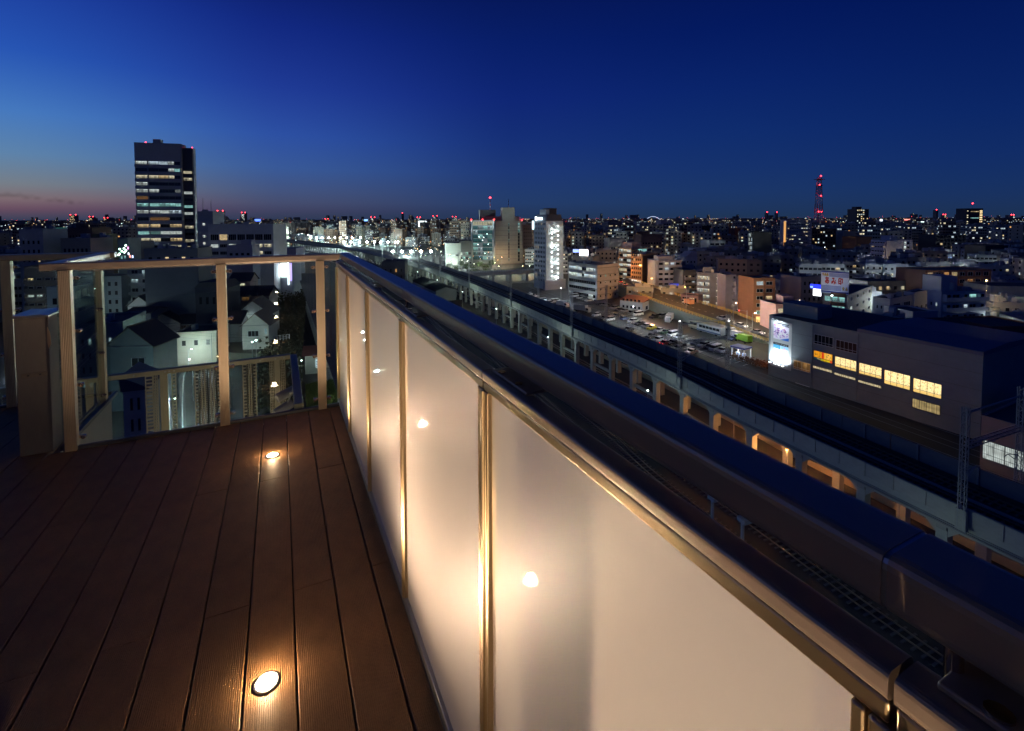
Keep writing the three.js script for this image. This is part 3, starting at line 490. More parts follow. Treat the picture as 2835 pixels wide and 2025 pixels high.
// ground-level railway beside and under the viaduct
{
  const ballast = std([0.06, 0.058, 0.055], 0.95, { bumpMap: rep(speckle, 6, 6), bumpScale: 0.04 }), railM = std([0.4, 0.34, 0.3], 0.3, { metalness: 0.85 }), slp = std([0.16, 0.155, 0.15], 0.9);
  struct('railway_bed', ribbon(-42, 12, 0.004, 0.25, 0, 620, 8), ballast);
  [-9, -13.5, -18, -24, -29, 4.5].forEach((o, i) => {
    const t = thing('railway_track', ['ground railway track nearest the viaduct on the terrace side', 'second ground railway track out from the viaduct', 'third ground railway track out from the viaduct', 'fourth ground railway track, beyond the centre gap', 'fifth ground railway track, nearest the terrace building', 'ground railway track running underneath the viaduct columns'][i], 'railway track');
    for (const d of [-0.53, 0.53]) mesh('rail', ribbon(o + d - 0.04, o + d + 0.04, 0.4, 0.56, 4, 560, 5), railM, t);
    const g = []; for (let s = 4; s < 230; s += 0.8) g.push(box(2.4, 0.14, 0.22).rotateY(turnAt(s) + Math.PI / 2).translate(...along(s, o, 0.33).toArray()));
    mesh('sleeper', join(g), slp, t).userData.kind = 'stuff';
  });
  // small things by the tracks, seen through the slot under the handrail
  const teal = std([0.05, 0.3, 0.28], 0.6), pale = std([0.25, 0.4, 0.45], 0.6), yel = std([0.6, 0.5, 0.08], 0.6);
  [[96, -8.6], [104, -8.4]].forEach(([s, o], i) => { const t = thing('insulator_rack', i ? 'teal rack of insulators beside the tracks, farther of two' : 'teal rack of insulators beside the tracks, nearer of two', 'insulator rack', along(s, o, 0.25), turnAt(s), 'teal insulator racks'); mesh('frame', join([boxFT(-1.8, 1.8, 0, 0.12, -0.6, 0.6), boxFT(-1.8, -1.66, 0.12, 2, -0.1, 0.1), boxFT(1.66, 1.8, 0.12, 2, -0.1, 0.1), boxFT(-1.8, 1.8, 1.9, 2.05, -0.12, 0.12)]), teal, t); for (let k = 0; k < 6; k++) { mesh('insulator', new THREE.CylinderGeometry(0.13, 0.16, 1.3, 10).translate(-1.4 + k * 0.56, 0.85, 0), k % 2 ? teal : yel, t); } });
  [[55, -9.2], [50, -9.2]].forEach(([s, o], i) => { const t = thing('signal_bridge', i ? 'pale blue steel walkway beam over the tracks, nearer of two' : 'pale blue steel walkway beam over the tracks, farther of two', 'walkway beam', along(s, o, 0.25), turnAt(s), 'pale blue beams over the tracks'); mesh('beam', join([boxFT(-0.6, 0.6, 3.0, 3.5, -4.5, 4.5)]), pale, t); for (let k = 0; k < 5; k++) mesh('hatch', boxFT(-0.3, 0.3, 3.5, 3.56, -3.7 + k * 1.7, -3 + k * 1.7), clutter[1], t); for (const z of [-4.2, 4.2]) mesh('leg', boxFT(-0.15, 0.15, 0, 3, z - 0.15, z + 0.15), pale, t); });
  { const t = thing('railway_barrier', 'small striped red and white barrier beside the tracks', 'barrier', along(84, -8.9, 0.25), turnAt(84)); for (const x of [-1.3, 1.3]) mesh('leg', boxFT(x - 0.06, x + 0.06, 0, 1, -0.3, 0.3), clutter[0], t); for (let k = 0; k < 6; k++) mesh('plank', boxFT(-1.5 + k * 0.5, -1 + k * 0.5, 0.7, 1.1, -0.04, 0.04), k % 2 ? std([0.6, 0.08, 0.06], 0.6) : frameWhite, t); }
  { const t = thing('maintenance_cart', 'flat yellow edged maintenance cart beside the tracks', 'cart', along(70, -8.9, 0.25), turnAt(70)); mesh('body', boxFT(-2, 2, 0.5, 1.1, -0.9, 0.9), clutter[1], t); mesh('edge_strip', boxFT(-2.03, 2.03, 0.95, 1.12, -0.95, -0.9), yel, t); for (const x of [-1.4, 1.4]) mesh('wheel', new THREE.CylinderGeometry(0.3, 0.3, 1.3, 14).rotateX(Math.PI / 2).translate(x, 0.3, 0), clutter[1], t); }
  ['nearest', 'second', 'third', 'fourth', 'fifth', 'sixth', 'seventh', 'eighth'].forEach((w, i) => lampPost('railway_lamp', `${w} greenish railway lamp on the terrace side of the viaduct`, along(36 + i * 44, -6, 0.25), 8, glow([0.8, 1, 0.92], 16), [0.76, 1, 0.82], [1, 2.5, 6, 9, 11, 13, 15, 15][i], { r: 0.16, group: 'railway lamps beside the viaduct' }));
  // sodium lamps under the viaduct
  [[58, 4], [71, 6], [45, 8]].forEach(([s, o], i) => { const p = along(s, o, 0.25); lampPost('underpass_lamp', ['orange lamp under the viaduct lighting the middle columns', 'orange lamp under the viaduct, farthest of three', 'orange lamp under the viaduct, nearest of three'][i], p, 5.2, sodiumGlow, [1, 0.42, 0.12], [22, 15, 5][i], { r: 0.16, group: 'orange lamps under the viaduct' }); });
  // gabled shed by the tracks
  const C = PD(1205, 232), t = thing('railway_shed', 'long grey gabled shed with corrugated roof beside the viaduct', 'shed', C, YAW * 0.2);
  const wm = wall([0.34, 0.38, 0.36], 0.2);
  t.rotation.y = 0;
  mesh('wall', prism([[0, 0], [10.5, 0], [10.5, 5.4], [5.2, 7], [0, 5.4]], 44).translate(0, 0, -44), wm, t);
  for (const s of [0, 1]) { const g = []; const N = 44; for (let i = 0; i < N; i++) g.push(bar(V(s ? 10.9 : -0.4, 5.45, -i - 0.5), V(5.2, 7.12, -i - 0.5), 0.92, 0.12)); mesh('roof', join(g), roofDark, t); }
  const g2 = []; for (let i = 0; i < 20; i++) g2.push(boxFT(0.25 + i * 0.52, 0.32 + i * 0.52, 0.1, 5.4, 0, 0.05)); mesh('siding_rib', join(g2), wm, t).userData.kind = 'stuff';
}
// retaining fence and street beyond the viaduct
{
  const f = thing('mesh_fence', 'pale mesh fence with posts along the far side of the viaduct', 'fence'), g = [];
  for (let s = 2; s < 170; s += 2.2) { const p = mesh('post', box(0.09, 2.1, 0.09), clutter[0], f); p.position.copy(along(s, 21, 1.05)); }
  for (const y of [0.3, 1.0, 1.5, 2.05]) mesh('rail', ribbon(20.97, 21.03, y, y + 0.05, 0, 172), clutter[0], f);
  struct('service_lane', ribbon(13, 20.6, 0.004, 0.06, 0, 330), std([0.07, 0.068, 0.065], 0.9, { map: rep(grime, 0.3, 0.3) }));
  struct('side_street', ribbon(22, 27, 0.004, 0.055, 0, 300), std([0.09, 0.092, 0.095], 0.85, { map: rep(grime, 0.3, 0.3) }));
  const k = thing('lane_wall', 'low concrete wall edging the lane behind the viaduct', 'wall'); mesh('wall', ribbon(12.6, 13, 0.06, 1.1, 0, 300), wall([0.36, 0.3, 0.22], 0.3), k);
  [[30, 19.5], [64, 19.5], [100, 19.5]].forEach(([s, o], i) => lampPost('lane_lamp', ['dim amber lamp on the lane behind the viaduct, nearest of three', 'dim amber lamp on the lane behind the viaduct, middle of three', 'dim amber lamp on the lane behind the viaduct, farthest of three'][i], along(s, o, 0.06), 4.6, warmGlow, [1, 0.62, 0.25], [1, 3, 4][i], { r: 0.12, group: 'lane lamps behind the viaduct' }));
}
// ---------------------------------------------------------------- car park, ramp road, sports hall
const TYRE = std([0.02, 0.02, 0.02], 0.9), RIM = std([0.4, 0.4, 0.42], 0.3, { metalness: 0.8 }), CARGLASS = std([0.015, 0.018, 0.022], 0.05), HEAD = std([0.75, 0.78, 0.8], 0.1), TAIL = std([0.35, 0.02, 0.02], 0.2), HEADON = glow([0.95, 0.97, 1], 14), TAILON = glow([1, 0.04, 0.03], 8);
const PAINT = {}; const paint = (c) => (PAINT[c.join()] ??= new THREE.MeshPhysicalMaterial({ color: rgb(...c), roughness: 0.45, metalness: 0.15, clearcoat: 1, clearcoatRoughness: 0.08 }));
function extr(pts, w, bev = 0.05) { const s = new THREE.Shape(pts.map(([x, y]) => new THREE.Vector2(x, y))); return new THREE.ExtrudeGeometry(s, { depth: w - 2 * bev, bevelEnabled: true, bevelSize: bev, bevelThickness: bev, bevelSegments: 2 }).translate(0, 0, -(w - 2 * bev) / 2); }
const KIND = {
  sedan: { L: 4.5, W: 1.75, body: [[-2.2, 0.3], [2.2, 0.3], [2.22, 0.62], [2.1, 0.78], [1.1, 0.9], [-1.5, 0.95], [-2.15, 0.9], [-2.22, 0.6]], cabin: [[0.95, 0.88], [0.25, 1.38], [-0.95, 1.4], [-1.75, 0.93]], roof: [[0.2, 1.36], [-0.9, 1.38], [-0.9, 1.45], [0.15, 1.43]] },
  hatch: { L: 3.8, W: 1.65, body: [[-1.85, 0.3], [1.85, 0.3], [1.88, 0.6], [1.75, 0.82], [1.0, 0.95], [-1.75, 1.0], [-1.88, 0.6]], cabin: [[1.0, 0.93], [0.3, 1.5], [-1.5, 1.52], [-1.8, 0.98]], roof: [[0.3, 1.47], [-1.45, 1.5], [-1.45, 1.58], [0.25, 1.55]] },
  suv: { L: 4.6, W: 1.85, body: [[-2.25, 0.35], [2.25, 0.35], [2.28, 0.75], [2.1, 1.0], [1.15, 1.08], [-2.15, 1.12], [-2.28, 0.7]], cabin: [[1.15, 1.06], [0.45, 1.7], [-1.9, 1.74], [-2.2, 1.1]], roof: [[0.45, 1.68], [-1.85, 1.71], [-1.85, 1.82], [0.4, 1.77]] },
  van: { L: 4.6, W: 1.72, body: [[-2.25, 0.3], [2.25, 0.3], [2.3, 0.8], [2.1, 1.05], [-2.25, 1.1]], cabin: [[2.05, 1.03], [1.45, 1.78], [-2.15, 1.82], [-2.25, 1.08]], roof: [[1.45, 1.75], [-2.15, 1.79], [-2.15, 1.95], [1.35, 1.92]] },
};
const carProto = {};
function car(kind, color, label, p, turn, opt = {}) {
  const k = KIND[kind]; carProto[kind] ??= { body: extr(k.body, k.W), cabin: extr(k.cabin, k.W - 0.18, 0.04), roof: extr(k.roof, k.W - 0.24, 0.03), wheel: new THREE.CylinderGeometry(0.31, 0.31, 0.2, 18).rotateX(Math.PI / 2), rim: new THREE.CylinderGeometry(0.2, 0.2, 0.215, 14).rotateX(Math.PI / 2), lamp: rbox(0.1, 0.14, 0.34, 0.03) };
  const g = carProto[kind], t = thing('parked_car', label, kind === 'van' ? 'van' : 'car', p, turn, opt.group || 'cars in the car park');
  const body = mesh('body', g.body, paint(color), t); mesh('cabin_glass', g.cabin, CARGLASS, t); mesh('roof', g.roof, paint(color), t);
  for (const x of [-k.L * 0.3, k.L * 0.31]) for (const z of [-1, 1]) { const w = mesh('wheel', g.wheel, TYRE, t); w.position.set(x, 0.31, z * (k.W / 2 - 0.09)); mesh('rim', g.rim, RIM, w); }
  for (const z of [-1, 1]) { mesh('headlight', g.lamp, opt.on ? HEADON : HEAD, t).position.set(k.L / 2 - 0.06, 0.68, z * (k.W / 2 - 0.28)); mesh('taillight', g.lamp, opt.tail ? TAILON : TAIL, t).position.set(-k.L / 2 + 0.06, 0.74, z * (k.W / 2 - 0.26)); }
  return t;
}
function truck(label, p, turn, cab, boxC, L = 6.2, H = 2.9, name = 'box_truck') {
  const t = thing(name, label, 'truck', p, turn, 'trucks and buses in the car park');
  mesh('cab', extr([[L / 2 - 1.6, 0.5], [L / 2, 0.5], [L / 2, 1.2], [L / 2 - 0.3, 2.2], [L / 2 - 1.6, 2.25]], 2, 0.06), paint(cab), t); mesh('windscreen', extr([[L / 2 - 1.2, 1.3], [L / 2 - 0.02, 1.3], [L / 2 - 0.26, 2.05], [L / 2 - 1.2, 2.05]], 2.03, 0.04), CARGLASS, t);
  mesh('cargo_box', rbox(L - 1.7, H - 0.8, 2.15, 0.05, -0.85, 0.8 + (H - 0.8) / 2, 0), paint(boxC), t); mesh('chassis', boxFT(-L / 2, L / 2 - 0.2, 0.45, 0.75, -0.8, 0.8), TYRE, t);
  for (const x of [-L * 0.3, L * 0.34]) for (const z of [-0.9, 0.9]) mesh('wheel', new THREE.CylinderGeometry(0.42, 0.42, 0.28, 16).rotateX(Math.PI / 2).translate(x, 0.42, z), TYRE, t);
  return t;
}
function bus(label, p, turn, c, c2) {
  const t = thing('coach', label, 'bus', p, turn, 'trucks and buses in the car park');
  mesh('body', rbox(10.5, 2.75, 2.45, 0.22, 0, 1.85, 0), paint(c), t); mesh('skirt_stripe', boxFT(-5.2, 5.2, 0.7, 1.15, -1.235, 1.235), paint(c2), t);
  for (let i = 0; i < 6; i++) for (const z of [-1.2, 1.2]) mesh('side_window', boxFT(-4.7 + i * 1.5, -3.35 + i * 1.5, 1.85, 2.75, z - 0.04, z + 0.04), CARGLASS, t);
  mesh('windscreen', boxFT(5.2, 5.28, 1.5, 2.8, -1.05, 1.05), CARGLASS, t);
  for (const x of [-3.2, 3.4]) for (const z of [-1.05, 1.05]) mesh('wheel', new THREE.CylinderGeometry(0.48, 0.48, 0.3, 16).rotateX(Math.PI / 2).translate(x, 0.48, z), TYRE, t);
  return t;
}
const lotLine = new THREE.Vector3().subVectors(G(1998, 973), G(1926, 955)).normalize(), lotTurn = Math.atan2(-lotLine.z, lotLine.x);
{
  // asphalt and markings
  const A = [[1470, 822], [1600, 800], [1700, 800], [1835, 858], [2010, 925], [2140, 985], [2140, 1050], [2060, 1020], [1800, 940], [1560, 862]].map(([x, y]) => G(x, y));
  const s = new THREE.Shape(A.map((p) => new THREE.Vector2(p.x, -p.z)));
  const g = new THREE.ShapeGeometry(s).rotateX(-Math.PI / 2).translate(0, 0.012, 0); { const p = g.attributes.position, u = g.attributes.uv; for (let i = 0; i < p.count; i++) u.setXY(i, p.getX(i), p.getZ(i)); }
  const lot = struct('car_park', g, std([0.052, 0.056, 0.06], 0.8, { map: rep(grime, 0.12, 0.12) }));
  const paintW = std([0.6, 0.6, 0.58], 0.7), paintY = std([0.6, 0.45, 0.1], 0.7);
  const stall = (px, py, n, step, len, m = paintW) => { const p = G(px, py); for (let i = 0; i < n; i++) { const q = mesh('bay_line', box(0.13, 0.006, len), m, lot); q.position.copy(p).addScaledVector(lotLine, i * step).setY(0.019); q.rotation.y = lotTurn; } };
  stall(1926, 958, 7, 2.6, 5); stall(1750, 897, 14, 2.6, 5); stall(1735, 918, 13, 2.6, 5); stall(1665, 862, 10, 2.6, 5); stall(2000, 990, 4, 2.6, 5);
  stall(1735, 893, 4, 1.2, 0.4, paintY);
  // cars: [px, py, kind, colour, label, flip]
  const W = [0.72, 0.73, 0.74], Sv = [0.45, 0.47, 0.49], Gy = [0.2, 0.21, 0.22], Bk = [0.03, 0.03, 0.035], Bl = [0.05, 0.08, 0.18], Ye = [0.6, 0.55, 0.06], Gr = [0.05, 0.12, 0.07], Rd = [0.3, 0.03, 0.03], Pk = [0.5, 0.36, 0.36];
  const T = lotTurn - Math.PI / 2;
  const list = [
    [1928, 956, 'hatch', Gy, 'grey hatchback, first in the row leading to the lit kiosk'], [1948, 962, 'suv', Sv, 'silver four-by-four, second in the row leading to the lit kiosk'], [1964, 967, 'hatch', Bk, 'black hatchback, third in the row leading to the lit kiosk'], [1981, 971, 'van', W, 'white minivan in the row leading to the lit kiosk'], [1999, 976, 'sedan', Sv, 'silver saloon, last in the row before the lit kiosk'],
    [1914, 980, 'sedan', Pk, 'pale pinkish saloon alone by the viaduct barrier'],
    [1752, 895, 'suv', W, 'white four-by-four heading the middle row of cars'], [1771, 901, 'sedan', Bk, 'black saloon second in the middle row of cars'], [1787, 908, 'hatch', Sv, 'silver hatchback beside the yellow car'], [1804, 913, 'hatch', Ye, 'yellow hatchback in the middle row of cars'], [1825, 919, 'sedan', Sv, 'silver saloon right of the yellow car'], [1842, 925, 'hatch', Gr, 'dark green hatchback under the car park lamp'], [1863, 931, 'van', W, 'white minivan glowing under the car park lamp'], [1880, 938, 'sedan', Sv, 'silver saloon beside the brightly lit white minivan'],
    [1739, 917, 'sedan', Bk, 'black saloon alone near the viaduct barrier'], [1803, 935, 'sedan', Bk, 'dark saloon parked near the viaduct barrier'], [1822, 946, 'hatch', Sv, 'silver hatchback close to the viaduct barrier'], [1844, 955, 'sedan', Rd, 'dark red saloon with its tail lamps on', 1, { tail: 1 }], [1862, 954, 'sedan', Bk, 'black saloon right of the car with red tail lamps'], [1884, 962, 'hatch', Bk, 'black hatchback behind the lattice mast'],
    [1672, 886, 'hatch', Bk, 'black hatchback first of the shadowed left cluster'], [1687, 889, 'suv', W, 'white four-by-four in the shadowed left cluster'], [1705, 878, 'sedan', Bk, 'black saloon at the back of the left cluster'], [1729, 886, 'hatch', Bl, 'blue hatchback facing the car park lamp', 1, { on: 1 }], [1651, 876, 'hatch', W, 'white hatchback at the left end of the shadowed cluster'],
    [1662, 845, 'sedan', Bk, 'first black saloon along the white site office'], [1674, 848, 'hatch', Gy, 'grey hatchback along the white site office'], [1687, 851, 'sedan', Bk, 'second black saloon along the white site office'], [1700, 857, 'suv', Gy, 'grey four-by-four along the white site office'], [1714, 861, 'sedan', Bk, 'third black saloon along the white site office'], [1729, 865, 'sedan', Gy, 'grey saloon last along the white site office'],
    [1590, 823, 'van', W, 'white minivan beside the strip-window office block'], [1608, 828, 'suv', Sv, 'silver four-by-four beside the strip-window office block'], [1619, 831, 'sedan', Gy, 'grey saloon beside the strip-window office block'], [1631, 835, 'sedan', W, 'white saloon nearest the strip-window office corner'],
    [1767, 874, 'van', W, 'white minivan by the lamp near the site office'], [1752, 871, 'van', Gy, 'grey minivan by the lamp near the site office'],
    [1812, 882, 'suv', Bk, 'black four-by-four left of the camper van'], [1832, 880, 'suv', Gy, 'grey four-by-four behind the camper van'],
    [2030, 943, 'sedan', Bl, 'dark blue saloon left of the lime green truck'],
    [1500, 836, 'van', W, 'white van far left behind the viaduct masts'], [1518, 843, 'suv', Sv, 'silver car far left behind the viaduct masts'], [1535, 838, 'van', W, 'second white van far left behind the viaduct masts'], [1548, 848, 'sedan', Gy, 'grey saloon far left behind the viaduct masts'], [1480, 823, 'sedan', W, 'white saloon below the hotel'], [1465, 818, 'hatch', Sv, 'silver hatchback below the hotel'],
  ];
  list.forEach(([x, y, k, c, l, f, o], i) => car(k, c, l, G(x, y).setY(0.02), T + (f ? Math.PI : 0) + (rnd() - 0.5) * 0.12, o || {}));
  truck('lime green box truck parked near the ramp road', G(2057, 948), lotTurn + 2.9, [0.3, 0.6, 0.05], [0.28, 0.62, 0.04], 5.8, 2.8);
  truck('white flatbed box truck left of the lime green truck', G(2030, 935), lotTurn + 2.9, W, [0.6, 0.6, 0.58], 6.4, 2.6);
  truck('grey box truck parked by the viaduct at left', G(1612, 864), lotTurn + 0.2, Gy, [0.3, 0.33, 0.36], 8, 3.2);
  truck('white box truck far left by the car park lamp', G(1558, 850), lotTurn + 0.1, W, [0.62, 0.64, 0.66], 6.5, 2.8);
  truck('tall white camper van facing the viewer', G(1853, 891), lotTurn - 1.1, W, [0.66, 0.62, 0.62], 6.6, 3.1, 'camper_van');
  bus('cream coach under the ramp road wall', G(1942, 916), lotTurn + 3.0, [0.34, 0.32, 0.25], [0.2, 0.19, 0.14]); bus('white coach with blue stripe beside the cream coach', G(1968, 925), lotTurn + 3.0, [0.34, 0.36, 0.38], Bl); bus('white coach nearest the ticket kiosk', G(1995, 925), lotTurn + 3.0, [0.34, 0.34, 0.37], Gy);
  // ticket kiosk
  { const k = thing('ticket_kiosk', 'small bright blue and white ticket kiosk in the car park', 'kiosk', G(2052, 992).setY(0.02), lotTurn); const w = glow([0.55, 0.75, 1], 1.6); mesh('canopy', rbox(4.4, 0.5, 4, 0.08, 0, 3.3, 0), std([0.05, 0.08, 0.5], 0.5), k); mesh('canopy_light', boxFT(-2, 2, 3.0, 3.04, -1.8, 1.8), w, k); for (const x of [-1.9, 1.9]) for (const z of [-1.7, 1.7]) mesh('post', boxFT(x - 0.12, x + 0.12, 0, 3.05, z - 0.12, z + 0.12), std([0.7, 0.75, 0.8], 0.5), k); for (const x of [-0.9, 0.9]) mesh('ticket_machine', rbox(0.8, 1.6, 0.7, 0.06, x, 0.8, 0), std([0.5, 0.6, 0.8], 0.4), k); const l = new THREE.RectAreaLight(new THREE.Color(0.75, 0.86, 1), 9, 3.6, 3.2); l.position.set(0, 2.96, 0); l.rotation.x = -Math.PI / 2; k.add(l); }
  // car park lamps
  [[1753, 895, 'slim white car park lamp beside the white four-by-four', 46], [1882, 943, 'slim white car park lamp among the middle rows', 46], [1553, 835, 'slim white car park lamp below the hotel', 60], [2018, 942, 'slim white car park lamp left of the lime green truck', 8]].forEach(([x, y, l, I]) => lampPost('car_park_lamp', l, G(x, y).setY(0.02), 6.4, whiteGlow, [0.78, 0.93, 1], I * 0.95, { r: 0.22, group: 'white car park lamps' }));
  // white prefabricated site office with rusty roof
  building({ name: 'site_office', label: 'white two-storey site office with rust red roof in the car park', xe: 1781, xl: 1719, xr: 1821, D: 206, a: 52, yt: 838, par: 0, col: [0.55, 0.58, 0.58], fac: [{ side: 'L', f: 2, y0: 1, fh: 3, wh: 1.1, n: 5, wf: 0.5, lit: 0 }, { side: 'R', f: 1, y0: 0.4, fh: 3, wh: 1.6, n: 2, wf: 0.3, lit: 0 }], more: (b, { wR, wL, H }) => mesh('rust_roof', prism([[-0.6, 0], [wR + 0.6, 0], [wR / 2, 1.2]], wL + 1.2).translate(0, H + 0.08, -wL - 0.6), std([0.16, 0.05, 0.035], 0.8, { map: rep(grime, 0.3, 0.3) }), b) });
}
// ramp road with guard rails
{
  const N = [[1690, 783, 5], [1760, 812, 5], [1830, 842, 4.6], [1900, 866, 4], [2000, 900, 2.6], [2090, 935, 1.2], [2170, 962, 0.2]].map(([x, y, h]) => G(x, y, h)), Fr = [[1735, 770, 5], [1800, 793, 5], [1872, 818, 4.6], [1945, 842, 4], [2035, 870, 2.6], [2115, 900, 1.2], [2200, 925, 0.2]].map(([x, y, h]) => G(x, y, h));
  const cn = new THREE.CatmullRomCurve3(N), cf = new THREE.CatmullRomCurve3(Fr), K = 60, pos = [], uv = [], idx = [], wp = [], wi = [], wu = [];
  for (let i = 0; i <= K; i++) { const a = cn.getPoint(i / K), b = cf.getPoint(i / K); pos.push(a.x, a.y + 0.02, a.z, b.x, b.y + 0.02, b.z); uv.push(0, i, a.distanceTo(b), i); wp.push(a.x, a.y, a.z, a.x, 0.0, a.z); wu.push(i * 2, a.y, i * 2, 0); }
  for (let i = 0; i < K; i++) { const k = i * 2; idx.push(k, k + 2, k + 1, k + 1, k + 2, k + 3); wi.push(k, k + 1, k + 2, k + 1, k + 3, k + 2); }
  const mk = (p, u, ix) => { let g = new THREE.BufferGeometry(); g.setAttribute('position', new THREE.Float32BufferAttribute(p, 3)); g.setAttribute('uv', new THREE.Float32BufferAttribute(u, 2)); g.setIndex(ix); g = g.toNonIndexed(); g.computeVertexNormals(); return g; };
  const road = struct('ramp_road', mk(pos, uv, idx), std([0.075, 0.07, 0.068], 0.75, { map: rep(grime, 0.2, 0.2) }));
  const dash = std([0.65, 0.65, 0.6], 0.7); for (let i = 1; i < K; i += 2) { const a = cn.getPoint(i / K), b = cf.getPoint(i / K), c = cn.getPoint((i + 0.8) / K), d = cf.getPoint((i + 0.8) / K), m0 = a.lerp(b, 0.5), m1 = c.lerp(d, 0.5); const m = mesh('lane_dash', box(m0.distanceTo(m1), 0.008, 0.14), dash, road); m.position.copy(m0).add(m1).multiplyScalar(0.5).add(V(0, 0.035, 0)); m.lookAt(m1.clone().add(V(0, 0.035, 0))); m.rotateY(Math.PI / 2); }
  const rw = thing('retaining_wall', 'mossy concrete retaining wall under the ramp road', 'wall'); mesh('wall', mk(wp, wu, wi), wall([0.3, 0.32, 0.26], 0.2), rw);
  const gr = thing('guard_rail', 'yellow guard rail along the near edge of the ramp road', 'guard rail'), gr2 = thing('guard_rail', 'guard rail along the far kerb of the ramp road', 'guard rail'), ym = std([0.5, 0.38, 0.1], 0.6);
  for (const [c, o] of [[cn, gr], [cf, gr2]]) { const pts = []; for (let i = 0; i <= K; i++) pts.push(c.getPoint(i / K).add(V(0, 0.02, 0))); for (const h of [0.45, 0.8, 1.1]) mesh('rail', new THREE.TubeGeometry(new THREE.CatmullRomCurve3(pts.map((p) => p.clone().add(V(0, h, 0)))), 60, 0.07, 5), ym, o); for (let i = 0; i <= K; i++) { const m = mesh('post', box(0.1, 1.15, 0.1), ym, o); m.position.copy(pts[i]).add(V(0, 0.57, 0)); } }
  [[1806, 825, 4.8, 'tall curved sodium street lamp on the ramp road', 85], [1712, 783, 5, 'sodium street lamp at the far top of the ramp road', 80], [1900, 855, 4, 'sodium street lamp halfway down the ramp road', 36]].forEach(([x, y, h, l, I]) => lampPost('sodium_lamp', l, G(x, y, h), 8.5, sodiumGlow, [1, 0.45, 0.12], I, { arm: 2, r: 0.22, turn: 1, group: 'sodium lamps on the ramp road' }));
  [[2083, 925, 1.2, 'warm street lamp by the orange brick block', 40], [2030, 893, 2.6, 'street lamp by the blue grey office', 30]].forEach(([x, y, h, l, I]) => lampPost('street_lamp', l, G(x, y, h), 7, warmGlow, [1, 0.8, 0.5], I, { arm: 1.5, r: 0.2, group: 'lamps on the main street' }));
  truck('white box truck with orange panel driving up the ramp road', G(1905, 845, 4).setY(4.05), Math.atan2(-(N[1].z - N[4].z), N[1].x - N[4].x), [0.7, 0.7, 0.7], [0.6, 0.3, 0.15], 5.6, 2.6);
  const rt = Math.atan2(-(N[0].z - N[2].z), N[0].x - N[2].x), rt2 = Math.atan2(-(N[3].z - N[5].z), N[3].x - N[5].x);
  car('sedan', [0.4, 0.4, 0.4], 'saloon with red tail lamps leaving up the ramp road', G(1728, 790, 5).setY(5.03), rt, { tail: 1, group: 'cars on the ramp road' }); car('hatch', [0.3, 0.05, 0.05], 'second car with red tail lamps high on the ramp road', G(1716, 783, 5).setY(5.03), rt, { tail: 1, group: 'cars on the ramp road' });
  [[2002, 886, 2.6, 'first car with white headlamps coming down the ramp road'], [2052, 906, 1.9, 'second car with white headlamps coming down the ramp road'], [2098, 925, 1.2, 'third car with white headlamps at the foot of the ramp road']].forEach(([x, y, h, l]) => car('sedan', [0.5, 0.5, 0.52], l, G(x, y, h).add(V(0, 0.03, 0)), rt2 + Math.PI, { on: 1, group: 'cars on the ramp road' }));
  // traffic signal
  { const t = thing('traffic_signal', 'traffic signal showing red over the main street', 'traffic light', G(2068, 905, 1.6), -0.9); mesh('pole', rod(V(0, 0, 0), V(0, 6, 0), 0.1), clutter[0], t); mesh('arm', rod(V(0, 5.6, 0), V(-3, 5.8, 0), 0.06), clutter[0], t); mesh('signal_head', rbox(1.3, 0.45, 0.3, 0.1, -3, 5.7, 0), clutter[1], t); [[-3.4, std([0.02, 0.1, 0.06], 0.3)], [-3, std([0.12, 0.09, 0.02], 0.3)], [-2.6, glow([1, 0.03, 0.03], 10)]].forEach(([x, m], i) => mesh('signal_lens', new THREE.CylinderGeometry(0.16, 0.16, 0.34, 14).rotateX(Math.PI / 2).translate(x, 5.7, 0.01), m, t)); }
}
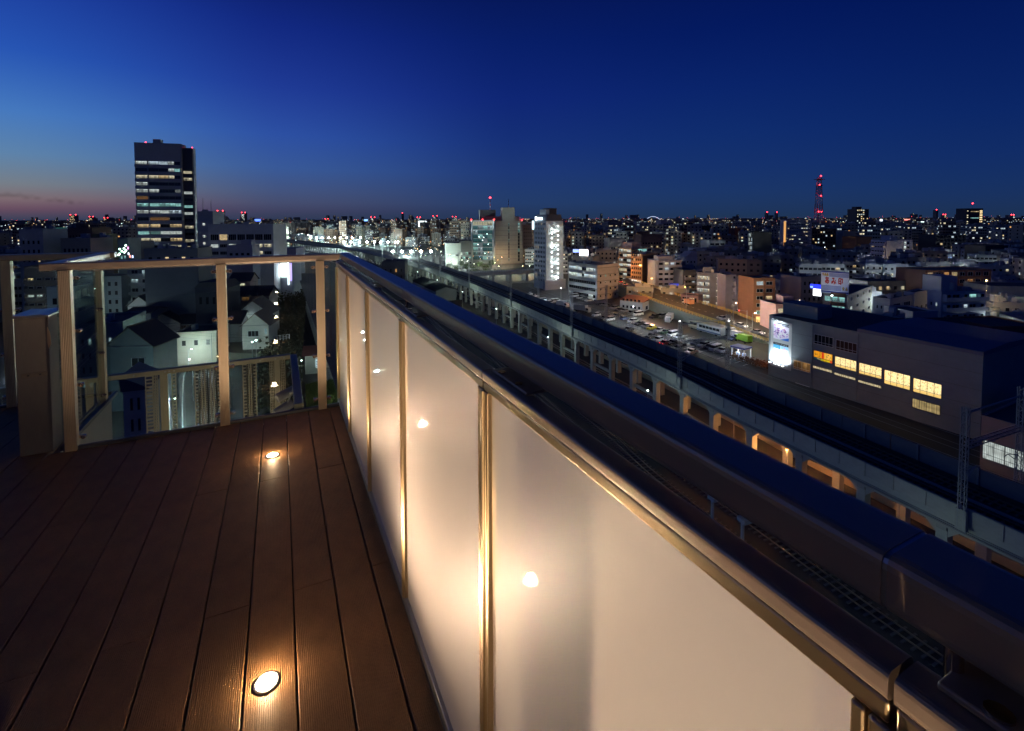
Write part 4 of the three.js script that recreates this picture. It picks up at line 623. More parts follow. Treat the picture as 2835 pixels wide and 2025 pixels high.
// ---------------------------------------------------------------- printed surfaces
function canvasTex(w, h, draw) { const c = document.createElement('canvas'); c.width = w; c.height = h; const x = c.getContext('2d'); draw(x, w, h); const t = new THREE.CanvasTexture(c); t.colorSpace = THREE.SRGBColorSpace; return t; }
const GLYPH = {
  a: [[[20, 25], [78, 21]], [[45, 8], [42, 40], [44, 64], [52, 86]], [[68, 36], [56, 66], [32, 86], [17, 72], [32, 52], [62, 47], [84, 62], [78, 84], [60, 93]]],
  mi: [[[24, 18], [56, 15], [44, 50], [28, 80], [14, 84], [12, 68], [32, 58], [60, 66], [92, 80]], [[78, 42], [74, 66], [58, 93]]],
  shirushi: [[[46, 12], [18, 20], [18, 86], [48, 80]], [[18, 50], [45, 50]], [[58, 96], [58, 20], [88, 20], [88, 70], [78, 74]]],
  shoku: [[[50, 8], [14, 42]], [[50, 8], [88, 42]], [[34, 42], [66, 42], [66, 64], [34, 64], [34, 42]], [[34, 64], [34, 92], [60, 80]], [[56, 68], [86, 92]]],
  hin: [[[34, 14], [66, 14], [66, 42], [34, 42], [34, 14]], [[12, 54], [42, 54], [42, 88], [12, 88], [12, 54]], [[58, 54], [88, 54], [88, 88], [58, 88], [58, 54]]],
  ku: [[[34, 12], [18, 44]], [[32, 24], [76, 24], [64, 62], [30, 92]]], su: [[[22, 22], [74, 22], [52, 60], [20, 90]], [[54, 58], [82, 88]]], ri: [[[30, 18], [30, 58]], [[68, 14], [68, 56], [46, 92]]],
  ra: [[[26, 16], [72, 16]], [[20, 40], [78, 40], [64, 72], [34, 92]]], bu: [[[20, 26], [72, 26], [58, 68], [26, 92]], [[78, 6], [84, 16]], [[90, 4], [96, 14]]], me: [[[70, 12], [48, 62], [16, 90]], [[26, 34], [76, 74]]], long: [[[14, 50], [86, 50]]], i: [[[74, 10], [18, 50]], [[48, 36], [48, 92]]], n: [[[18, 22], [38, 36]], [[18, 86], [60, 70], [84, 28]]], gu: [[[34, 12], [18, 44]], [[32, 24], [72, 24], [60, 62], [28, 92]], [[80, 6], [86, 16]]], ki: [[[20, 32], [76, 24]], [[16, 60], [84, 50]], [[44, 8], [58, 94]]], ya: [[[14, 42], [82, 30], [66, 54]], [[34, 16], [52, 92]]],
};
const glyph = (c, name, x, y, s, w, col) => { c.strokeStyle = col; c.lineWidth = w; c.lineCap = c.lineJoin = 'round'; for (const st of GLYPH[name]) { c.beginPath(); st.forEach(([a, b], i) => { const X = x + a * s / 100, Y = y + b * s / 100; i ? c.lineTo(X, Y) : c.moveTo(X, Y); }); c.stroke(); } };
// the sports hall -------------------------------------------------------
{
  const fx = (x) => 2100 + x / 5.8, fy = (y) => 840 + y / 5.8;
  building({ name: 'sports_hall', label: 'long grey sports hall with lit posters and yellow windows', xe: 2737, xl: 2135, D: 85.5, a: 26.5, wR: 26, yt: 990, par: 0.25, col: [0.24, 0.29, 0.31], ws: 0.1, roof: [['box', 0.2, 0.78, 6, 9, 3.2]], more: (b, { wR, wL, H, L, R, wm }) => {
    const C = PD(2737, 85.5), a = 26.5 * Math.PI / 180, dL = V(0, 0, 0).addScaledVector(RGT, -Math.sin(a)).addScaledVector(FWD, Math.cos(a));
    const tAt = (px) => { const p = C.dot(RGT), q = C.dot(FWD), t = (px - CX) / F; return (t * q - p) / (dL.dot(RGT) - t * dL.dot(FWD)); };
    const at = (px, py) => { const t = tAt(px); return [wL - t, HY(px, py, 85.5 + t * dL.dot(FWD))]; };
    const rect = (x0, x1, yt, yb) => { const [u0, y1] = at(x0, yt), [, y0] = at(x0, yb), [u1] = at(x1, yt); return { u: (u0 + u1) / 2, w: u1 - u0, y: (y0 + y1) / 2, h: y1 - y0 }; };
    const put = (r, mat, name = 'window', nx = 5, fm = frameDark, trans = 0.35) => { const m = mesh(name, pane(r.w, r.h), mat, b); m.position.copy(onFace(L, r.u, r.y)); m.rotation.y = L.turn; if (nx) { const f = mesh('window_frame', join([frameGeo(r.w, r.h, nx), boxFT(-r.w / 2, r.w / 2, -r.h / 2 + r.h * trans - 0.04, -r.h / 2 + r.h * trans + 0.04, -0.02, 0.085)]), fm, m); } return m; };
    const mottled = (s) => { seed = s; return canvasTex(256, 96, (c, w, h) => { c.fillStyle = '#fff0c0'; c.fillRect(0, 0, w, h); for (let i = 0; i < 260; i++) { c.fillStyle = pick(['#c8a868', '#fffbe8', '#e8cf90', '#9a8450', '#fff6d8', '#b8b090']); c.globalAlpha = rr(0.3, 0.9); c.fillRect(rr(8, w), rr(0, h * 0.72), rr(2, 9), rr(2, 12)); } c.globalAlpha = 1; c.fillStyle = '#f6d890'; c.fillRect(0, 0, 8, h); c.fillStyle = 'rgba(210,170,90,0.6)'; c.fillRect(0, h * 0.8, w, h * 0.2); }); };
    const em = (t, k = 1) => new THREE.MeshStandardMaterial({ color: rgb(0.02, 0.02, 0.02), emissive: rgb(1, 0.9, 0.68), emissiveMap: t, emissiveIntensity: k, roughness: 0.3 });
    const yel = [em(mottled(11), 1.25), em(mottled(23), 1.25), em(mottled(31), 1.3), em(mottled(47), 1.25)];
    put(rect(fx(945), fx(1245), fy(495), fy(640)), CARGLASS, 'window', 5, frameWhite, 0.22); put(rect(fx(1300), fx(1635), fy(585), fy(735)), std([0.05, 0.025, 0.02], 0.1), 'window', 5, frameWhite, 0.22);
    const ad = canvasTex(256, 128, (c, w, h) => { c.fillStyle = '#e8a020'; c.fillRect(0, 0, w, h); c.fillStyle = '#f6c860'; c.fillRect(150, 6, 90, 84); c.fillStyle = '#d03020'; c.fillRect(112, 0, 26, 100); c.fillStyle = '#2a1a10'; for (let i = 0; i < 14; i++) c.fillRect(rr(4, 105), rr(10, 80), rr(4, 14), rr(3, 8)); for (let i = 0; i < 6; i++) c.fillRect(rr(155, 230), rr(14, 76), rr(5, 10), rr(8, 16)); c.fillStyle = '#a8b020'; c.fillRect(100, 100, 40, 28); c.fillStyle = '#d8c020'; c.fillRect(150, 100, 70, 28); c.fillStyle = '#18405a'; c.fillRect(0, 96, 96, 32); c.fillStyle = '#c8b070'; c.fillRect(48, 106, 40, 12); c.fillStyle = '#e05020'; c.fillRect(224, 98, 32, 30); });
    put(rect(fx(942), fx(1245), fy(755), fy(890)), em(ad, 0.95), 'poster_window', 3, frameDark, 0.24);
    put(rect(fx(1290), fx(1635), fy(850), fy(1008)), yel[0], 'window', 4, frameDark, 0.24); put(rect(fx(1685), fx(2050), fy(955), fy(1120)), yel[1], 'window', 4, frameDark, 0.24); put(rect(2462, 2534, 1024, 1061), yel[2], 'window', 4, frameDark, 0.24); put(rect(2544, 2623, 1047, 1083.6), yel[3], 'window', 4, frameDark, 0.24);
    const strip = new THREE.MeshStandardMaterial({ color: rgb(0.03, 0.03, 0.03), emissive: rgb(1, 0.84, 0.5), emissiveIntensity: 1.1, emissiveMap: INT[4], roughness: 0.3 });
    for (const [x0, x1, y] of [[935, 1245, 1000], [1285, 1630, 1110], [1675, 2050, 1230]]) put(rect(fx(x0), fx(x1), fy(y), fy(y + 36)), strip, 'strip_window', 3, frameDark, 0);
    put(rect(2543, 2621, 1103, 1127.6), new THREE.MeshStandardMaterial({ color: rgb(0.03, 0.03, 0.03), emissive: rgb(0.9, 0.66, 0.28), emissiveIntensity: 0.75, emissiveMap: INT[5], roughness: 0.3 }), 'window', 4, frameDark, 0);
    put(rect(fx(615), fx(890), fy(905), fy(1040)), new THREE.MeshStandardMaterial({ color: rgb(0.1, 0.05, 0.02), emissive: rgb(0.5, 0.26, 0.08), emissiveIntensity: 0.7, emissiveMap: INT[3], roughness: 0.3 }), 'window', 4, frameWhite, 0.18);
    put(rect(2543, 2623, 1166, 1182), std([0.28, 0.3, 0.32], 0.7), 'vent_panel', 0); put(rect(fx(650), fx(880), fy(1270), fy(1282)), std([0.6, 0.62, 0.65], 0.5), 'sill_band', 0); put(rect(fx(1030), fx(1230), fy(1400), fy(1412)), std([0.6, 0.62, 0.65], 0.5), 'sill_band', 0);
    // posters with their floodlights
    const p1 = canvasTex(256, 256, (c, w, h) => { seed = 5; c.fillStyle = '#f6eefc'; c.fillRect(0, 0, w, h); c.fillStyle = '#20303a'; c.fillRect(56, 0, 200, 16); c.fillRect(140, 20, 116, 22); ['long', 'su', 'ku', 'ra', 'bu'].forEach((g, i) => glyph(c, g, 142 + i * 22, 20, 21, 3, '#ffffff')); c.fillStyle = '#e060a0'; c.fillRect(6, 30, 44, 22); for (let i = 0; i < 60; i++) { c.fillStyle = pick(['#b080d0', '#d8b0ec', '#8858b0', '#f0c8e8', '#ffffff', '#c098e0', '#e8a0c8', '#604890']); c.globalAlpha = 0.8; c.beginPath(); c.ellipse(rr(0, w), rr(80, h - 26), rr(4, 26), rr(4, 20), rr(0, 3), 0, 7); c.fill(); } c.globalAlpha = 1; c.fillStyle = '#7a4a9a'; c.fillRect(66, 70, 12, 60); c.fillRect(190, 90, 10, 40); c.fillStyle = '#2878e0'; c.beginPath(); c.moveTo(110, h); c.lineTo(w, h - 50); c.lineTo(w, h); c.fill(); });
    const p2 = canvasTex(256, 336, (c, w, h) => { seed = 9; c.fillStyle = '#f4fbff'; c.fillRect(0, 0, w, h); c.fillStyle = '#0a1418'; c.fillRect(0, 0, w, 34); ['ki', 'ya', 'me', 'ru', 'ra', 'long', 'su', 'i', 'mi', 'n', 'gu'].filter((g) => GLYPH[g]).forEach((g, i) => glyph(c, g, 20 + i * 22, 7, 21, 3, '#ffffff')); c.fillStyle = '#58b8ec'; c.fillRect(0, 34, 122, 60); c.fillStyle = '#9ad4f0'; c.fillRect(128, 34, 128, 50); c.fillStyle = '#2a90e0'; c.fillRect(110, 34, 12, 60); for (let i = 0; i < 26; i++) { c.fillStyle = pick(['#f8b8c8', '#fbdce4', '#ffffff', '#d0b8e8', '#f080a8']); c.globalAlpha = 0.75; c.beginPath(); c.ellipse(pick([rr(20, 110), rr(160, 250)]), rr(70, 190), rr(8, 24), rr(8, 22), rr(0, 3), 0, 7); c.fill(); } c.globalAlpha = 1; c.fillStyle = '#f8c8d8'; c.fillRect(20, 250, 190, 4); c.fillStyle = '#806858'; c.fillRect(8, 236, 10, 16); c.fillRect(240, 256, 10, 18); });
    const pm = (t) => std([0.9, 0.9, 0.9], 0.6, { map: t });
    const r1 = rect(fx(280), fx(530), fy(300), fy(560)), r2 = rect(fx(280), fx(527), fy(615), fy(960));
    const board = rect(fx(235), fx(575), fy(262), fy(990)); put(board, std([0.5, 0.51, 0.5], 0.6), 'poster_panel', 0);
    const poster = (r, t, n) => { const m = mesh(n, new THREE.PlaneGeometry(r.w, r.h), pm(t), b); m.position.copy(onFace(L, r.u, r.y, 0.075)); m.rotation.y = L.turn; };
    poster(r1, p1, 'upper_poster'); poster(r2, p2, 'lower_poster');
    const fl = [[265, 945], [340, 968], [405, 988], [475, 1012]], fl2 = [[300, 235], [370, 255], [440, 275]];
    for (const [list, up] of [[fl, 1], [fl2, -1]]) for (const [x, y] of list) { const [u, h] = at(fx(x), fy(y)), p = onFace(L, u, h, 0.9); const m = mesh('floodlight', join([rbox(0.5, 0.22, 0.36, 0.05), bar(V(0, 0, -0.15), V(0, -0.15 * up, -0.85), 0.05)]), clutter[1], b); m.position.copy(p); m.rotation.y = L.turn; mesh('floodlight_lens', boxFT(-0.22, 0.22, up > 0 ? 0.115 : -0.13, up > 0 ? 0.13 : -0.115, -0.15, 0.15), up > 0 ? whiteGlow : glow([0.8, 0.95, 1], 6), m); const s = new THREE.SpotLight(new THREE.Color(0.78, 0.92, 1), up > 0 ? 120 : 30, 0, 1.3, 0.8); s.position.copy(p).add(V(0, up * 0.2, 0)); const tg = onFace(L, u, h + up * 6, 0); s.target.position.copy(tg); s.castShadow = true; s.shadow.radius = 8; b.add(s, s.target); }
    // cladding seams, downpipes, side wall dark
    for (const x of [912, 1650]) { const [u] = at(fx(x), fy(600)); const m = mesh('downpipe', box(0.16, H - 0.4, 0.16), wm, b); m.position.copy(onFace(L, u, H / 2, 0.1)); m.rotation.y = L.turn; }
    const sg = []; for (let i = 1; i < 5; i++) { const g = box(wL, 0.035, 0.02); g.rotateY(L.turn).translate(...onFace(L, wL / 2, H * i / 5, 0.012).toArray()); sg.push(g); } mesh('panel_seam', join(sg), frameDark, b);
    mesh('upper_roof', prism([[0, 0], [wR, 0], [wR, 0.9], [wR * 0.4, 1.4], [0, 0.9]], wL * 0.5).translate(0, H + 0.08, -wL * 0.5), std([0.1, 0.12, 0.2], 0.6), b);
  } });
  building({ name: 'sports_annex', label: 'low dark annex with a long lit window right of the sports hall', xe: 3010, xl: 2738, D: 66, a: 26.5, wR: 22, h: 9, par: 0.3, col: [0.2, 0.21, 0.25], more: (b, { wL, L }) => { for (let i = 0; i < 6; i++) { const m = mesh('window', pane(2.5, 2.9), lit('white', 1.0), b); m.position.copy(onFace(L, 1.6 + i * 2.6, 3.9)); m.rotation.y = L.turn; mesh('window_frame', frameGeo(2.5, 2.9, 2), frameDark, m); } } });
}
// hedge and orange-lit bicycle yard beside the hall: low shrubs
{
  const c = G(2100, 1012), g = [], m = std([0.1, 0.05, 0.025], 0.9);
  for (let i = 0; i < 900; i++) { const p = c.clone().addScaledVector(lotLine, rr(-9, 8)).addScaledVector(FWD, rr(-4, 4)); const t = new THREE.TetrahedronGeometry(rr(0.12, 0.3)).rotateX(rr(0, 6)).rotateY(rr(0, 6)).translate(p.x, rr(0.1, 1.3), p.z); g.push(t); }
  const h = mesh('shrubbery', join(g), m); tag(h, 'patch of bare shrubs glowing orange beside the sports hall', 'shrubs', null, 'stuff');
  lampPost('bollard_lamp', 'orange glowing bollard lamp in the shrubs by the hall', c.clone().addScaledVector(lotLine, 3), 1.6, glow([1, 0.3, 0.06], 8), [1, 0.3, 0.07], 3, { r: 0.16 });
}
// ---------------------------------------------------------------- the buildings one can tell apart
// the office tower at left
building({ name: 'office_tower', label: 'tall dark office tower with lit floors against the sunset', xe: 378, D: 272, a: 14.5, wR: 23.1, wL: 8, yt: 395, par: 0.2, col: [0.42, 0.46, 0.46], ws: 0.03, roof: [['box', 0.36, 0.3, 3.8, 3.4, 2.7], ['red', 0.24, 0.05, 0.3, 0, 0.4]], more: (b, { wR, wL, H, R, wm }) => {
  const D = 272, y = (py) => HY(378, py, D), fh = (y(447) - y(690)) / 12.55;
  const dark = std([0.035, 0.04, 0.05], 0.3);
  mesh('side_wing', boxFT(wR, wR + 5.0, 0, H - 1.8, -wL + 0.5, -2.2), std([0.06, 0.065, 0.08], 0.5), b); mesh('corner_fin', boxFT(wR + 5.0, wR + 5.5, 0, H - 1.9, -6, -2.6), std([0.3, 0.31, 0.33], 0.6), b);
  mesh('warning_light', new THREE.SphereGeometry(0.24, 10, 8).translate(wR + 5.1, H - 1.5, -2.4), redGlow, b);
  const pat = ['W:11110', 'k:00011', 'o:1o110', 'g:10000', 'W:1100.', 'd:d0000', 'C:11111', 'W:11111', 'd:0d.00', 'y:1y011', 'c:1.111', 'o:11011', 'g:00111'];
  const P = { W: ['white', 'cool'], k: ['cyan', 'white'], o: ['warm', 'cream'], g: ['white', 'cream'], d: ['orange'], C: ['cyan'], y: ['warm', 'cream'], c: ['cyan', 'white'] };
  pat.forEach((p, i) => {
    const yc = y(450 + i * 19.55), kind = p[0], cells = p.slice(2);
    [[0.5, 5.5], [6.8, 4.8], [11.8, 4.6], [16.6, 2.9], [19.7, 2.8]].forEach(([u, w], c) => {
      const on = '1yo'.includes(cells[c]), half = '.d'.includes(cells[c]);
      addWindow(b, R, u + w / 2, yc, w, 1.75, on ? lit(pick(P[cells[c] === 'o' ? 'o' : kind] || ['white']), 0.95) : half ? lit(pick(P[kind]), 0.25) : darkGlass, { frame: true, nx: Math.round(w / 1.5), dark: true });
    });
    const sp = mesh('spandrel', join([boxFT(6.3, wR + 0.1, yc - 2.5, yc - 1.1, -0.1, 0.35), boxFT(-0.1, 6.2, yc - 2.6, yc - 1.0, -0.1, 0.22)]), wm, b);
    if (i && i !== 3) addWindow(b, { o: V(wR, 0, -2.2), turn: 0, W: 5 }, 2.5, yc - 0.9, 4.4, 1.5, '2 4 6 7 9 11 12 1'.split(' ').includes(String(i)) ? lit(pick(i === 6 ? ['cyan'] : ['white', 'cream']), 0.9) : darkGlass, { nx: 3, dark: true });
  });
  mesh('pilaster', boxFT(6.15, 6.4, 0, y(437), -0.05, 0.4), wm, b);
} });
const G1 = 'mid-rise blocks right of the hotel', G2 = 'blocks beyond the billboard';
// white office pair next to the tower
building({ label: 'slim windowless grey stair tower right of the office tower', xe: 545, D: 232, a: 8, xr: 590, wL: 12, yt: 588, col: [0.36, 0.39, 0.42], roof: [['mast', 0.25, 0.2, 0, 0, 7], ['mast', 0.75, 0.2, 0, 0, 6], ['box', 0.1, 0.3, 2, 2, 1.4]], more: (b, { R, H }) => { for (const py of [622, 655, 674, 693, 711]) addWindow(b, R, 3, HY(560, py, 232), 1.1, 1.2, lit('white', 1.2)); } });
building({ label: 'white low office block with stacked strip windows beside the tower', xe: 575, D: 222, a: 5, xr: 756, wL: 16, yt: 624, col: [0.5, 0.54, 0.56], clutter: 6, fac: [{ side: 'R', f: 1, y0: 31.2, fh: 3.5, wh: 2.7, n: 7, wf: 0.86, m0: 0.8, rows: ['0100000'], rowPal: [['orange', 'warm']], nx: 4 }, { side: 'R', f: 3, y0: 21, fh: 3.4, wh: 1.5, n: 7, wf: 0.82, m0: 0.8, rows: ['0000011', '0000010', '1010011'], pal: ['cream', 'white'], nx: 4 }] });
building({ label: 'dark flat-roofed block with two warm windows below the tower', xe: 395, D: 152, a: 6, xr: 545, wL: 9, yt: 693, col: [0.16, 0.18, 0.2], clutter: 8, fac: [{ side: 'R', f: 1, y0: 27.6, wh: 1.3, n: 6, wf: 0.4, rows: ['001010'], pal: ['warm'] }] });
building({ label: 'small pale block in front of the white office', xe: 625, D: 196, a: 8, xr: 697, wL: 8, yt: 683, col: [0.38, 0.4, 0.46], roof: [['box', 0.5, 0.2, 4, 4, 2.6]], fac: [{ side: 'R', f: 1, y0: 26, wh: 1.0, n: 4, wf: 0.5, lit: 0 }] });
// far left
const GL = 'city blocks at the far left';
building({ label: 'broad grey block at the left edge above the railing', xe: 50, D: 168, a: 10, xr: 117, wL: 12, yt: 638, col: [0.3, 0.31, 0.36], group: GL, clutter: 3, fac: [{ side: 'R', f: 3, y0: 26, wh: 1.2, n: 4, wf: 0.4, lit: 0.05 }] });
building({ label: 'brown brick block with a lit white sign at the far left', xe: 184, D: 222, a: 10, xr: 254, wL: 14, yt: 634, col: [0.2, 0.12, 0.08], group: GL, roof: [['box', 0.1, 0.3, 3, 4, 2.4]], fac: [{ side: 'R', f: 3, y0: 26, wh: 1.3, n: 7, wf: 0.35, lit: 0.06, pal: ['warm'] }], more: (b, { R }) => addWindow(b, R, 3, 30, 2.8, 0.9, whiteGlow, { frame: false }) });
building({ label: 'cream block under a teal lit canopy at the far left', xe: 150, D: 236, a: 10, xr: 184, wL: 10, yt: 645, col: [0.42, 0.42, 0.33], group: GL, fac: [{ side: 'R', f: 2, y0: 28, wh: 1.2, n: 3, wf: 0.4, lit: 0.3, pal: ['white'] }] });
building({ name: 'canopy_building', label: 'low hall with a glowing teal roof edge at the far left', xe: 130, D: 268, a: 6, xr: 186, wL: 12, yt: 637, col: [0.2, 0.3, 0.3], group: GL, more: (b, { wR, H }) => mesh('lit_roof_edge', boxFT(-0.3, wR + 0.3, H + 0.3, H + 1.1, 0.05, 0.3), glow([0.1, 0.75, 0.65], 0.45), b) });
building({ label: 'olive block with a lit yellow strip beside the brown block', xe: 253, D: 205, a: 10, xr: 282, wL: 10, yt: 652, col: [0.2, 0.17, 0.08], group: GL, fac: [{ side: 'R', f: 6, y0: 18, fh: 2.6, wh: 1.2, n: 2, wf: 0.5, rows: ['01', '01', '01', '01', '01', '01'], pal: ['warm'], k: 0.7 }] });
building({ label: 'grey terraced block with roof gardens at the far left', xe: 165, D: 172, a: 8, xr: 248, wL: 12, yt: 664, col: [0.25, 0.24, 0.22], group: GL, clutter: 6, fac: [{ side: 'R', f: 2, y0: 26, wh: 1.3, n: 6, wf: 0.5, lit: 0.1 }] });
building({ label: 'pale block with a blank sign panel left of the tower', xe: 324, D: 205, a: 12, xr: 352, wL: 10, yt: 664, col: [0.36, 0.42, 0.36], group: GL, fac: [{ side: 'R', f: 2, y0: 24, wh: 1.3, n: 2, wf: 0.4, lit: 0.5, pal: ['cyan'] }] });
building({ label: 'dark wide block between the sign panel and the tower', xe: 350, D: 240, a: 10, xr: 388, wL: 12, yt: 672, col: [0.16, 0.16, 0.17], group: GL, clutter: 3, fac: [{ side: 'R', f: 2, y0: 24, wh: 1.2, n: 4, wf: 0.5, lit: 0.3, pal: ['warm'] }] });
// glass and concrete complex
building({ name: 'glass_block', label: 'cyan lit glass office block with red roof lamps', xe: 1368, xl: 1305, D: 425, a: 72, wR: 30, yt: 612, par: 0.8, col: [0.3, 0.33, 0.34], more: (b, { wR, wL, H, L }) => {
  const gl = new THREE.MeshStandardMaterial({ color: rgb(0.03, 0.06, 0.07), roughness: 0.1, emissive: rgb(0.06, 0.2, 0.22), emissiveIntensity: 0.5, emissiveMap: INT[0] });
  for (let i = 0; i < 9; i++) for (let c = 0; c < 4; c++) { const u = 1.6 + (wL - 3.2) * (c + 0.5) / 4, w = (wL - 3.2) / 4 - 0.25; addWindow(b, L, u, 4 + i * 3.9 + 1.4, w, 3.1, i === 8 ? lit('cream', 0.8) : rnd() < 0.55 ? lit(pick(['cyan', 'cool']), rr(0, 1) < 0.4 ? 0.8 : 0.35) : gl, { dark: true, nx: 3 }); }
  for (const [u, y] of [[0.3, 0.45], [0.75, 0.46], [0.55, 0.62], [0.35, 0.63], [0.6, 0.25], [0.7, 0.7], [0.5, 0.55]]) mesh('ceiling_lamp', new THREE.SphereGeometry(0.32, 8, 6).translate(...onFace(L, u * wL, y * H, 0.5).toArray()), glow([0.8, 1, 1], 9), b);
  mesh('edge_fin', join([boxFT(-1.0, 0.3, 0, H + 0.4, -0.9, 0.2), boxFT(-1.0, 0.3, 0, H + 0.4, -wL - 0.2, -wL + 0.9)]), std([0.6, 0.68, 0.7], 0.3, { metalness: 0.3 }), b);
  for (const z of [0, -wL * 0.5, -wL]) mesh('warning_light', new THREE.SphereGeometry(0.55, 10, 8).translate(0, H + 1.2, z), redGlow, b);
} });
building({ name: 'concrete_block', label: 'windowless brown concrete block with two lit slots', xe: 1370, D: 428, a: 10, xr: 1447, wL: 36, yt: 613, col: [0.3, 0.27, 0.24], roof: [['red', 0.98, 0.02, 0.55, 0, 1]], more: (b, { wR, H, R }) => { mesh('stair_core', boxFT(wR * 0.27, wR * 0.72, H, H + 12.4, -11, -0.6), wall([0.3, 0.28, 0.25]), b); mesh('plant_room', boxFT(-12, wR * 0.1, H, H + 10.5, -24, -12), std([0.035, 0.037, 0.05], 0.7), b); mesh('plant_base', boxFT(-11, wR * 0.95, H, H + 4.4, -22, -11.2), wall([0.4, 0.3, 0.28]), b); for (const u of [0.5, 0.86]) for (let i = 0; i < 12; i++) addWindow(b, R, wR * u, 3.5 + i * 2.9, u > 0.6 ? 1.6 : 0.9, 2.6, rnd() < 0.4 ? lit(pick(['cyan', 'white']), 0.7) : darkGlass, { frame: false }); const g = []; for (let i = 1; i < 9; i++) g.push(boxFT(0, wR, H * i / 9 - 0.1, H * i / 9 + 0.1, -0.02, 0.06)); mesh('panel_joint', join(g), frameDark, b); const mg = (x, h0, h1, n) => { for (let i = 0; i < n; i++) mesh('mast', rod(V(x, h0 + (h1 - h0) * i / n, -9), V(x, h0 + (h1 - h0) * (i + 1) / n, -9), 0.28, 0.28, 6), i % 2 ? std([0.7, 0.68, 0.66], 0.6) : std([0.5, 0.06, 0.05], 0.6), b); }; mg(-3, H + 10.5, H + 21, 6); mg(wR * 0.55, H + 12.4, H + 20, 6); mesh('warning_light', new THREE.SphereGeometry(0.8, 10, 8).translate(-3, H + 21.5, -9), redGlow, b); } });
building({ label: 'brown tiled block in sodium light right of the concrete block', xe: 1447, D: 440, a: 8, xr: 1479, wL: 20, yt: 626, col: [0.3, 0.2, 0.16], fac: [{ side: 'R', f: 10, fh: 3.3, wh: 1.0, n: 5, wf: 0.3, lit: 0.02 }] });
// the hotel with the zigzag stairs
building({ name: 'hotel', label: 'pale tall hotel with a brightly lit zigzag fire stair', xe: 1512, xl: 1478.5, xr: 1560, D: 272, a: 32, yt: 612, par: 0, col: [0.5, 0.54, 0.55], fac: [{ side: 'L', f: 13, y0: 4.4, fh: 2.72, wh: 1.3, n: 7, wf: 0.36, m0: 0.5, m1: 0.4, rows: ['0000000', '1100001', '0001000', '0000000', '0010000', '1000000', '0000000', '1110000', '0000000', '0000000', '0000000', '0000001', '0000100'], pal: ['warm', 'cream'], k: 1.3 }], more: (b, { wR, wL, H, L, R, wm }) => {
  mesh('mansard_roof', prism([[0.4, 0], [wR - 0.4, 0], [wR - 1.6, 3.6], [1.4, 3.6]], wL - 0.8).translate(0, H + 0.1, -wL + 0.4), std([0.05, 0.06, 0.09], 0.6), b); mesh('roof_tank', boxFT(wR * 0.3, wR * 0.72, H + 3.7, H + 7.4, -8, -2), std([0.03, 0.032, 0.04], 0.6), b); mesh('lift_house', boxFT(wR * 0.1, wR * 0.3, H + 3.7, H + 6.6, -8, -2), wm, b);
  const u0 = wR * 0.22, u1 = wR * 0.68, gr = std([0.3, 0.31, 0.31], 0.6);
  mesh('stair_recess', boxFT(u0, u1, 1.5, H - 1, 0.005, 0.05), std([0.42, 0.44, 0.44], 0.8), b);
  for (let i = 0; i < 13; i++) { const y = 2 + i * 2.72; mesh('stair_flight', join([bar(V(u0 + 0.8, y, 0.9), V(u1 - 1.2, y + 1.36, 0.9), 0.3, 1.1), boxFT(u1 - 1.6, u1, y + 1.2, y + 1.36, 0.05, 2), bar(V(u1 - 1.2, y + 1.36, 1.6), V(u0 + 0.8, y + 2.72, 1.6), 0.3, 0.5), boxFT(u0, u0 + 1.4, y + 2.56, y + 2.72, 0.05, 2)]), gr, b); for (const [u, dy] of [[u0 + 0.5, 2.2], [u1 - 0.9, 0.9]]) { if (i === 12 && u < u1 - 1) continue; mesh('stair_lamp', new THREE.SphereGeometry(0.36, 10, 8).translate(u, y + dy + 0.9, 1.2), glow([0.9, 1, 0.98], 11), b); } }
  for (const y of [7, 16, 25, 34]) { const l = new THREE.PointLight(new THREE.Color(0.88, 1, 0.97), 70); l.position.set((u0 + u1) / 2, y, 2.6); l.castShadow = true; l.shadow.radius = 20; b.add(l); }
  const sg = mesh('roof_sign', boxFT(-0.5, -0.3, H + 0.5, H + 2.1, -wL + 3.6, -wL + 9), glow([0.75, 0.92, 1], 3), b); mesh('sign_emblem', boxFT(-0.5, -0.3, H + 0.1, H + 2.5, -wL + 1.8, -wL + 3.3), glow([0.85, 0.95, 1], 3.5), b);
  mesh('blade_sign', boxFT(-0.9, 0, H - 5, H, -wL - 0.6, -wL - 0.05), glow([0.7, 0.92, 1], 3), b); mesh('podium', boxFT(-2.2, wR, 0, 5.5, 0, 2.2), wall([0.32, 0.32, 0.36]), b);
} });
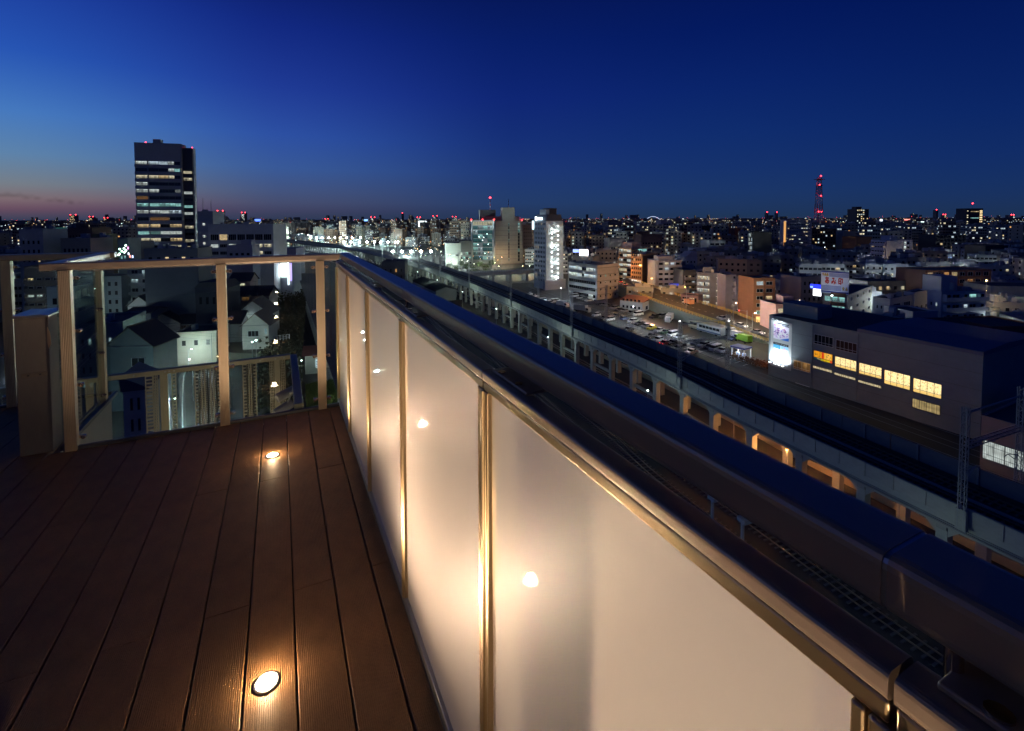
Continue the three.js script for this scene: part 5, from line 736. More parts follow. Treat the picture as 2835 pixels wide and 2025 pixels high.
// strip-window office by the car park
building({ name: 'strip_window_office', label: 'grey brown office with bright white strip windows beside the car park', xe: 1654, xl: 1574, xr: 1713, D: 236, a: 34, yt: 737, col: [0.42, 0.4, 0.37], clutter: 7, fac: [{ side: 'L', f: 5, y0: 0.8, fh: 3.35, wh: 1.5, n: 12, wf: 0.94, m0: 0.6, m1: 1.2, rows: ['110000000110', '000000000000', '000000000000', '111111011111', '111111001111'], pal: ['white', 'cool'], k: 1.15, nx: 2 }, { side: 'R', f: 4, y0: 1.5, fh: 3.35, wh: 0.9, n: 4, wf: 0.25, rows: ['0000', '0000', '0100', '0100'], pal: ['cyan', 'white'] }], more: (b, { wR, wL, H }) => { const g = []; for (let i = 0; i < 5; i++) g.push(boxFT(wR + 0.05, wR + 2.4, 2.6 + i * 3, 2.75 + i * 3, -6, -1), bar(V(wR + 1.2, 2.7 + i * 3, -1.4), V(wR + 1.2, 5.6 + i * 3, -5.6), 0.2)); mesh('fire_stair', join(g), clutter[1], b); const sg = []; for (let i = 0; i < 5; i++) sg.push(boxFT(-0.02, wR, 2.6 + i * 3.35, 2.75 + i * 3.35, 0.01, 0.08)); mesh('band_course', join(sg), frameDark, b); for (let i = 0; i < 22; i++) mesh('roof_rail_post', boxFT(wR * i / 22, wR * i / 22 + 0.08, H + 0.5, H + 2.3, -0.3, -0.22), clutter[1], b); } });
building({ name: 'signboard_building', label: 'low block with a glaring white rooftop sign left of the street', xe: 1640, xl: 1585, D: 300, a: 60, wR: 14, yt: 712, col: [0.3, 0.34, 0.34], clutter: 4, more: (b, { wL, H, L }) => { mesh('white_sign', boxFT(-0.6, -0.3, H + 0.8, H + 4.6, -wL * 0.62, -wL * 0.2), glow([0.97, 0.95, 1], 6), b); mesh('blue_sign', boxFT(-0.6, -0.3, H + 2.6, H + 4.6, -wL * 0.95, -wL * 0.66), glow([0.3, 0.4, 1], 2), b); const l = new THREE.RectAreaLight(new THREE.Color(0.95, 0.95, 1), 6, 5, 3.5); l.position.set(-0.75, H + 2.7, -wL * 0.41); l.lookAt(l.position.clone().add(V(1, 0, 0)).applyMatrix4(new THREE.Matrix4())); l.rotation.set(0, -Math.PI / 2, 0); l.rotation.y = Math.PI / 2; b.add(l); } });
building({ label: 'tan office with many lit floors above the ramp road', xe: 1750, xl: 1713, xr: 1806, D: 292, a: 38, yt: 690, col: [0.4, 0.31, 0.22], group: G1, fac: [{ side: 'L', f: 7, y0: 2, fh: 3, wh: 1.5, n: 3, wf: 0.9, lit: 0.8, pal: ['white', 'cream'], nx: 3 }, { side: 'R', f: 7, y0: 2, fh: 3, wh: 1.5, n: 4, wf: 0.85, lit: 0.65, pal: ['white', 'cream', 'cyan'], nx: 3 }], roof: [['box', 0.05, 0.05, 9, 8, 4, wall([0.3, 0.24, 0.26])]] });
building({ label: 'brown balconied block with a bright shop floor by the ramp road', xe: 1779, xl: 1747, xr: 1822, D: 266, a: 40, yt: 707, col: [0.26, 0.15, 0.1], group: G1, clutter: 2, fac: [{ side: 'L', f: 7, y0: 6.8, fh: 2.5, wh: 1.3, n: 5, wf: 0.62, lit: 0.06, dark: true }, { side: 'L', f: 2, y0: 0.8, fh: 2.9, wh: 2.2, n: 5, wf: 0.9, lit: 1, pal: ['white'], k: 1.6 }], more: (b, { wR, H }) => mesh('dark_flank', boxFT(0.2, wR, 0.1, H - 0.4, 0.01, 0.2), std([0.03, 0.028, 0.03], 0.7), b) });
building({ label: 'white seven-storey flats with balconies above a lit corner shop', xe: 1816, D: 254, a: 3, xr: 1889, wL: 13, yt: 724, col: [0.5, 0.52, 0.55], group: G1, fac: [{ side: 'R', type: 'balcony', f: 5, y0: 4.4, fh: 2.75, wh: 1.6, n: 4, wf: 0.66, m0: 1.4, m1: 0.6, rows: ['0000', '0000', '0000', '0100', '0110'], pal: ['cream', 'cool'], par: 0.5, div: 1 }], roof: [['box', 0.15, 0.15, 8, 7, 2.6], ['tank', 0.85, 0.5, 1, 1, 3]] });
{
  const s = building({ name: 'corner_shop', label: 'brightly lit corner shop with blue sign below the white flats', xe: 1800, D: 246, a: 3, xr: 1889, wL: 7, h: 4.6, par: 0.6, col: [0.55, 0.55, 0.48], fac: [{ side: 'R', f: 1, y0: 0.4, wh: 2.4, n: 6, wf: 0.9, rows: ['110110'], pal: ['cream', 'white'], k: 2.2 }], more: (b, { wR, H, R }) => { mesh('blue_sign', boxFT(wR * 0.62, wR * 0.95, H + 0.7, H + 2.2, 0.1, 0.3), glow([0.06, 0.09, 0.7], 1), b); mesh('pink_sign', boxFT(wR * 0.75, wR * 0.97, 2.6, 3.8, 0.2, 0.4), glow([1, 0.5, 0.42], 3), b); const l = new THREE.PointLight(new THREE.Color(1, 0.96, 0.86), 120); l.position.set(wR * 0.55, 3.8, 2.6); l.castShadow = true; l.shadow.radius = 12; b.add(l); mesh('porch_lamp', new THREE.SphereGeometry(0.16, 8, 6).translate(wR * 0.55, 3.8, 2.6), whiteGlow, b); } });
}
building({ label: 'slim dark block with pale balcony rails beside the white flats', xe: 1893, D: 242, a: 5, xr: 1930, wL: 12, yt: 751, col: [0.14, 0.16, 0.16], group: G1, fac: [{ side: 'R', type: 'balcony', f: 4, y0: 1.6, fh: 2.75, wh: 1.5, n: 3, wf: 0.6, lit: 0.3, pal: ['cool', 'warm'], balMat: wall([0.34, 0.38, 0.38]), div: 3 }] });
building({ label: 'slate blue office with five rows of lit strip windows', xe: 2012, xl: 1931, D: 212, a: 52, wR: 9, yt: 762, col: [0.2, 0.23, 0.28], group: G1, clutter: 4, roof: [['box', 0.2, 0.5, 5, 4, 3]], fac: [{ side: 'L', f: 5, y0: 1.3, fh: 2.85, wh: 1.45, n: 9, wf: 0.95, m0: 0.4, m1: 7, rows: ['111111111', '111111111', '111111111', '111110.11', '111111.11'], pal: ['cream', 'white'], k: 1.1, nx: 2 }], more: (b, { wL, L }) => { for (let i = 0; i < 5; i++) { const m = addWindow(b, L, wL - 3.6, 2 + i * 2.85, 0.9, 1.2, lit('white', 1.2)); } } });
building({ label: 'low mauve two-storey wing with lit ground floor by the street', xe: 1936, xl: 1888, D: 205, a: 50, wR: 6, yt: 823, col: [0.26, 0.18, 0.2], group: G1, fac: [{ side: 'L', f: 2, y0: 0.7, fh: 3.4, wh: 1.9, n: 6, wf: 0.85, rows: ['101110', '000110'], pal: ['cream'], k: 1 }] });
building({ label: 'lavender grey slab with outside stairs right of the slate office', xe: 2012, D: 207, a: 4, xr: 2041, wL: 12, yt: 764, col: [0.36, 0.35, 0.42], group: G1, more: (b, { wR, H }) => { for (let i = 0; i < 5; i++) { mesh('stair_landing', join([boxFT(wR - 1.9, wR, 2 + i * 2.8, 2.9 + i * 2.8, 0.02, 1.3)]), wall([0.3, 0.3, 0.36]), b); addWindow(b, { o: V(0, 0, 0), turn: 0, W: wR }, wR - 0.9, 3.6 + i * 2.8, 0.8, 1.1, i < 4 ? lit('white', 1.4) : darkGlass); } } });
building({ label: 'lavender grey slab with brown shutters next to the outside stairs', xe: 2041, D: 205, a: 4, xr: 2079, wL: 12, yt: 776, col: [0.36, 0.35, 0.42], group: G1, fac: [{ side: 'R', f: 4, y0: 2, fh: 3, wh: 1.1, n: 1, wf: 0.8, rows: ['1', '0', '0', '0'], pal: ['cool'] }], clutter: 2 });
building({ label: 'orange brown brick flats with recessed balconies by the street', xe: 2090, D: 184, a: 4, xr: 2150, wL: 11, yt: 774, col: [0.34, 0.16, 0.09], group: G1, fac: [{ side: 'R', f: 5, y0: 3.4, fh: 2.85, wh: 1.3, n: 2, wf: 0.66, rows: ['10', '00', '01', '00', '10'], pal: ['warm', 'cool', 'cyan'], nx: 2 }], more: (b, { wR, H }) => { mesh('entrance_glow', boxFT(1.2, 4.4, 0.3, 2.4, 0.02, 0.1), glow([1, 0.66, 0.26], 1.3), b); mesh('pilaster', boxFT(wR * 0.5 - 0.2, wR * 0.5 + 0.2, 0, H, 0.01, 0.35), wall([0.34, 0.16, 0.09]), b); const l = new THREE.PointLight(new THREE.Color(1, 0.72, 0.36), 16); l.position.set(3, 2.6, 1.6); l.castShadow = true; l.shadow.radius = 8; b.add(l); mesh('porch_lamp', new THREE.SphereGeometry(0.16, 8, 6).translate(3, 2.6, 1.6), warmGlow, b); } });
building({ label: 'tall dark olive slab behind the brick flats, one side floodlit', xe: 2086, xl: 2072, D: 300, a: 14, xr: 2138, yt: 645, col: [0.09, 0.09, 0.075], fac: [{ side: 'L', f: 11, y0: 2, fh: 2.7, wh: 1.9, n: 3, wf: 0.85, lit: 0.85, pal: ['white', 'cool'], k: 0.8, frame: false }], roof: [['box', 0.1, 0.2, 4, 4, 1.5]] });
building({ label: 'white block with a stepped sloping roof behind the slate office', xe: 1898, D: 288, a: 6, xr: 1932, wL: 10, yt: 715, col: [0.48, 0.5, 0.54], group: G1, fac: [{ side: 'R', f: 4, y0: 4, wh: 1.2, n: 3, wf: 0.35, lit: 0.05 }], more: (b, { wR, H }) => mesh('sloped_roof', prism([[0, 0], [wR, 0], [wR, 3.8], [wR * 0.55, 3.8]], 9).translate(0, H, -9.5), wall([0.4, 0.42, 0.46]), b) });
building({ label: 'blank white panelled block behind the stepped white one', xe: 1926, D: 352, a: 5, xr: 1964, wL: 12, yt: 690, col: [0.46, 0.47, 0.52], group: G1 });
building({ label: 'beige office with dark ribbon windows in the middle distance', xe: 1964, D: 372, a: 5, xr: 2010, wL: 14, yt: 668, col: [0.36, 0.37, 0.33], group: G1, fac: [{ side: 'R', f: 5, y0: 6, fh: 3.4, wh: 1.4, n: 3, wf: 0.8, lit: 0.1, nx: 3 }] });
building({ label: 'huge dark brown apartment slab dotted with lights', xe: 1886, xl: 1880, D: 520, a: 6, xr: 1976, yt: 627, col: [0.07, 0.05, 0.045], fac: [{ side: 'R', f: 10, fh: 3, wh: 1.2, n: 14, wf: 0.4, lit: 0.22, pal: ['warm', 'white', 'cool'], k: 2 }] });
building({ label: 'slim white balconied tower left of the dark apartment slab', xe: 1830, D: 480, a: 8, xr: 1859, wL: 12, yt: 611, col: [0.48, 0.46, 0.42], fac: [{ side: 'R', f: 12, fh: 3, wh: 1.3, n: 4, wf: 0.7, lit: 0.2, pal: ['warm', 'white'], k: 1.4 }] });
building({ label: 'white slab with a glowing orange edge in the far centre', xe: 1740, xl: 1722, D: 520, a: 20, xr: 1763, yt: 613, col: [0.4, 0.4, 0.42], fac: [{ side: 'L', f: 11, fh: 3, wh: 1.2, n: 3, wf: 0.5, lit: 0.25 }], more: (b, { wR, H }) => mesh('lit_stair_edge', boxFT(wR * 0.25, wR * 0.5, 2, H - 1, 0.01, 0.3), glow([1, 0.5, 0.14], 1.1), b) });
building({ label: 'tan apartment block with scattered yellow lights in the far centre', xe: 1684, D: 560, a: 10, xr: 1723, wL: 16, yt: 617, col: [0.3, 0.25, 0.2], fac: [{ side: 'R', f: 11, fh: 3, wh: 1.3, n: 6, wf: 0.5, lit: 0.4, pal: ['warm', 'cream', 'orange'], k: 2 }] });
building({ label: 'red brick tower with a white lit stair column', xe: 2034, D: 470, a: 8, xr: 2068, wL: 14, yt: 634, col: [0.2, 0.06, 0.045], more: (b, { wR, R, H }) => { for (let i = 0; i < 8; i++) addWindow(b, R, wR * 0.78, 4 + i * 2.9, 2.6, 1.6, lit('cool', 2.4), { frame: false }); } });
building({ label: 'reddish brown block with warm windows left of the white tower', xe: 1776, D: 400, a: 10, xr: 1834, wL: 14, yt: 651, col: [0.22, 0.12, 0.09], fac: [{ side: 'R', f: 7, fh: 3, wh: 1.3, n: 7, wf: 0.5, lit: 0.4, pal: ['warm', 'cream'], k: 1.6 }] });
building({ label: 'wide grey block lit orange from the street below', xe: 1690, D: 385, a: 10, xr: 1730, wL: 14, yt: 662, col: [0.36, 0.3, 0.24], fac: [{ side: 'R', f: 6, fh: 3, wh: 1.3, n: 6, wf: 0.7, lit: 0.2, pal: ['warm', 'orange'] }] });
building({ label: 'white gridded block left of the red brick tower', xe: 1984, D: 480, a: 8, xr: 2013, wL: 12, yt: 633, col: [0.46, 0.47, 0.45], fac: [{ side: 'R', f: 9, fh: 3, wh: 1.4, n: 5, wf: 0.6, lit: 0.15 }] });
building({ label: 'white striped apartment tower right of the dark olive slab', xe: 2178, xl: 2160, D: 430, a: 8, xr: 2248, yt: 610, col: [0.42, 0.42, 0.44], fac: [{ side: 'R', type: 'balcony', f: 11, y0: 3.6, fh: 3.3, wh: 1.5, n: 9, wf: 0.7, m1: 4, lit: 0.25, pal: ['warm', 'white', 'cream'], k: 1.5, div: 9 }], more: (b, { wL, H, L }) => mesh('orange_stair_edge', boxFT(-0.3, -0.02, 2, H - 1, -3, -0.6), glow([1, 0.5, 0.15], 0.8), b) });
building({ label: 'dark brown flats right of the white striped tower', xe: 2248, D: 440, a: 6, xr: 2316, wL: 16, yt: 635, col: [0.09, 0.055, 0.05], fac: [{ side: 'R', f: 9, fh: 3.2, wh: 1.3, n: 9, wf: 0.5, lit: 0.22, pal: ['warm', 'cool', 'white'], k: 1.8 }] });
building({ label: 'grey block with a yellow lit zigzag stair beyond the brown flats', xe: 2336, D: 450, a: 8, xr: 2370, wL: 14, yt: 642, col: [0.3, 0.32, 0.34], fac: [{ side: 'R', f: 7, fh: 3.2, wh: 1.6, n: 4, wf: 0.5, m0: 7, lit: 0.9, pal: ['warm'], k: 1.6 }] });
building({ label: 'rust orange block beyond the yellow stair block', xe: 2372, D: 400, a: 8, xr: 2415, wL: 14, yt: 658, col: [0.3, 0.12, 0.06], fac: [{ side: 'R', f: 6, fh: 3.2, wh: 1.3, n: 4, wf: 0.4, lit: 0.2 }] });
building({ name: 'apartment_block', label: 'lavender apartment block with a column of white stair lights', xe: 2457, xl: 2413, D: 318, a: 18, xr: 2529, yt: 668, col: [0.36, 0.37, 0.48], roof: [['box', 0.25, 0.2, 7, 6, 3.4]], fac: [{ side: 'L', type: 'balcony', f: 8, y0: 2.4, fh: 2.9, wh: 1.5, n: 5, wf: 0.7, lit: 0.06, div: 5 }], more: (b, { wR, R }) => { for (let i = 0; i < 8; i++) { addWindow(b, R, wR * 0.7, 2.9 + i * 2.9, 1.8, 1.8, lit('white', 1.8), { frame: false }); addWindow(b, R, wR * 0.82, 2.9 + i * 2.9, 2.2, 1.5, darkGlass, { frame: false }); } } });
building({ label: 'pair of stacked tower flats rising over the far right skyline', xe: 2371, D: 700, a: 8, xr: 2405, wL: 16, yt: 580, col: [0.12, 0.11, 0.1], fac: [{ side: 'R', f: 17, fh: 3.1, wh: 1.5, n: 6, wf: 0.5, lit: 0.4, pal: ['warm', 'cream', 'white'], k: 2.4 }], roof: [['box', 0.05, 0.1, 9, 8, 4]] });
building({ label: 'modern glass-fronted tower with lit edges on the right skyline', xe: 2676, D: 800, a: 4, xr: 2721, wL: 18, yt: 578, col: [0.06, 0.065, 0.075], roof: [['mast', 0.55, 0.3, 0, 0, 8], ['red', 0.55, 0.3, 1.0, 0, 9]], more: (b, { wR, H, R }) => { for (let i = 0; i < 14; i++) { addWindow(b, R, wR * 0.88, H - 4 - i * 3.6, wR * 0.16, 2.2, lit(i < 7 ? 'warm' : 'cool', 3), { frame: false }); if (i % 3 !== 1) addWindow(b, R, wR * 0.06, H - 4 - i * 3.6, wR * 0.08, 1.6, lit('cream', 2), { frame: false }); if (i % 3 === 0) addWindow(b, R, wR * 0.5, H - 5 - i * 3.6, wR * 0.5, 1.2, lit(i ? 'cyan' : 'warm', 1.2), { frame: false }); } } });
building({ label: 'black apartment block with a few lit flats at right', xe: 2592, D: 420, a: 5, xr: 2676, wL: 16, yt: 652, col: [0.06, 0.06, 0.065], fac: [{ side: 'R', f: 8, fh: 3.1, wh: 1.5, n: 8, wf: 0.6, lit: 0.14, pal: ['warm', 'cool', 'white'], k: 1.5 }] });
building({ label: 'black block with four lit windows near the right edge', xe: 2732, D: 330, a: 5, xr: 2794, wL: 14, yt: 682, col: [0.045, 0.04, 0.045], fac: [{ side: 'R', f: 6, fh: 3.2, wh: 1.4, n: 5, wf: 0.45, rows: ['00000', '00100', '01100', '00000', '01100', '01000'], pal: ['cool', 'white'], k: 1.5 }] });
building({ label: 'low modern hall with blue white lit glass at right', xe: 2530, D: 335, a: 4, xr: 2642, wL: 14, yt: 708, col: [0.3, 0.33, 0.38], fac: [{ side: 'R', f: 2, y0: 8, fh: 3.2, wh: 1.5, n: 9, wf: 0.8, lit: 0.6, pal: ['cool', 'blue'], k: 1.5 }] });
// billboard building
building({ name: 'billboard_building', label: 'beige office under the striped rooftop billboard', xe: 2352, xl: 2284, xr: 2420, D: 166, a: 42, yt: 822, col: [0.42, 0.4, 0.34], group: G2, fac: [{ side: 'L', f: 4, y0: 1.1, fh: 3.3, wh: 1.7, n: 3, wf: 0.8, m0: 0.4, rows: ['111', '110', '111', '111'], pal: ['cyan', 'white'], k: 0.95, nx: 3 }, { side: 'R', f: 4, y0: 1.4, fh: 3.3, wh: 1.1, n: 4, wf: 0.34, rows: ['1000', '1000', '1000', '0000'], pal: ['cool', 'white'] }], more: (b, { wL, H, L }) => { const br = wall([0.2, 0.11, 0.07]); for (let i = 0; i < 4; i++) { const m = mesh('brown_spandrel', boxFT(-0.12, -0.02, 2.85 + i * 3.3, 4.3 + i * 3.3, -wL * 0.68, -wL * 0.06), br, b); } } });
{
  const p = PD(2352, 166), hB = HY(2352, 822, 166), a = 42 * Math.PI / 180, dL = V(0, 0, 0).addScaledVector(RGT, -Math.sin(a)).addScaledVector(FWD, Math.cos(a));
  const sgn = thing('billboard', 'white rooftop billboard with blue stripes and red lettering', 'billboard', [p.x, hB + 0.6, p.z], Math.atan2(-dL.z, dL.x) + Math.PI);
  const t = canvasTex(512, 300, (c, w, h) => { c.fillStyle = '#c2cde6'; c.fillRect(0, 0, w, h); c.fillStyle = '#2438a0'; c.fillRect(0, 0, w, 16); for (let i = 0; i < 4; i++) c.fillRect(150, 26 + i * 13, w - 150, 6); for (let i = 0; i < 5; i++) c.fillRect(0, 196 + i * 14, i < 4 ? 375 : w, 7); c.fillRect(0, 270, w, 18); c.fillStyle = '#c2cde6'; c.fillRect(380, 190, 132, 78); glyph(c, 'a', 62, 72, 100, 17, '#b02a2a'); glyph(c, 'mi', 188, 76, 100, 17, '#b02a2a'); glyph(c, 'shirushi', 312, 76, 98, 16, '#b02a2a'); glyph(c, 'shoku', 392, 198, 52, 8, '#b08a10'); glyph(c, 'hin', 450, 200, 50, 8, '#b08a10'); glyph(c, 'hin', 58, 24, 42, 8, '#b08a10'); glyph(c, 'shoku', 16, 22, 42, 7, '#b08a10'); glyph(c, 'hin', 100, 26, 40, 8, '#b08a10'); });
  const W = 8.4, Hh = 8; mesh('sign_board', boxFT(-0.1, W, 0, Hh, -0.2, 0), wall([0.4, 0.42, 0.46]), sgn); const f = mesh('sign_face', new THREE.PlaneGeometry(W, Hh - 0.1).translate(W / 2 - 0.05, Hh / 2, 0.015), std([0.9, 0.9, 0.9], 0.6, { map: t }), sgn);
  mesh('brace', join([0.1, 0.5, 0.9].map((k) => bar(V(W * k, 0, -3.6), V(W * k, Hh * 0.85, -0.2), 0.2))), clutter[0], sgn);
  sgn.position.addScaledVector(dL, W * 0.96);
  // sign lamps below the board, the bright blue sign beside
  const l = new THREE.SpotLight(new THREE.Color(0.9, 0.93, 1), 34, 0, 1.2, 0.8); l.position.set(W / 2, -0.2, 3.2); l.target.position.set(W / 2, Hh * 0.55, 0); l.castShadow = true; l.shadow.radius = 10; sgn.add(l, l.target); mesh('sign_lamp', rbox(0.5, 0.2, 0.3, 0.04, W / 2, -0.3, 3.2), whiteGlow, sgn); mesh('lamp_arm', bar(V(W / 2, -0.35, 3.1), V(W / 2, -0.35, 0), 0.08), clutter[1], sgn);
  const n = thing('shop_sign', 'glowing blue and white vertical sign left of the billboard', 'sign', PD(2264, 175, HY(2264, 822, 175)), Math.atan2(-dL.z, dL.x) + Math.PI);
  const bt = canvasTex(256, 96, (c, w, h) => { c.fillStyle = '#2030d8'; c.fillRect(0, 0, w, h); glyph(c, 'ku', 14, 8, 78, 13, '#c8ffff'); glyph(c, 'su', 92, 8, 78, 13, '#c8ffff'); glyph(c, 'ri', 168, 8, 78, 13, '#c8ffff'); });
  mesh('blue_panel', boxFT(-1.9, 2.0, 3.0, 4.6, -0.3, 0.1), new THREE.MeshStandardMaterial({ color: rgb(0.02, 0.02, 0.1), emissive: rgb(1, 1, 1), emissiveMap: bt, emissiveIntensity: 2.2 }), n); mesh('white_panel', boxFT(-0.9, 1.6, 0.4, 2.9, -0.3, 0.12), glow([0.95, 0.97, 1], 3.2), n); mesh('pole', rod(V(0.3, -9, -0.1), V(0.3, 3, -0.1), 0.15), clutter[1], n);
}
building({ label: 'dark tower block behind the blue sign left of the billboard', xe: 2222, D: 190, a: 8, xr: 2282, wL: 12, yt: 770, col: [0.16, 0.15, 0.2], group: G2, fac: [{ side: 'R', f: 5, wh: 1.4, n: 4, wf: 0.4, lit: 0.12, pal: ['cool', 'white'] }], clutter: 2 });
building({ label: 'low pink building left of the billboard building', xe: 2153, D: 166, a: 5, xr: 2222, wL: 9, yt: 846, col: [0.46, 0.3, 0.32], group: G2, fac: [{ side: 'R', f: 3, y0: 1.2, wh: 1.3, n: 3, wf: 0.66, rows: ['000', '000', '110'], pal: ['cream'] }], roof: [['box', 0.5, 0.3, 4, 4, 2.8]] });
building({ label: 'low dark red building between the pink one and the billboard', xe: 2222, D: 158, a: 5, xr: 2288, wL: 9, yt: 854, col: [0.26, 0.08, 0.08], group: G2, clutter: 2 });
building({ name: 'apartment_block', label: 'large white flats with curved corner balconies at right', xe: 2614, xl: 2574, D: 150, a: 8, xr: 2738, yt: 812, col: [0.46, 0.48, 0.52], group: G2, clutter: 5, roof: [['box', 0.05, 0.2, 6, 6, 5.2], ['tank', 0.3, 0.3, 1.1, 1, 3.2]], fac: [{ side: 'R', type: 'balcony', f: 5, y0: 1.6, fh: 3.25, wh: 1.7, n: 5, wf: 0.78, m0: 0.6, m1: 0.4, rows: ['00000', '00000', '00000', '00100', '00010'], pal: ['cool', 'cyan'], div: 2, k: 1 }, { side: 'L', f: 4, y0: 3, fh: 3.2, wh: 1, n: 2, wf: 0.25, lit: 0.5, pal: ['cool', 'cream'] }] });
building({ label: 'white low wing left of the large white flats', xe: 2538, xl: 2532, D: 162, a: 30, xr: 2580, yt: 814, col: [0.44, 0.45, 0.5], group: G2, fac: [{ side: 'R', f: 3, y0: 3, wh: 0.9, n: 3, wf: 0.3, lit: 0.1 }] });
building({ label: 'white house block with one bright balcony window', xe: 2472, xl: 2424, D: 150, a: 30, xr: 2534, yt: 832, col: [0.44, 0.46, 0.47], group: G2, clutter: 3, fac: [{ side: 'R', f: 2, y0: 8.4, fh: 3.2, wh: 1.6, n: 2, wf: 0.62, rows: ['10', '00'], pal: ['cool'], k: 1.5 }, { side: 'L', f: 2, y0: 8.4, fh: 3.2, wh: 1, n: 3, wf: 0.3, rows: ['011', '000'], pal: ['cool'] }] });
building({ label: 'small white roof house behind the sports hall', xe: 2480, xl: 2446, D: 122, a: 35, xr: 2514, yt: 884, col: [0.48, 0.5, 0.5], group: G2, clutter: 4, fac: [{ side: 'R', f: 1, y0: 11, wh: 1.3, n: 2, wf: 0.4, lit: 0 }] });
building({ label: 'blue grey house with a square dark window behind the sports hall', xe: 2536, D: 128, a: 6, xr: 2606, wL: 9, yt: 868, col: [0.34, 0.36, 0.44], group: G2, fac: [{ side: 'R', f: 1, y0: 11.6, wh: 1.4, n: 2, wf: 0.45, lit: 0 }] });
house({ label: 'long cream gabled house just behind the sports hall roof', xe: 2522, D: 114, a: 4, w: 17, d: 8, e: 13.6, r: 15.4, dir: 'x', col: [0.48, 0.46, 0.38], win: [['R', 3, 12.2, 1.6, 1.4, lit('cool', 0.5)], ['R', 8, 12.2, 1.6, 1.2], ['R', 13, 12.4, 1, 1]], group: 'houses behind the sports hall' });
building({ label: 'dark tiled house with four warm windows in the mid distance', xe: 2408, D: 212, a: 6, xr: 2560, wL: 12, yt: 782, col: [0.14, 0.13, 0.13], group: G2, fac: [{ side: 'R', f: 1, y0: 8.4, wh: 1.5, n: 7, wf: 0.36, rows: ['0110110'], pal: ['orange', 'warm', 'cream'] }], clutter: 3 });
building({ label: 'rust red low warehouse at the right edge', xe: 2757, D: 116, a: 4, wR: 14, wL: 12, yt: 910, col: [0.26, 0.09, 0.06], group: G2, fac: [{ side: 'R', f: 1, y0: 10.5, wh: 1.1, n: 4, wf: 0.24, rows: ['0100'], pal: ['cool'], k: 1.5 }] });
building({ label: 'brown brick block with orange balconies behind the white flats', xe: 2566, D: 205, a: 5, xr: 2750, wL: 14, yt: 752, col: [0.26, 0.13, 0.09], group: G2, fac: [{ side: 'R', f: 3, y0: 9, fh: 3.2, wh: 1.6, n: 8, wf: 0.6, lit: 0.2, pal: ['orange', 'warm'], k: 0.7 }] });
building({ name: 'station_building', label: 'station building with pale lit columns at the right edge', xe: 2752, D: 190, a: -8, wR: 26, wL: 14, h: 13, par: 0.3, col: [0.34, 0.38, 0.37], more: (b, { wR, H }) => { mesh('canopy', boxFT(-0.6, wR, 8.6, 9.6, 0, 3), wall([0.42, 0.45, 0.42]), b); for (let i = 0; i < 7; i++) mesh('column', boxFT(1 + i * 3.6, 1.9 + i * 3.6, 0, 8.6, 1.6, 2.4), wall([0.42, 0.46, 0.44]), b); for (const x of [5, 14]) { const l = new THREE.PointLight(new THREE.Color(0.8, 1, 0.92), 40); l.position.set(x, 5, 4.2); l.castShadow = true; l.shadow.radius = 10; b.add(l); mesh('wall_lamp', new THREE.SphereGeometry(0.16, 8, 6).translate(x, 5, 4.2), whiteGlow, b); } } });
[[2738, 778], [2737, 806], [2737, 827]].forEach(([x, y], i) => lampPost('station_lamp', ['warm station lamp at right, highest of three', 'warm station lamp at right, middle of three', 'warm station lamp at right, lowest of three'][i], PD(x, 172 - i * 4, 0), HY(x, y, 172 - i * 4), warmGlow, [1, 0.75, 0.4], 10, { r: 0.22, group: 'station lamps' }));
// red and white lattice tower, arch bridge
{
  const p = PD(2266, 900), t = thing('radio_tower', 'red and white lattice radio tower on the skyline', 'radio tower', [p.x, 0, p.z]), H = HY(2266, 492, 900), red = std([0.5, 0.05, 0.05], 0.6), wh = std([0.5, 0.5, 0.5], 0.6), n = 14;
  const wd = (y) => 13 - 8 * Math.min(1, y / H);
  for (let i = 0; i < n; i++) { const y0 = H * i / n, y1 = H * (i + 1) / n, a = wd(y0) / 2, b = wd(y1) / 2, g = []; for (const [sx, sz] of [[-1, -1], [1, -1], [1, 1], [-1, 1]]) { g.push(bar(V(sx * a, y0, sz * a), V(sx * b, y1, sz * b), 0.9)); } for (const s of [-1, 1]) { g.push(bar(V(-a, y0, s * a), V(b, y1, s * b), 0.5), bar(V(a, y0, s * a), V(-b, y1, s * b), 0.5), bar(V(-b, y1, s * b), V(b, y1, s * b), 0.6)); } mesh('lattice_section', join(g), Math.floor(i / 2) % 2 ? red : wh, t); }
  mesh('platform', join([boxFT(-6.5, 6.5, H - 4, H - 3.2, -6.5, 6.5), boxFT(-4, 4, H - 16, H - 14.5, -4, 4)]), red, t); mesh('antenna', rod(V(0, H - 3, 0), V(0, H + 4, 0), 0.5), red, t);
  for (const [x, y] of [[0, H + 3], [1, H - 34], [-4.5, 52], [4.5, 52], [-3.5, H - 14]]) mesh('warning_light', new THREE.SphereGeometry(1.1, 8, 6).translate(x, y, 3), redGlow, t);
  const q = PD(1808, 3000), ab = thing('arch_bridge', 'far lit arch bridge on the skyline', 'bridge', [q.x, 0, q.z], Math.atan2(-RGT.z, RGT.x)), pts = []; for (let i = 0; i <= 20; i++) { const k = i / 20 * 2 - 1; pts.push(V(k * 52, 24 + 26 * (1 - k * k), 0)); }
  mesh('arch_lights', new THREE.TubeGeometry(new THREE.CatmullRomCurve3(pts), 40, 1.3, 6), glow([0.6, 0.7, 1], 1.4), ab); mesh('bridge_deck', boxFT(-90, 90, 22, 24, -6, 6), glow([0.5, 0.16, 0.08], 0.25), ab); for (let i = 1; i < 12; i++) mesh('hanger', rod(V(-52 + i * 8.7, 24, 0), V(-52 + i * 8.7, 24 + 26 * (1 - ((i * 8.7 - 52) / 52) ** 2), 0), 0.4), clutter[0], ab);
}
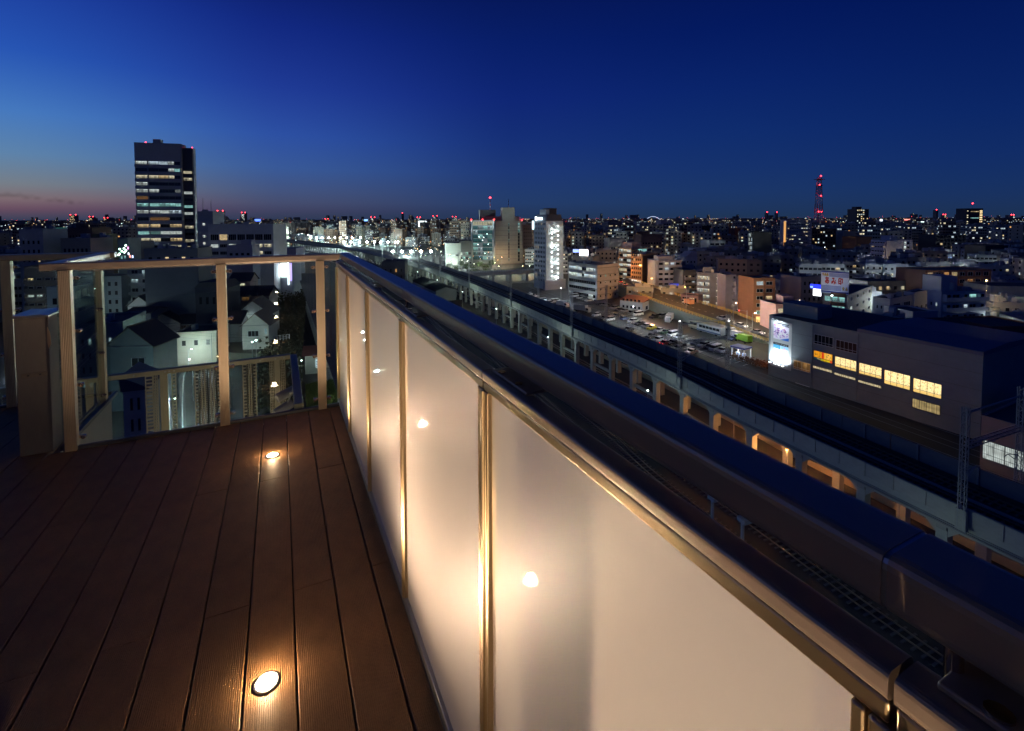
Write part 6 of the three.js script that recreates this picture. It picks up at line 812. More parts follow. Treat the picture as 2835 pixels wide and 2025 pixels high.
// ---------------------------------------------------------------- the neighbourhood below the clear glass
{
  // raised ground that the houses stand on, with its retaining wall
  const ring = [[60, 136], [330, 136], [405, 134], [470, 137], [560, 137], [640, 134], [730, 132], [742, 230], [700, 330], [60, 330]].map(([x, D]) => PD(x, D));
  const sh = new THREE.Shape(ring.map((p) => new THREE.Vector2(p.x, -p.z)));
  const g = new THREE.ExtrudeGeometry(sh, { depth: 3, bevelEnabled: false }).rotateX(-Math.PI / 2);
  struct('terrain_terrace', g, std([0.1, 0.1, 0.085], 0.95, { map: rep(grime, 0.08, 0.08) }));
}
const GH = 'houses below the terrace';
// houses here carry an aerial and an air-conditioning box
function houseD(o) { const b = house(o); mesh('aerial', join([rod(V(o.w * 0.5, o.r, -o.d * 0.5), V(o.w * 0.5, o.r + 2, -o.d * 0.5), 0.05), bar(V(o.w * 0.5 - 0.7, o.r + 1.8, -o.d * 0.5), V(o.w * 0.5 + 0.7, o.r + 1.8, -o.d * 0.5), 0.05)]), clutter[1], b); mesh('air_conditioner', box(0.9, 0.7, 0.4, o.w * 0.85, o.e * 0.45, 0.22), clutter[2], b); mesh('gutter', boxFT(-0.3, o.w + 0.3, o.e - 0.25, o.e - 0.1, 0.02, 0.16), clutter[1], b); return b; }
building({ name: 'apartment_block', label: 'pale five-storey flats with balconies behind the tiled houses', xe: 348, D: 172, a: 3, xr: 534, wL: 10, yt: 762, base: 3, col: [0.36, 0.39, 0.38], group: GH, clutter: 3, fac: [{ side: 'R', type: 'balcony', f: 6, y0: 1.2, fh: 3.3, wh: 1.9, n: 6, wf: 0.6, rows: ['000000', '000000', '000000', '000000', '100000', '010000'], pal: ['cool'], k: 1, div: 2, par: 0.8 }] });
building({ label: 'dark navy house block right of the pale flats', xe: 534, D: 148, a: 4, xr: 620, wL: 9, yt: 800, base: 3, col: [0.06, 0.065, 0.09], group: GH, fac: [{ side: 'R', f: 1, y0: 11.4, wh: 2.2, n: 4, wf: 0.4, lit: 0 }], more: (b, { wR, H }) => mesh('hip_roof', prism([[-0.4, 0], [wR + 0.4, 0], [wR - 1.5, 2], [1.5, 2]], 9).translate(0, H + 0.1, -9), std([0.05, 0.05, 0.055], 0.8), b) });
const H0 = 3;
houseD({ label: 'cream gabled house with dark tiles behind the utility pole', xe: 394, D: 148, a: 8, w: 9.8, d: 10, e: 5.4, r: 8.3, base: H0, dir: 'z', col: [0.5, 0.48, 0.4], win: [['R', 1.8, 4.6, 1, 0.5], ['R', 4.5, 3.2, 2.2, 1.5, lit('cool', 0.25)], ['R', 7.6, 1.5, 1.2, 1.6]] });
houseD({ label: 'white house with brown shutters right of the utility pole', xe: 480, D: 150, a: 4, w: 9.8, d: 9, e: 5, r: 8, base: H0, dir: 'x', col: [0.52, 0.5, 0.46], win: [['R', 2.4, 3.6, 3, 1.5, std([0.2, 0.1, 0.04], 0.7)], ['R', 7.2, 3.6, 3, 1.5, std([0.2, 0.1, 0.04], 0.7)], ['R', 3, 1.4, 1.6, 1.2]] });
houseD({ label: 'house with one wide window under the pale flats', xe: 338, D: 144, a: 6, w: 7.1, d: 8, e: 9.4, r: 10.4, base: H0, dir: 'x', col: [0.42, 0.42, 0.4], win: [['R', 3, 7.8, 2.8, 1.6, lit('cyan', 0.2)], ['R', 3, 4, 1.8, 1.4]] });
houseD({ label: 'small white gabled shed roof house behind the cream house', xe: 345, D: 160, a: 10, w: 7, d: 8, e: 8.8, r: 11.9, base: H0, dir: 'z', col: [0.4, 0.4, 0.4], win: [['R', 1.8, 7.6, 1.4, 1.2]] });
houseD({ label: 'gabled house with dark roof peeking over the cream house', xe: 414, D: 160, a: 6, w: 9, d: 8, e: 6.8, r: 9.6, base: H0, dir: 'z', col: [0.42, 0.42, 0.42], win: [['R', 2.4, 5.6, 1.2, 1]] });
houseD({ label: 'low white house behind the middle post with tiled roof', xe: 572, D: 145, a: 6, w: 9, d: 8, e: 6, r: 8.8, base: H0, dir: 'x', col: [0.5, 0.5, 0.48], win: [['R', 1.6, 4, 1.2, 1]] });
houseD({ label: 'tall steep gabled slate wall house at lower left', xe: 280, D: 100, a: 4, w: 9.5, d: 8, e: 14.1, r: 18.1, base: 0, dir: 'z', col: [0.12, 0.15, 0.17], win: [['R', 6.4, 10.6, 2.6, 1.7]] });
building({ name: 'stucco_building', label: 'rough stucco block lit by a white lamp above the street', xe: 474, D: 130, a: 12, xr: 590, wL: 10, yt: 926, col: [0.34, 0.31, 0.27], group: GH, clutter: 4, fac: [{ side: 'R', f: 1, y0: 6, wh: 1.4, n: 3, wf: 0.3, rows: ['000'] }], more: (b, { wR, R }) => { const y = HY(510, 990, 132), p = onFace(R, 3.6, y, 0.7); mesh('wall_lamp', rbox(0.4, 0.2, 0.3, 0.04, ...p.toArray()), glow([0.9, 0.97, 1], 24), b); const l = new THREE.PointLight(new THREE.Color(0.85, 0.95, 1), 6); l.position.copy(p).add(V(0, -0.05, 0.25)); l.castShadow = true; l.shadow.radius = 8; b.add(l); const q = onFace(R, 10.6, y + 0.3, 0.5); mesh('wall_lamp', new THREE.SphereGeometry(0.12, 8, 6).translate(...q.toArray()), warmGlow, b); mesh('drain_pipe', bar(V(9, 0.4, 0.12), V(9, 9, 0.12), 0.12), clutter[0], b); } });
building({ name: 'white_house_block', label: 'white block with tall windows at the bottom of the left pane', xe: 322, D: 72, a: 22, xr: 386, wL: 8, yt: 1092, col: [0.42, 0.46, 0.46], group: GH, fac: [{ side: 'R', f: 4, y0: 1.6, fh: 3.3, wh: 1.9, n: 2, wf: 0.36, lit: 0, dark: true }], more: (b, { wR, wL, H }) => mesh('slant_roof', prism([[-0.3, 0], [wR + 0.3, 0], [wR + 0.3, 0.3], [-0.3, 2.4]], wL + 0.6).translate(0, H + 0.4, -wL - 0.3), std([0.05, 0.06, 0.1], 0.6), b) });
building({ label: 'dark block behind the boxed column at the left edge', xe: 40, D: 108, a: 6, xr: 175, wL: 9, yt: 880, col: [0.24, 0.27, 0.3], group: GH, clutter: 3, fac: [{ side: 'R', f: 5, y0: 1.5, wh: 1.4, n: 6, wf: 0.4, lit: 0.1, pal: ['cool'] }] });
building({ label: 'white wall building with green lit shop front at far left', xe: 120, D: 138, a: 8, xr: 196, wL: 8, yt: 800, base: 3, col: [0.36, 0.42, 0.44], group: GH, fac: [{ side: 'R', f: 2, y0: 10, wh: 1.8, n: 2, wf: 0.4, rows: ['01', '01'], pal: ['cyan'] }] });
building({ label: 'brown grid flats above the boxed column at far left', xe: 60, D: 162, a: 6, xr: 190, wL: 9, yt: 742, base: 3, col: [0.18, 0.16, 0.13], group: GH, fac: [{ side: 'R', type: 'balcony', f: 6, y0: 2, fh: 2.9, wh: 1.5, n: 5, wf: 0.6, lit: 0.08, div: 5 }] });
building({ label: 'long greenhouse-like grey roof block in the left pane', xe: 196, D: 106, a: 20, xr: 330, wL: 14, yt: 905, col: [0.25, 0.32, 0.32], group: GH, clutter: 2, fac: [{ side: 'R', f: 4, y0: 3, wh: 1.3, n: 6, wf: 0.3, lit: 0.15, pal: ['cool'] }] });
building({ label: 'pale block with lit stair seen through the left pane', xe: 205, D: 166, a: 6, xr: 330, wL: 9, yt: 770, base: 3, col: [0.3, 0.34, 0.34], group: GH, fac: [{ side: 'R', f: 4, y0: 5, wh: 1.4, n: 6, wf: 0.4, lit: 0.1, pal: ['white', 'cyan'] }] });
// right pane
houseD({ label: 'pink lit house with bright porch behind the middle post', xe: 630, D: 190, a: 4, w: 8, d: 7, e: 13.4, r: 16, base: H0, dir: 'x', col: [0.55, 0.42, 0.36], win: [['R', 4.6, 11.4, 2.6, 1.5, lit('cream', 1.6)], ['R', 1.2, 11.4, 1.4, 1.1, lit('warm', 1.6)]] });
building({ label: 'dark flats at the top of the right pane', xe: 640, D: 232, a: 5, xr: 758, wL: 10, yt: 733, base: 3, col: [0.2, 0.2, 0.17], group: GH, fac: [{ side: 'R', f: 4, y0: 2, wh: 1.4, n: 6, wf: 0.4, lit: 0.15, pal: ['white', 'warm'] }] });
houseD({ label: 'long tiled house with pink lit porch in the right pane', xe: 636, D: 168, a: 6, w: 12.6, d: 8, e: 11, r: 13.5, base: H0, dir: 'x', col: [0.3, 0.26, 0.24], win: [['R', 4.6, 9.6, 2.4, 1.2, lit('orange', 0.2)], ['R', 9.6, 9.6, 2.4, 1.2, lit('orange', 0.25)]] });
houseD({ label: 'white gabled house with balcony in the right pane', xe: 644, D: 150, a: 10, w: 10.4, d: 9, e: 7.8, r: 11.9, base: H0, dir: 'z', col: [0.44, 0.43, 0.4], rc: [0.1, 0.06, 0.05], win: [['R', 3, 6.2, 1.4, 1.2], ['R', 6.6, 6.2, 1.4, 1.2], ['R', 4.4, 3, 3, 1.6]] });
houseD({ label: 'smaller white gabled house in front at the right pane', xe: 662, D: 137, a: 10, w: 7.2, d: 8, e: 7.2, r: 10.4, base: H0, dir: 'z', col: [0.46, 0.45, 0.42], rc: [0.12, 0.06, 0.05], win: [['R', 3, 4.6, 2.8, 1.6], ['R', 6.4, 5.2, 0.6, 1.6, lit('cool', 1)]] });
{ // bright shop far down the line
  const b = building({ name: 'neon_shop', label: 'glaring white and violet shop front beside the railway', xe: 768, D: 232, a: 4, xr: 806, wL: 12, yt: 727, col: [0.6, 0.6, 0.7], par: 0, more: (b, { wR, H, R }) => { mesh('lit_sign_front', boxFT(0.3, wR * 0.68, H - 7.4, H - 0.2, 0.02, 0.2), lit('white', 4), b); mesh('violet_sign', boxFT(wR * 0.82, wR * 0.98, H - 9, H - 0.5, 0.02, 0.5), glow([0.5, 0.36, 1], 2), b); mesh('white_column', boxFT(wR * 0.69, wR * 0.76, H - 11, H, 0.02, 0.4), glow([0.85, 0.92, 1], 4), b); const l = new THREE.RectAreaLight(new THREE.Color(0.88, 0.9, 1), 14, 5, 6); l.position.set(wR * 0.35, H - 4, 0.6); l.rotation.y = Math.PI; b.add(l); } });
}
// street with kerb, lamps, pole
{
  const P = [[440, 1240], [452, 1160], [468, 1100], [486, 1060], [500, 1035], [512, 1015]].map(([x, y]) => G(x, y)), Q = [[520, 1240], [514, 1160], [512, 1100], [512, 1060], [514, 1035], [520, 1015]].map(([x, y]) => G(x, y));
  const pos = [], uv = [], idx = []; P.forEach((p, i) => { pos.push(p.x, 0.02, p.z, Q[i].x, 0.02, Q[i].z); uv.push(0, i * 5, 5, i * 5); if (i) { const k = i * 2; idx.push(k - 2, k - 1, k, k - 1, k + 1, k); } });
  let g = new THREE.BufferGeometry(); g.setAttribute('position', new THREE.Float32BufferAttribute(pos, 3)); g.setAttribute('uv', new THREE.Float32BufferAttribute(uv, 2)); g.setIndex(idx); g = g.toNonIndexed(); g.computeVertexNormals();
  const st = struct('street', g, std([0.1, 0.105, 0.11], 0.6, { map: rep(grime, 0.2, 0.2), side: THREE.DoubleSide }));
  const kerb = mesh('kerb', new THREE.TubeGeometry(new THREE.CatmullRomCurve3(Q.map((p, i) => p.clone().lerp(P[i], 0.15).setY(0.1))), 40, 0.13, 5), std([0.6, 0.62, 0.6], 0.7), st);
  lampPost('street_lamp', 'white street lamp over the narrow street below the glass', G(469, 1190).setY(0.02), 6, whiteGlow, [0.72, 1, 0.95], 36, { arm: 1, r: 0.2, group: 'lamps by the street below' });
  lampPost('street_lamp', 'white street lamp at the bend of the street below', G(522, 1030).setY(0.02), 6, whiteGlow, [0.8, 1, 0.95], 20, { arm: 0.8, r: 0.16, group: 'lamps by the street below' });
  lampPost('street_lamp', 'pale green street lamp beside the shed under the glass', G(700, 1030).setY(0.02), 8, glow([0.7, 1, 0.92], 22), [0.7, 1, 0.92], 7, { r: 0.18, group: 'lamps by the street below' });
  // utility pole with cross arms and wires
  const p = G(425, 1030).setY(0), t = thing('utility_pole', 'dark utility pole crowded with cross arms and wires', 'utility pole', p); const dk = std([0.06, 0.06, 0.06], 0.8);
  mesh('pole', rod(V(0, 0, 0), V(0, 14, 0), 0.2, 0.14), dk, t); for (let i = 0; i < 7; i++) mesh('cross_arm', boxFT(-1.4 + 0.1 * i, 1.4 - 0.05 * i, 6 + i * 1.2, 6.12 + i * 1.2, -0.06, 0.06), dk, t); mesh('transformer', new THREE.CylinderGeometry(0.35, 0.35, 1.2, 12).translate(0.5, 8, 0.2), dk, t);
  for (const [dx, dy, dz] of [[26, -2, 14], [-28, 0, -6], [20, 1, -24], [-10, 0, 30]]) for (const k of [0, 0.8, 1.8]) { const a = V(0.8 - k, 12.2 - k, 0), b = V(dx + k, 12 + dy - k, dz), m = a.clone().lerp(b, 0.5).add(V(0, -1, 0)); mesh('wire', new THREE.TubeGeometry(new THREE.QuadraticBezierCurve3(a, m, b), 14, 0.02, 4), dk, t); }
  // orange barrier lights by the bend
  const ob = thing('work_barrier', 'row of red orange work lights at the street bend', 'work barrier', G(448, 1010).setY(0.02)); for (let i = 0; i < 5; i++) { mesh('post', box(0.08, 1, 0.08, i * 0.9, 0.5, 0), clutter[1], ob); mesh('warning_light', box(0.8, 0.07, 0.07, i * 0.9 + 0.4, 0.95, 0), glow([1, 0.18, 0.05], 2.5), ob); }
}
// bare trees, grass bank, shed, steps
function bareTree(label, p, h, s) {
  seed = s; const t = thing('bare_tree', label, 'tree', p), g = [], tw = [];
  const grow = (a, d, L, r, n) => { const b = a.clone().addScaledVector(d, L); (n > 2 ? g : tw).push(rod(a, b, r, r * 0.68, n > 2 ? 7 : 4)); if (n <= 0) return; const k = n > 3 ? 2 : 3; for (let i = 0; i < k; i++) { const e = d.clone().add(V(rr(-0.75, 0.75), rr(-0.1, 0.5), rr(-0.75, 0.75))).normalize(); grow(b, e, L * rr(0.62, 0.82), r * 0.62, n - 1); } };
  grow(V(0, 0, 0), V(0, 1, 0), h * 0.28, h * 0.018, 6); const m = std([0.1, 0.085, 0.07], 0.9); mesh('trunk', join(g), m, t); mesh('crown', join(tw), m, t); return t;
}
bareTree('bare branching tree in front of the path lamp light', G(705, 1200).setY(0), 11, 21); bareTree('second bare tree beside the street, farther left', G(640, 1130).setY(0), 8, 33); bareTree('bare tree at the right of the lamp in the right pane', G(775, 1180).setY(0), 8, 44);
{
  const A = [[845, 1065], [930, 1050], [1010, 1150], [850, 1180]].map(([x, y]) => G(x, y, 3)), sh = new THREE.Shape(A.map((p) => new THREE.Vector2(p.x, -p.z)));
  struct('grass_bank', new THREE.ExtrudeGeometry(sh, { depth: 3, bevelEnabled: false }).rotateX(-Math.PI / 2), std([0.09, 0.12, 0.03], 0.95, { map: rep(speckle, 0.3, 0.3) }));
  const bl = new THREE.ConeGeometry(0.05, 0.5, 3).translate(0, 0.25, 0), im = new THREE.InstancedMesh(bl, std([0.12, 0.18, 0.04], 0.9), 5000), mm = new THREE.Matrix4(), c = new THREE.Vector3();
  for (let i = 0; i < 5000; i++) { const u = rnd(), v = rnd(); c.copy(A[0]).lerp(A[1], u); const d = A[3].clone().lerp(A[2], u); c.lerp(d, v); mm.makeRotationFromEuler(new THREE.Euler(rr(-0.5, 0.5), rr(0, 6), rr(-0.5, 0.5))); mm.setPosition(c.x, 3, c.z); im.setMatrixAt(i, mm); }
  im.name = 'grass'; scene.add(im); tag(im, 'short rough grass on the bank below the right pane', 'grass', null, 'stuff');
  lampPost('path_lamp', 'green white lamp at the edge of the grass bank', G(935, 1120, 3), 4, glow([0.85, 1, 0.8], 16), [0.85, 1, 0.75], 3, { r: 0.14, group: 'lamps by the street below' });
  // tiled shed with a lit wall and notice board
  const C = PD(836, 124), t = thing('railway_hut', 'hut with a red brown roof and lit wall beside the grass bank', 'hut', C, -0.2);
  mesh('wall', boxFT(0, 7.5, 0, 5, -5, 0), wall([0.42, 0.45, 0.42], 0.2), t); mesh('roof', prism([[-0.7, 0], [5.7, 0], [2.5, 2]], 9).rotateY(Math.PI / 2).translate(-0.7, 5.05, 0.3), std([0.14, 0.05, 0.045], 0.8, { map: rep(grime, 0.4, 0.4) }), t);
  const nb = mesh('notice_board', boxFT(2.6, 4, 1.6, 3.8, 0.02, 0.14), glow([0.75, 0.9, 1], 0.9), t); for (let i = 0; i < 4; i++) mesh('notice_print', boxFT(2.75, 3.85, 1.9 + i * 0.42, 2.1 + i * 0.42, 0.15, 0.16), std([0.1, 0.14, 0.2], 0.6), nb);
  lampPost('path_lamp', 'white lamp lighting the wall of the hut', PD(826, 118), 5.4, whiteGlow, [0.9, 1, 0.95], 4, { r: 0.14, group: 'lamps by the street below' });
  const s2 = thing('gate_panel', 'pale steel gate panel left of the hut', 'gate', PD(778, 120), 0.1); mesh('gate_board', boxFT(0, 4, 0.4, 3, -0.06, 0.06), wall([0.5, 0.56, 0.52], 0.3), s2); for (const x of [0, 2, 4]) mesh('post', boxFT(x - 0.08, x + 0.08, 0, 3.3, -0.1, 0.1), clutter[0], s2);
  const fn = thing('slope_railing', 'white stair railing on the dark slope in the right pane', 'railing', PD(726, 142, 4), -0.9); for (let i = 0; i < 9; i++) mesh('post', boxFT(i * 1.3 - 0.06, i * 1.3 + 0.06, 0 + i * 0.25, 1.5 + i * 0.25, -0.06, 0.06), frameWhite, fn); for (const h of [0.4, 0.9, 1.4]) mesh('rail', bar(V(0, h, 0), V(10.6, h + 2.05, 0), 0.09), frameWhite, fn);
  // dark wooded slope between houses and railway
  const W = []; seed = 77; for (let i = 0; i < 5200; i++) { const D = rr(96, 250), px = 742 + (rnd() - 0.5) * 120 + (D - 150) * 0.16 + 30, p = PD(px, D); W.push(new THREE.TetrahedronGeometry(rr(0.25, 0.75)).rotateX(rr(0, 6)).rotateZ(rr(0, 6)).translate(p.x, rr(0, 5) * rnd() + rr(0, 3), p.z)); }
  tag(mesh('undergrowth', join(W), std([0.05, 0.055, 0.035], 0.95)), 'dark undergrowth covering the slope beside the railway', 'undergrowth', null, 'stuff');
}
// station platform with striped roof and dotted lights
{
  const t = thing('station_platform', 'long railway platform with ribbed roof and a line of small lights', 'platform'), o = -66;
  const rf = []; for (let z = -92; z > -300; z -= 1.1) rf.push(boxFT(9, 17, 9.2, 9.5, z - 0.9, z)); mesh('ribbed_roof', join(rf), roofDark, t).userData.kind = 'stuff'; mesh('platform_slab', boxFT(10, 16, 0.3, 1.4, -300, -80), wall([0.38, 0.38, 0.34], 0.2), t); mesh('edge_line', boxFT(15.2, 15.6, 1.405, 1.415, -300, -80), std([0.55, 0.45, 0.1], 0.7), t);
  for (let z = -95; z > -295; z -= 10) mesh('column', boxFT(12.8, 13.1, 1.4, 9.2, z - 0.15, z + 0.15), clutter[1], t);
  for (let i = 0; i < 26; i++) mesh('platform_lamp', box(0.3, 0.16, 0.3, 17.2, 6.5, -84 - i * 4.2), glow([0.8, 1, 0.95], 7), t);
  const L = new THREE.RectAreaLight(new THREE.Color(0.8, 1, 0.95), 1.5, 0.4, 110); L.position.set(17.2, 6.3, -140); L.rotation.x = -Math.PI / 2; t.add(L);
}
// green lit shopping street at far left
{
  const gl = thing('street_light_string', 'string of green shop street lights beyond the left railing', 'street lights', [0, 0, 0]);
  [[328, 690], [334, 696], [340, 688], [341, 699], [345, 694], [327, 703], [345, 680], [287, 688], [287, 679], [324, 706]].forEach(([x, y]) => { const p = PD(x, 190, HY(x, y, 190)); mesh('street_light', new THREE.SphereGeometry(0.34, 8, 6).translate(p.x, p.y, p.z), glow([0.6, 1, 0.75], 7), gl); });
  [[352, 687, [1, 0.25, 0.6], 'small pink neon sign near the green street lights'], [353, 703, [0.8, 0.85, 1], 'white neon sign near the green street lights'], [364, 711, [0.5, 0.6, 1], 'blue white neon sign near the green street lights'], [357, 710, [1, 0.2, 0.15], 'red neon sign near the green street lights']].forEach(([x, y, c, l]) => { const p = PD(x, 180, HY(x, y, 180)); const n = thing('neon_sign', l, 'sign', p, -YAW - 0.6, 'neon signs beyond the left railing'); mesh('sign_panel', rbox(1.1, 0.9, 0.3, 0.1), glow(c, 4), n); mesh('sign_frame', rbox(1.25, 1.05, 0.24, 0.05, 0, 0, -0.06), clutter[1], n); });
}
// ---------------------------------------------------------------- rail yard with floodlights
{
  const rows = [[[1087, 1112, 1138, 1165, 1193], 697, 15], [[953, 971, 995, 1016, 1036, 1054, 1074, 1094, 1101], 671, 15], [[876, 891, 910, 927, 943, 959, 975, 998], 659, 15], [[811, 820, 838, 853], 652, 15]];
  const proto = thing('yard_floodlight', '', 'floodlight', [0, 0, 0], 0, 'floodlight masts over the rail yard');
  mesh('mast', rod(V(0, 0, 0), V(0, 15, 0), 0.3, 0.16), clutter[0], proto); mesh('lamp_bar', box(2, 0.25, 0.4, 0, 15.1, 0), clutter[1], proto); mesh('lamp_head', new THREE.SphereGeometry(0.85, 12, 8).translate(0, 15, 0), glow([0.82, 1, 0.98], 110), proto);
  let first = true; const on = ['nearest', 'second', 'third', 'farthest'], nth = ['first', 'second', 'third', 'fourth', 'fifth', 'sixth', 'seventh', 'eighth', 'ninth'];
  rows.forEach(([xs, y, h], r) => xs.forEach((x, i) => { const p = G(x, y - 0.4, h); const t = first ? proto : copyThing(proto); first = false; t.position.set(p.x, 0, p.z); t.userData.label = `${nth[i]} floodlight mast from the left in the ${on[r]} yard row`; const l = new THREE.PointLight(new THREE.Color(0.75, 1, 0.97), [1500, 1700, 1900, 1900][r]); l.position.set(1.25, 14.6, 0); l.castShadow = true; l.shadow.radius = 12; t.add(l); }));
  // yard tracks, trains, far depot
  const yd = std([0.08, 0.09, 0.09], 0.9, { map: rep(grime, 0.2, 0.2) }); const Y = [[1240, 700], [1080, 720], [900, 690], [770, 662], [800, 640], [1010, 641], [1250, 655]].map(([x, y]) => G(x, y)); const sh = new THREE.Shape(Y.map((p) => new THREE.Vector2(p.x, -p.z))); struct('rail_yard', new THREE.ShapeGeometry(sh).rotateX(-Math.PI / 2).translate(0, 0.3, 0), yd);
  [[1010, 660, 1120, 664], [1060, 655, 1230, 660], [930, 652, 1040, 650], [1130, 678, 1215, 674], [880, 646, 990, 645]].forEach(([x0, y0, x1, y1], i) => { const a = G(x0, y0), b = G(x1, y1), L = a.distanceTo(b), t = thing('train', `${['silver train nearest the rail yard centre', 'silver train behind the second floodlight row', 'silver train at the far left of the yard', 'short silver train by the nearest floodlight row', 'silver train farthest back in the yard'][i]}`, 'train', a.setY(0.3), Math.atan2(-(b.z - a.z), b.x - a.x), 'trains in the rail yard'); const n = Math.max(2, Math.round(L / 20)); for (let k = 0; k < n; k++) { const c = mesh('carriage', rbox(L / n - 0.6, 3.2, 2.8, 0.2, (k + 0.5) * L / n, 2.2, 0), paint([0.5, 0.54, 0.55]), t); mesh('window_band', boxFT(k * L / n + 0.8, (k + 1) * L / n - 0.8, 2.4, 3.2, 1.38, 1.44), darkGlass, c); } });
  building({ name: 'depot_hall', label: 'long low white depot hall right of the rail yard', xe: 1233, D: 390, a: 10, xr: 1275, wL: 26, yt: 675, col: [0.22, 0.23, 0.21], fac: [{ side: 'R', f: 1, y0: 10, wh: 1.4, n: 3, wf: 0.8, lit: 0.6, pal: ['white'] }] });
  building({ label: 'dark glass station block behind the depot hall', xe: 1270, D: 420, a: 10, xr: 1306, wL: 20, yt: 668, col: [0.14, 0.16, 0.17], fac: [{ side: 'R', f: 3, fh: 4, wh: 2, n: 4, wf: 0.8, lit: 0.4, pal: ['cyan', 'white'] }] });
  building({ label: 'dark corner house with one orange window below the yard lights', xe: 1055, D: 236, a: 6, xr: 1120, wL: 12, yt: 727, col: [0.12, 0.14, 0.16], clutter: 2, fac: [{ side: 'R', f: 3, y0: 8, wh: 1.5, n: 4, wf: 0.3, rows: ['0010', '0000', '0010'], pal: ['orange'] }] });
  building({ label: 'low pale store block between tower and yard', xe: 757, D: 290, a: 6, xr: 818, wL: 16, yt: 690, col: [0.4, 0.4, 0.5], fac: [{ side: 'R', f: 1, y0: 18, wh: 1, n: 3, wf: 0.3, lit: 0.3 }] });
  // overpass with orange lights in front of the concrete block
  const a = G(1290, 757, 7), b = G(1480, 748, 7), t = thing('overpass', 'concrete road overpass with railings below the hotel and tower', 'bridge', a.setY(0), Math.atan2(-(b.z - a.z), b.x - a.x)), L = Math.hypot(b.x - a.x, b.z - a.z); mesh('deck', boxFT(-8, L + 8, 4.8, 7.0, -9, 0), wall([0.4, 0.4, 0.38]), t); for (let i = 0; i < 40; i++) mesh('railing_post', boxFT(i * L / 40, i * L / 40 + 0.12, 7.0, 8.4, -0.2, -0.08), clutter[1], t); for (const y of [7.5, 8.3]) mesh('rail', boxFT(-8, L + 8, y, y + 0.1, -0.2, -0.08), clutter[1], t); for (let i = 0; i < 4; i++) mesh('pier', boxFT(6 + i * L / 4, 7.6 + i * L / 4, 0, 4.8, -8, -1), wall([0.36, 0.36, 0.35]), t);
  const lampsAt = (list, name, mat, col, I, group, what, h = 7) => list.forEach(([x, y], i) => lampPost(name, what + ', ' + ['first', 'second', 'third', 'fourth', 'fifth', 'sixth', 'seventh', 'eighth', 'ninth', 'tenth', 'eleventh', 'twelfth', 'thirteenth', 'fourteenth'][i] + ' from the left', G(x, y, h).setY(0), h, mat, col, I, { r: 0.24, group }));
  lampsAt([[1358, 707], [1389, 713], [1447, 737], [1480, 705]], 'street_lamp', warmGlow, [1, 0.72, 0.4], 80, 'warm lamps by the overpass', 'warm street lamp by the overpass');
  lampsAt([[1221, 696], [1238, 700], [1252, 725], [1279, 721], [1294, 724], [1313, 731], [1370, 728], [1381, 738], [1466, 737], [1300, 705]], 'street_lamp', glow([0.85, 1, 0.75], 22), [0.85, 1, 0.8], 60, 'greenish lamps in the station square', 'greenish street lamp in the station square', 6);
  // trees in the station square
  for (let i = 0; i < 9; i++) { const p = PD(1225 + i * 17, 330 + (i * 37) % 60), tr = thing('street_tree', `leafy tree ${['first', 'second', 'third', 'fourth', 'fifth', 'sixth', 'seventh', 'eighth', 'ninth'][i]} from the left in the station square`, 'tree', p, 0, 'trees in the station square'), g = []; for (let k = 0; k < 260; k++) { const d = V(rr(-1, 1), rr(-1, 1), rr(-1, 1)); if (d.length() > 1) continue; g.push(new THREE.TetrahedronGeometry(rr(0.25, 0.5)).rotateX(rr(0, 6)).rotateY(rr(0, 6)).translate(d.x * 2.8, 5.2 + d.y * 2.2, d.z * 2.8)); } mesh('trunk', rod(V(0, 0, 0), V(0, 4.6, 0), 0.25, 0.15), std([0.08, 0.06, 0.05], 0.9), tr); mesh('crown', join(g), std([0.05, 0.08, 0.03], 0.9), tr); }
}
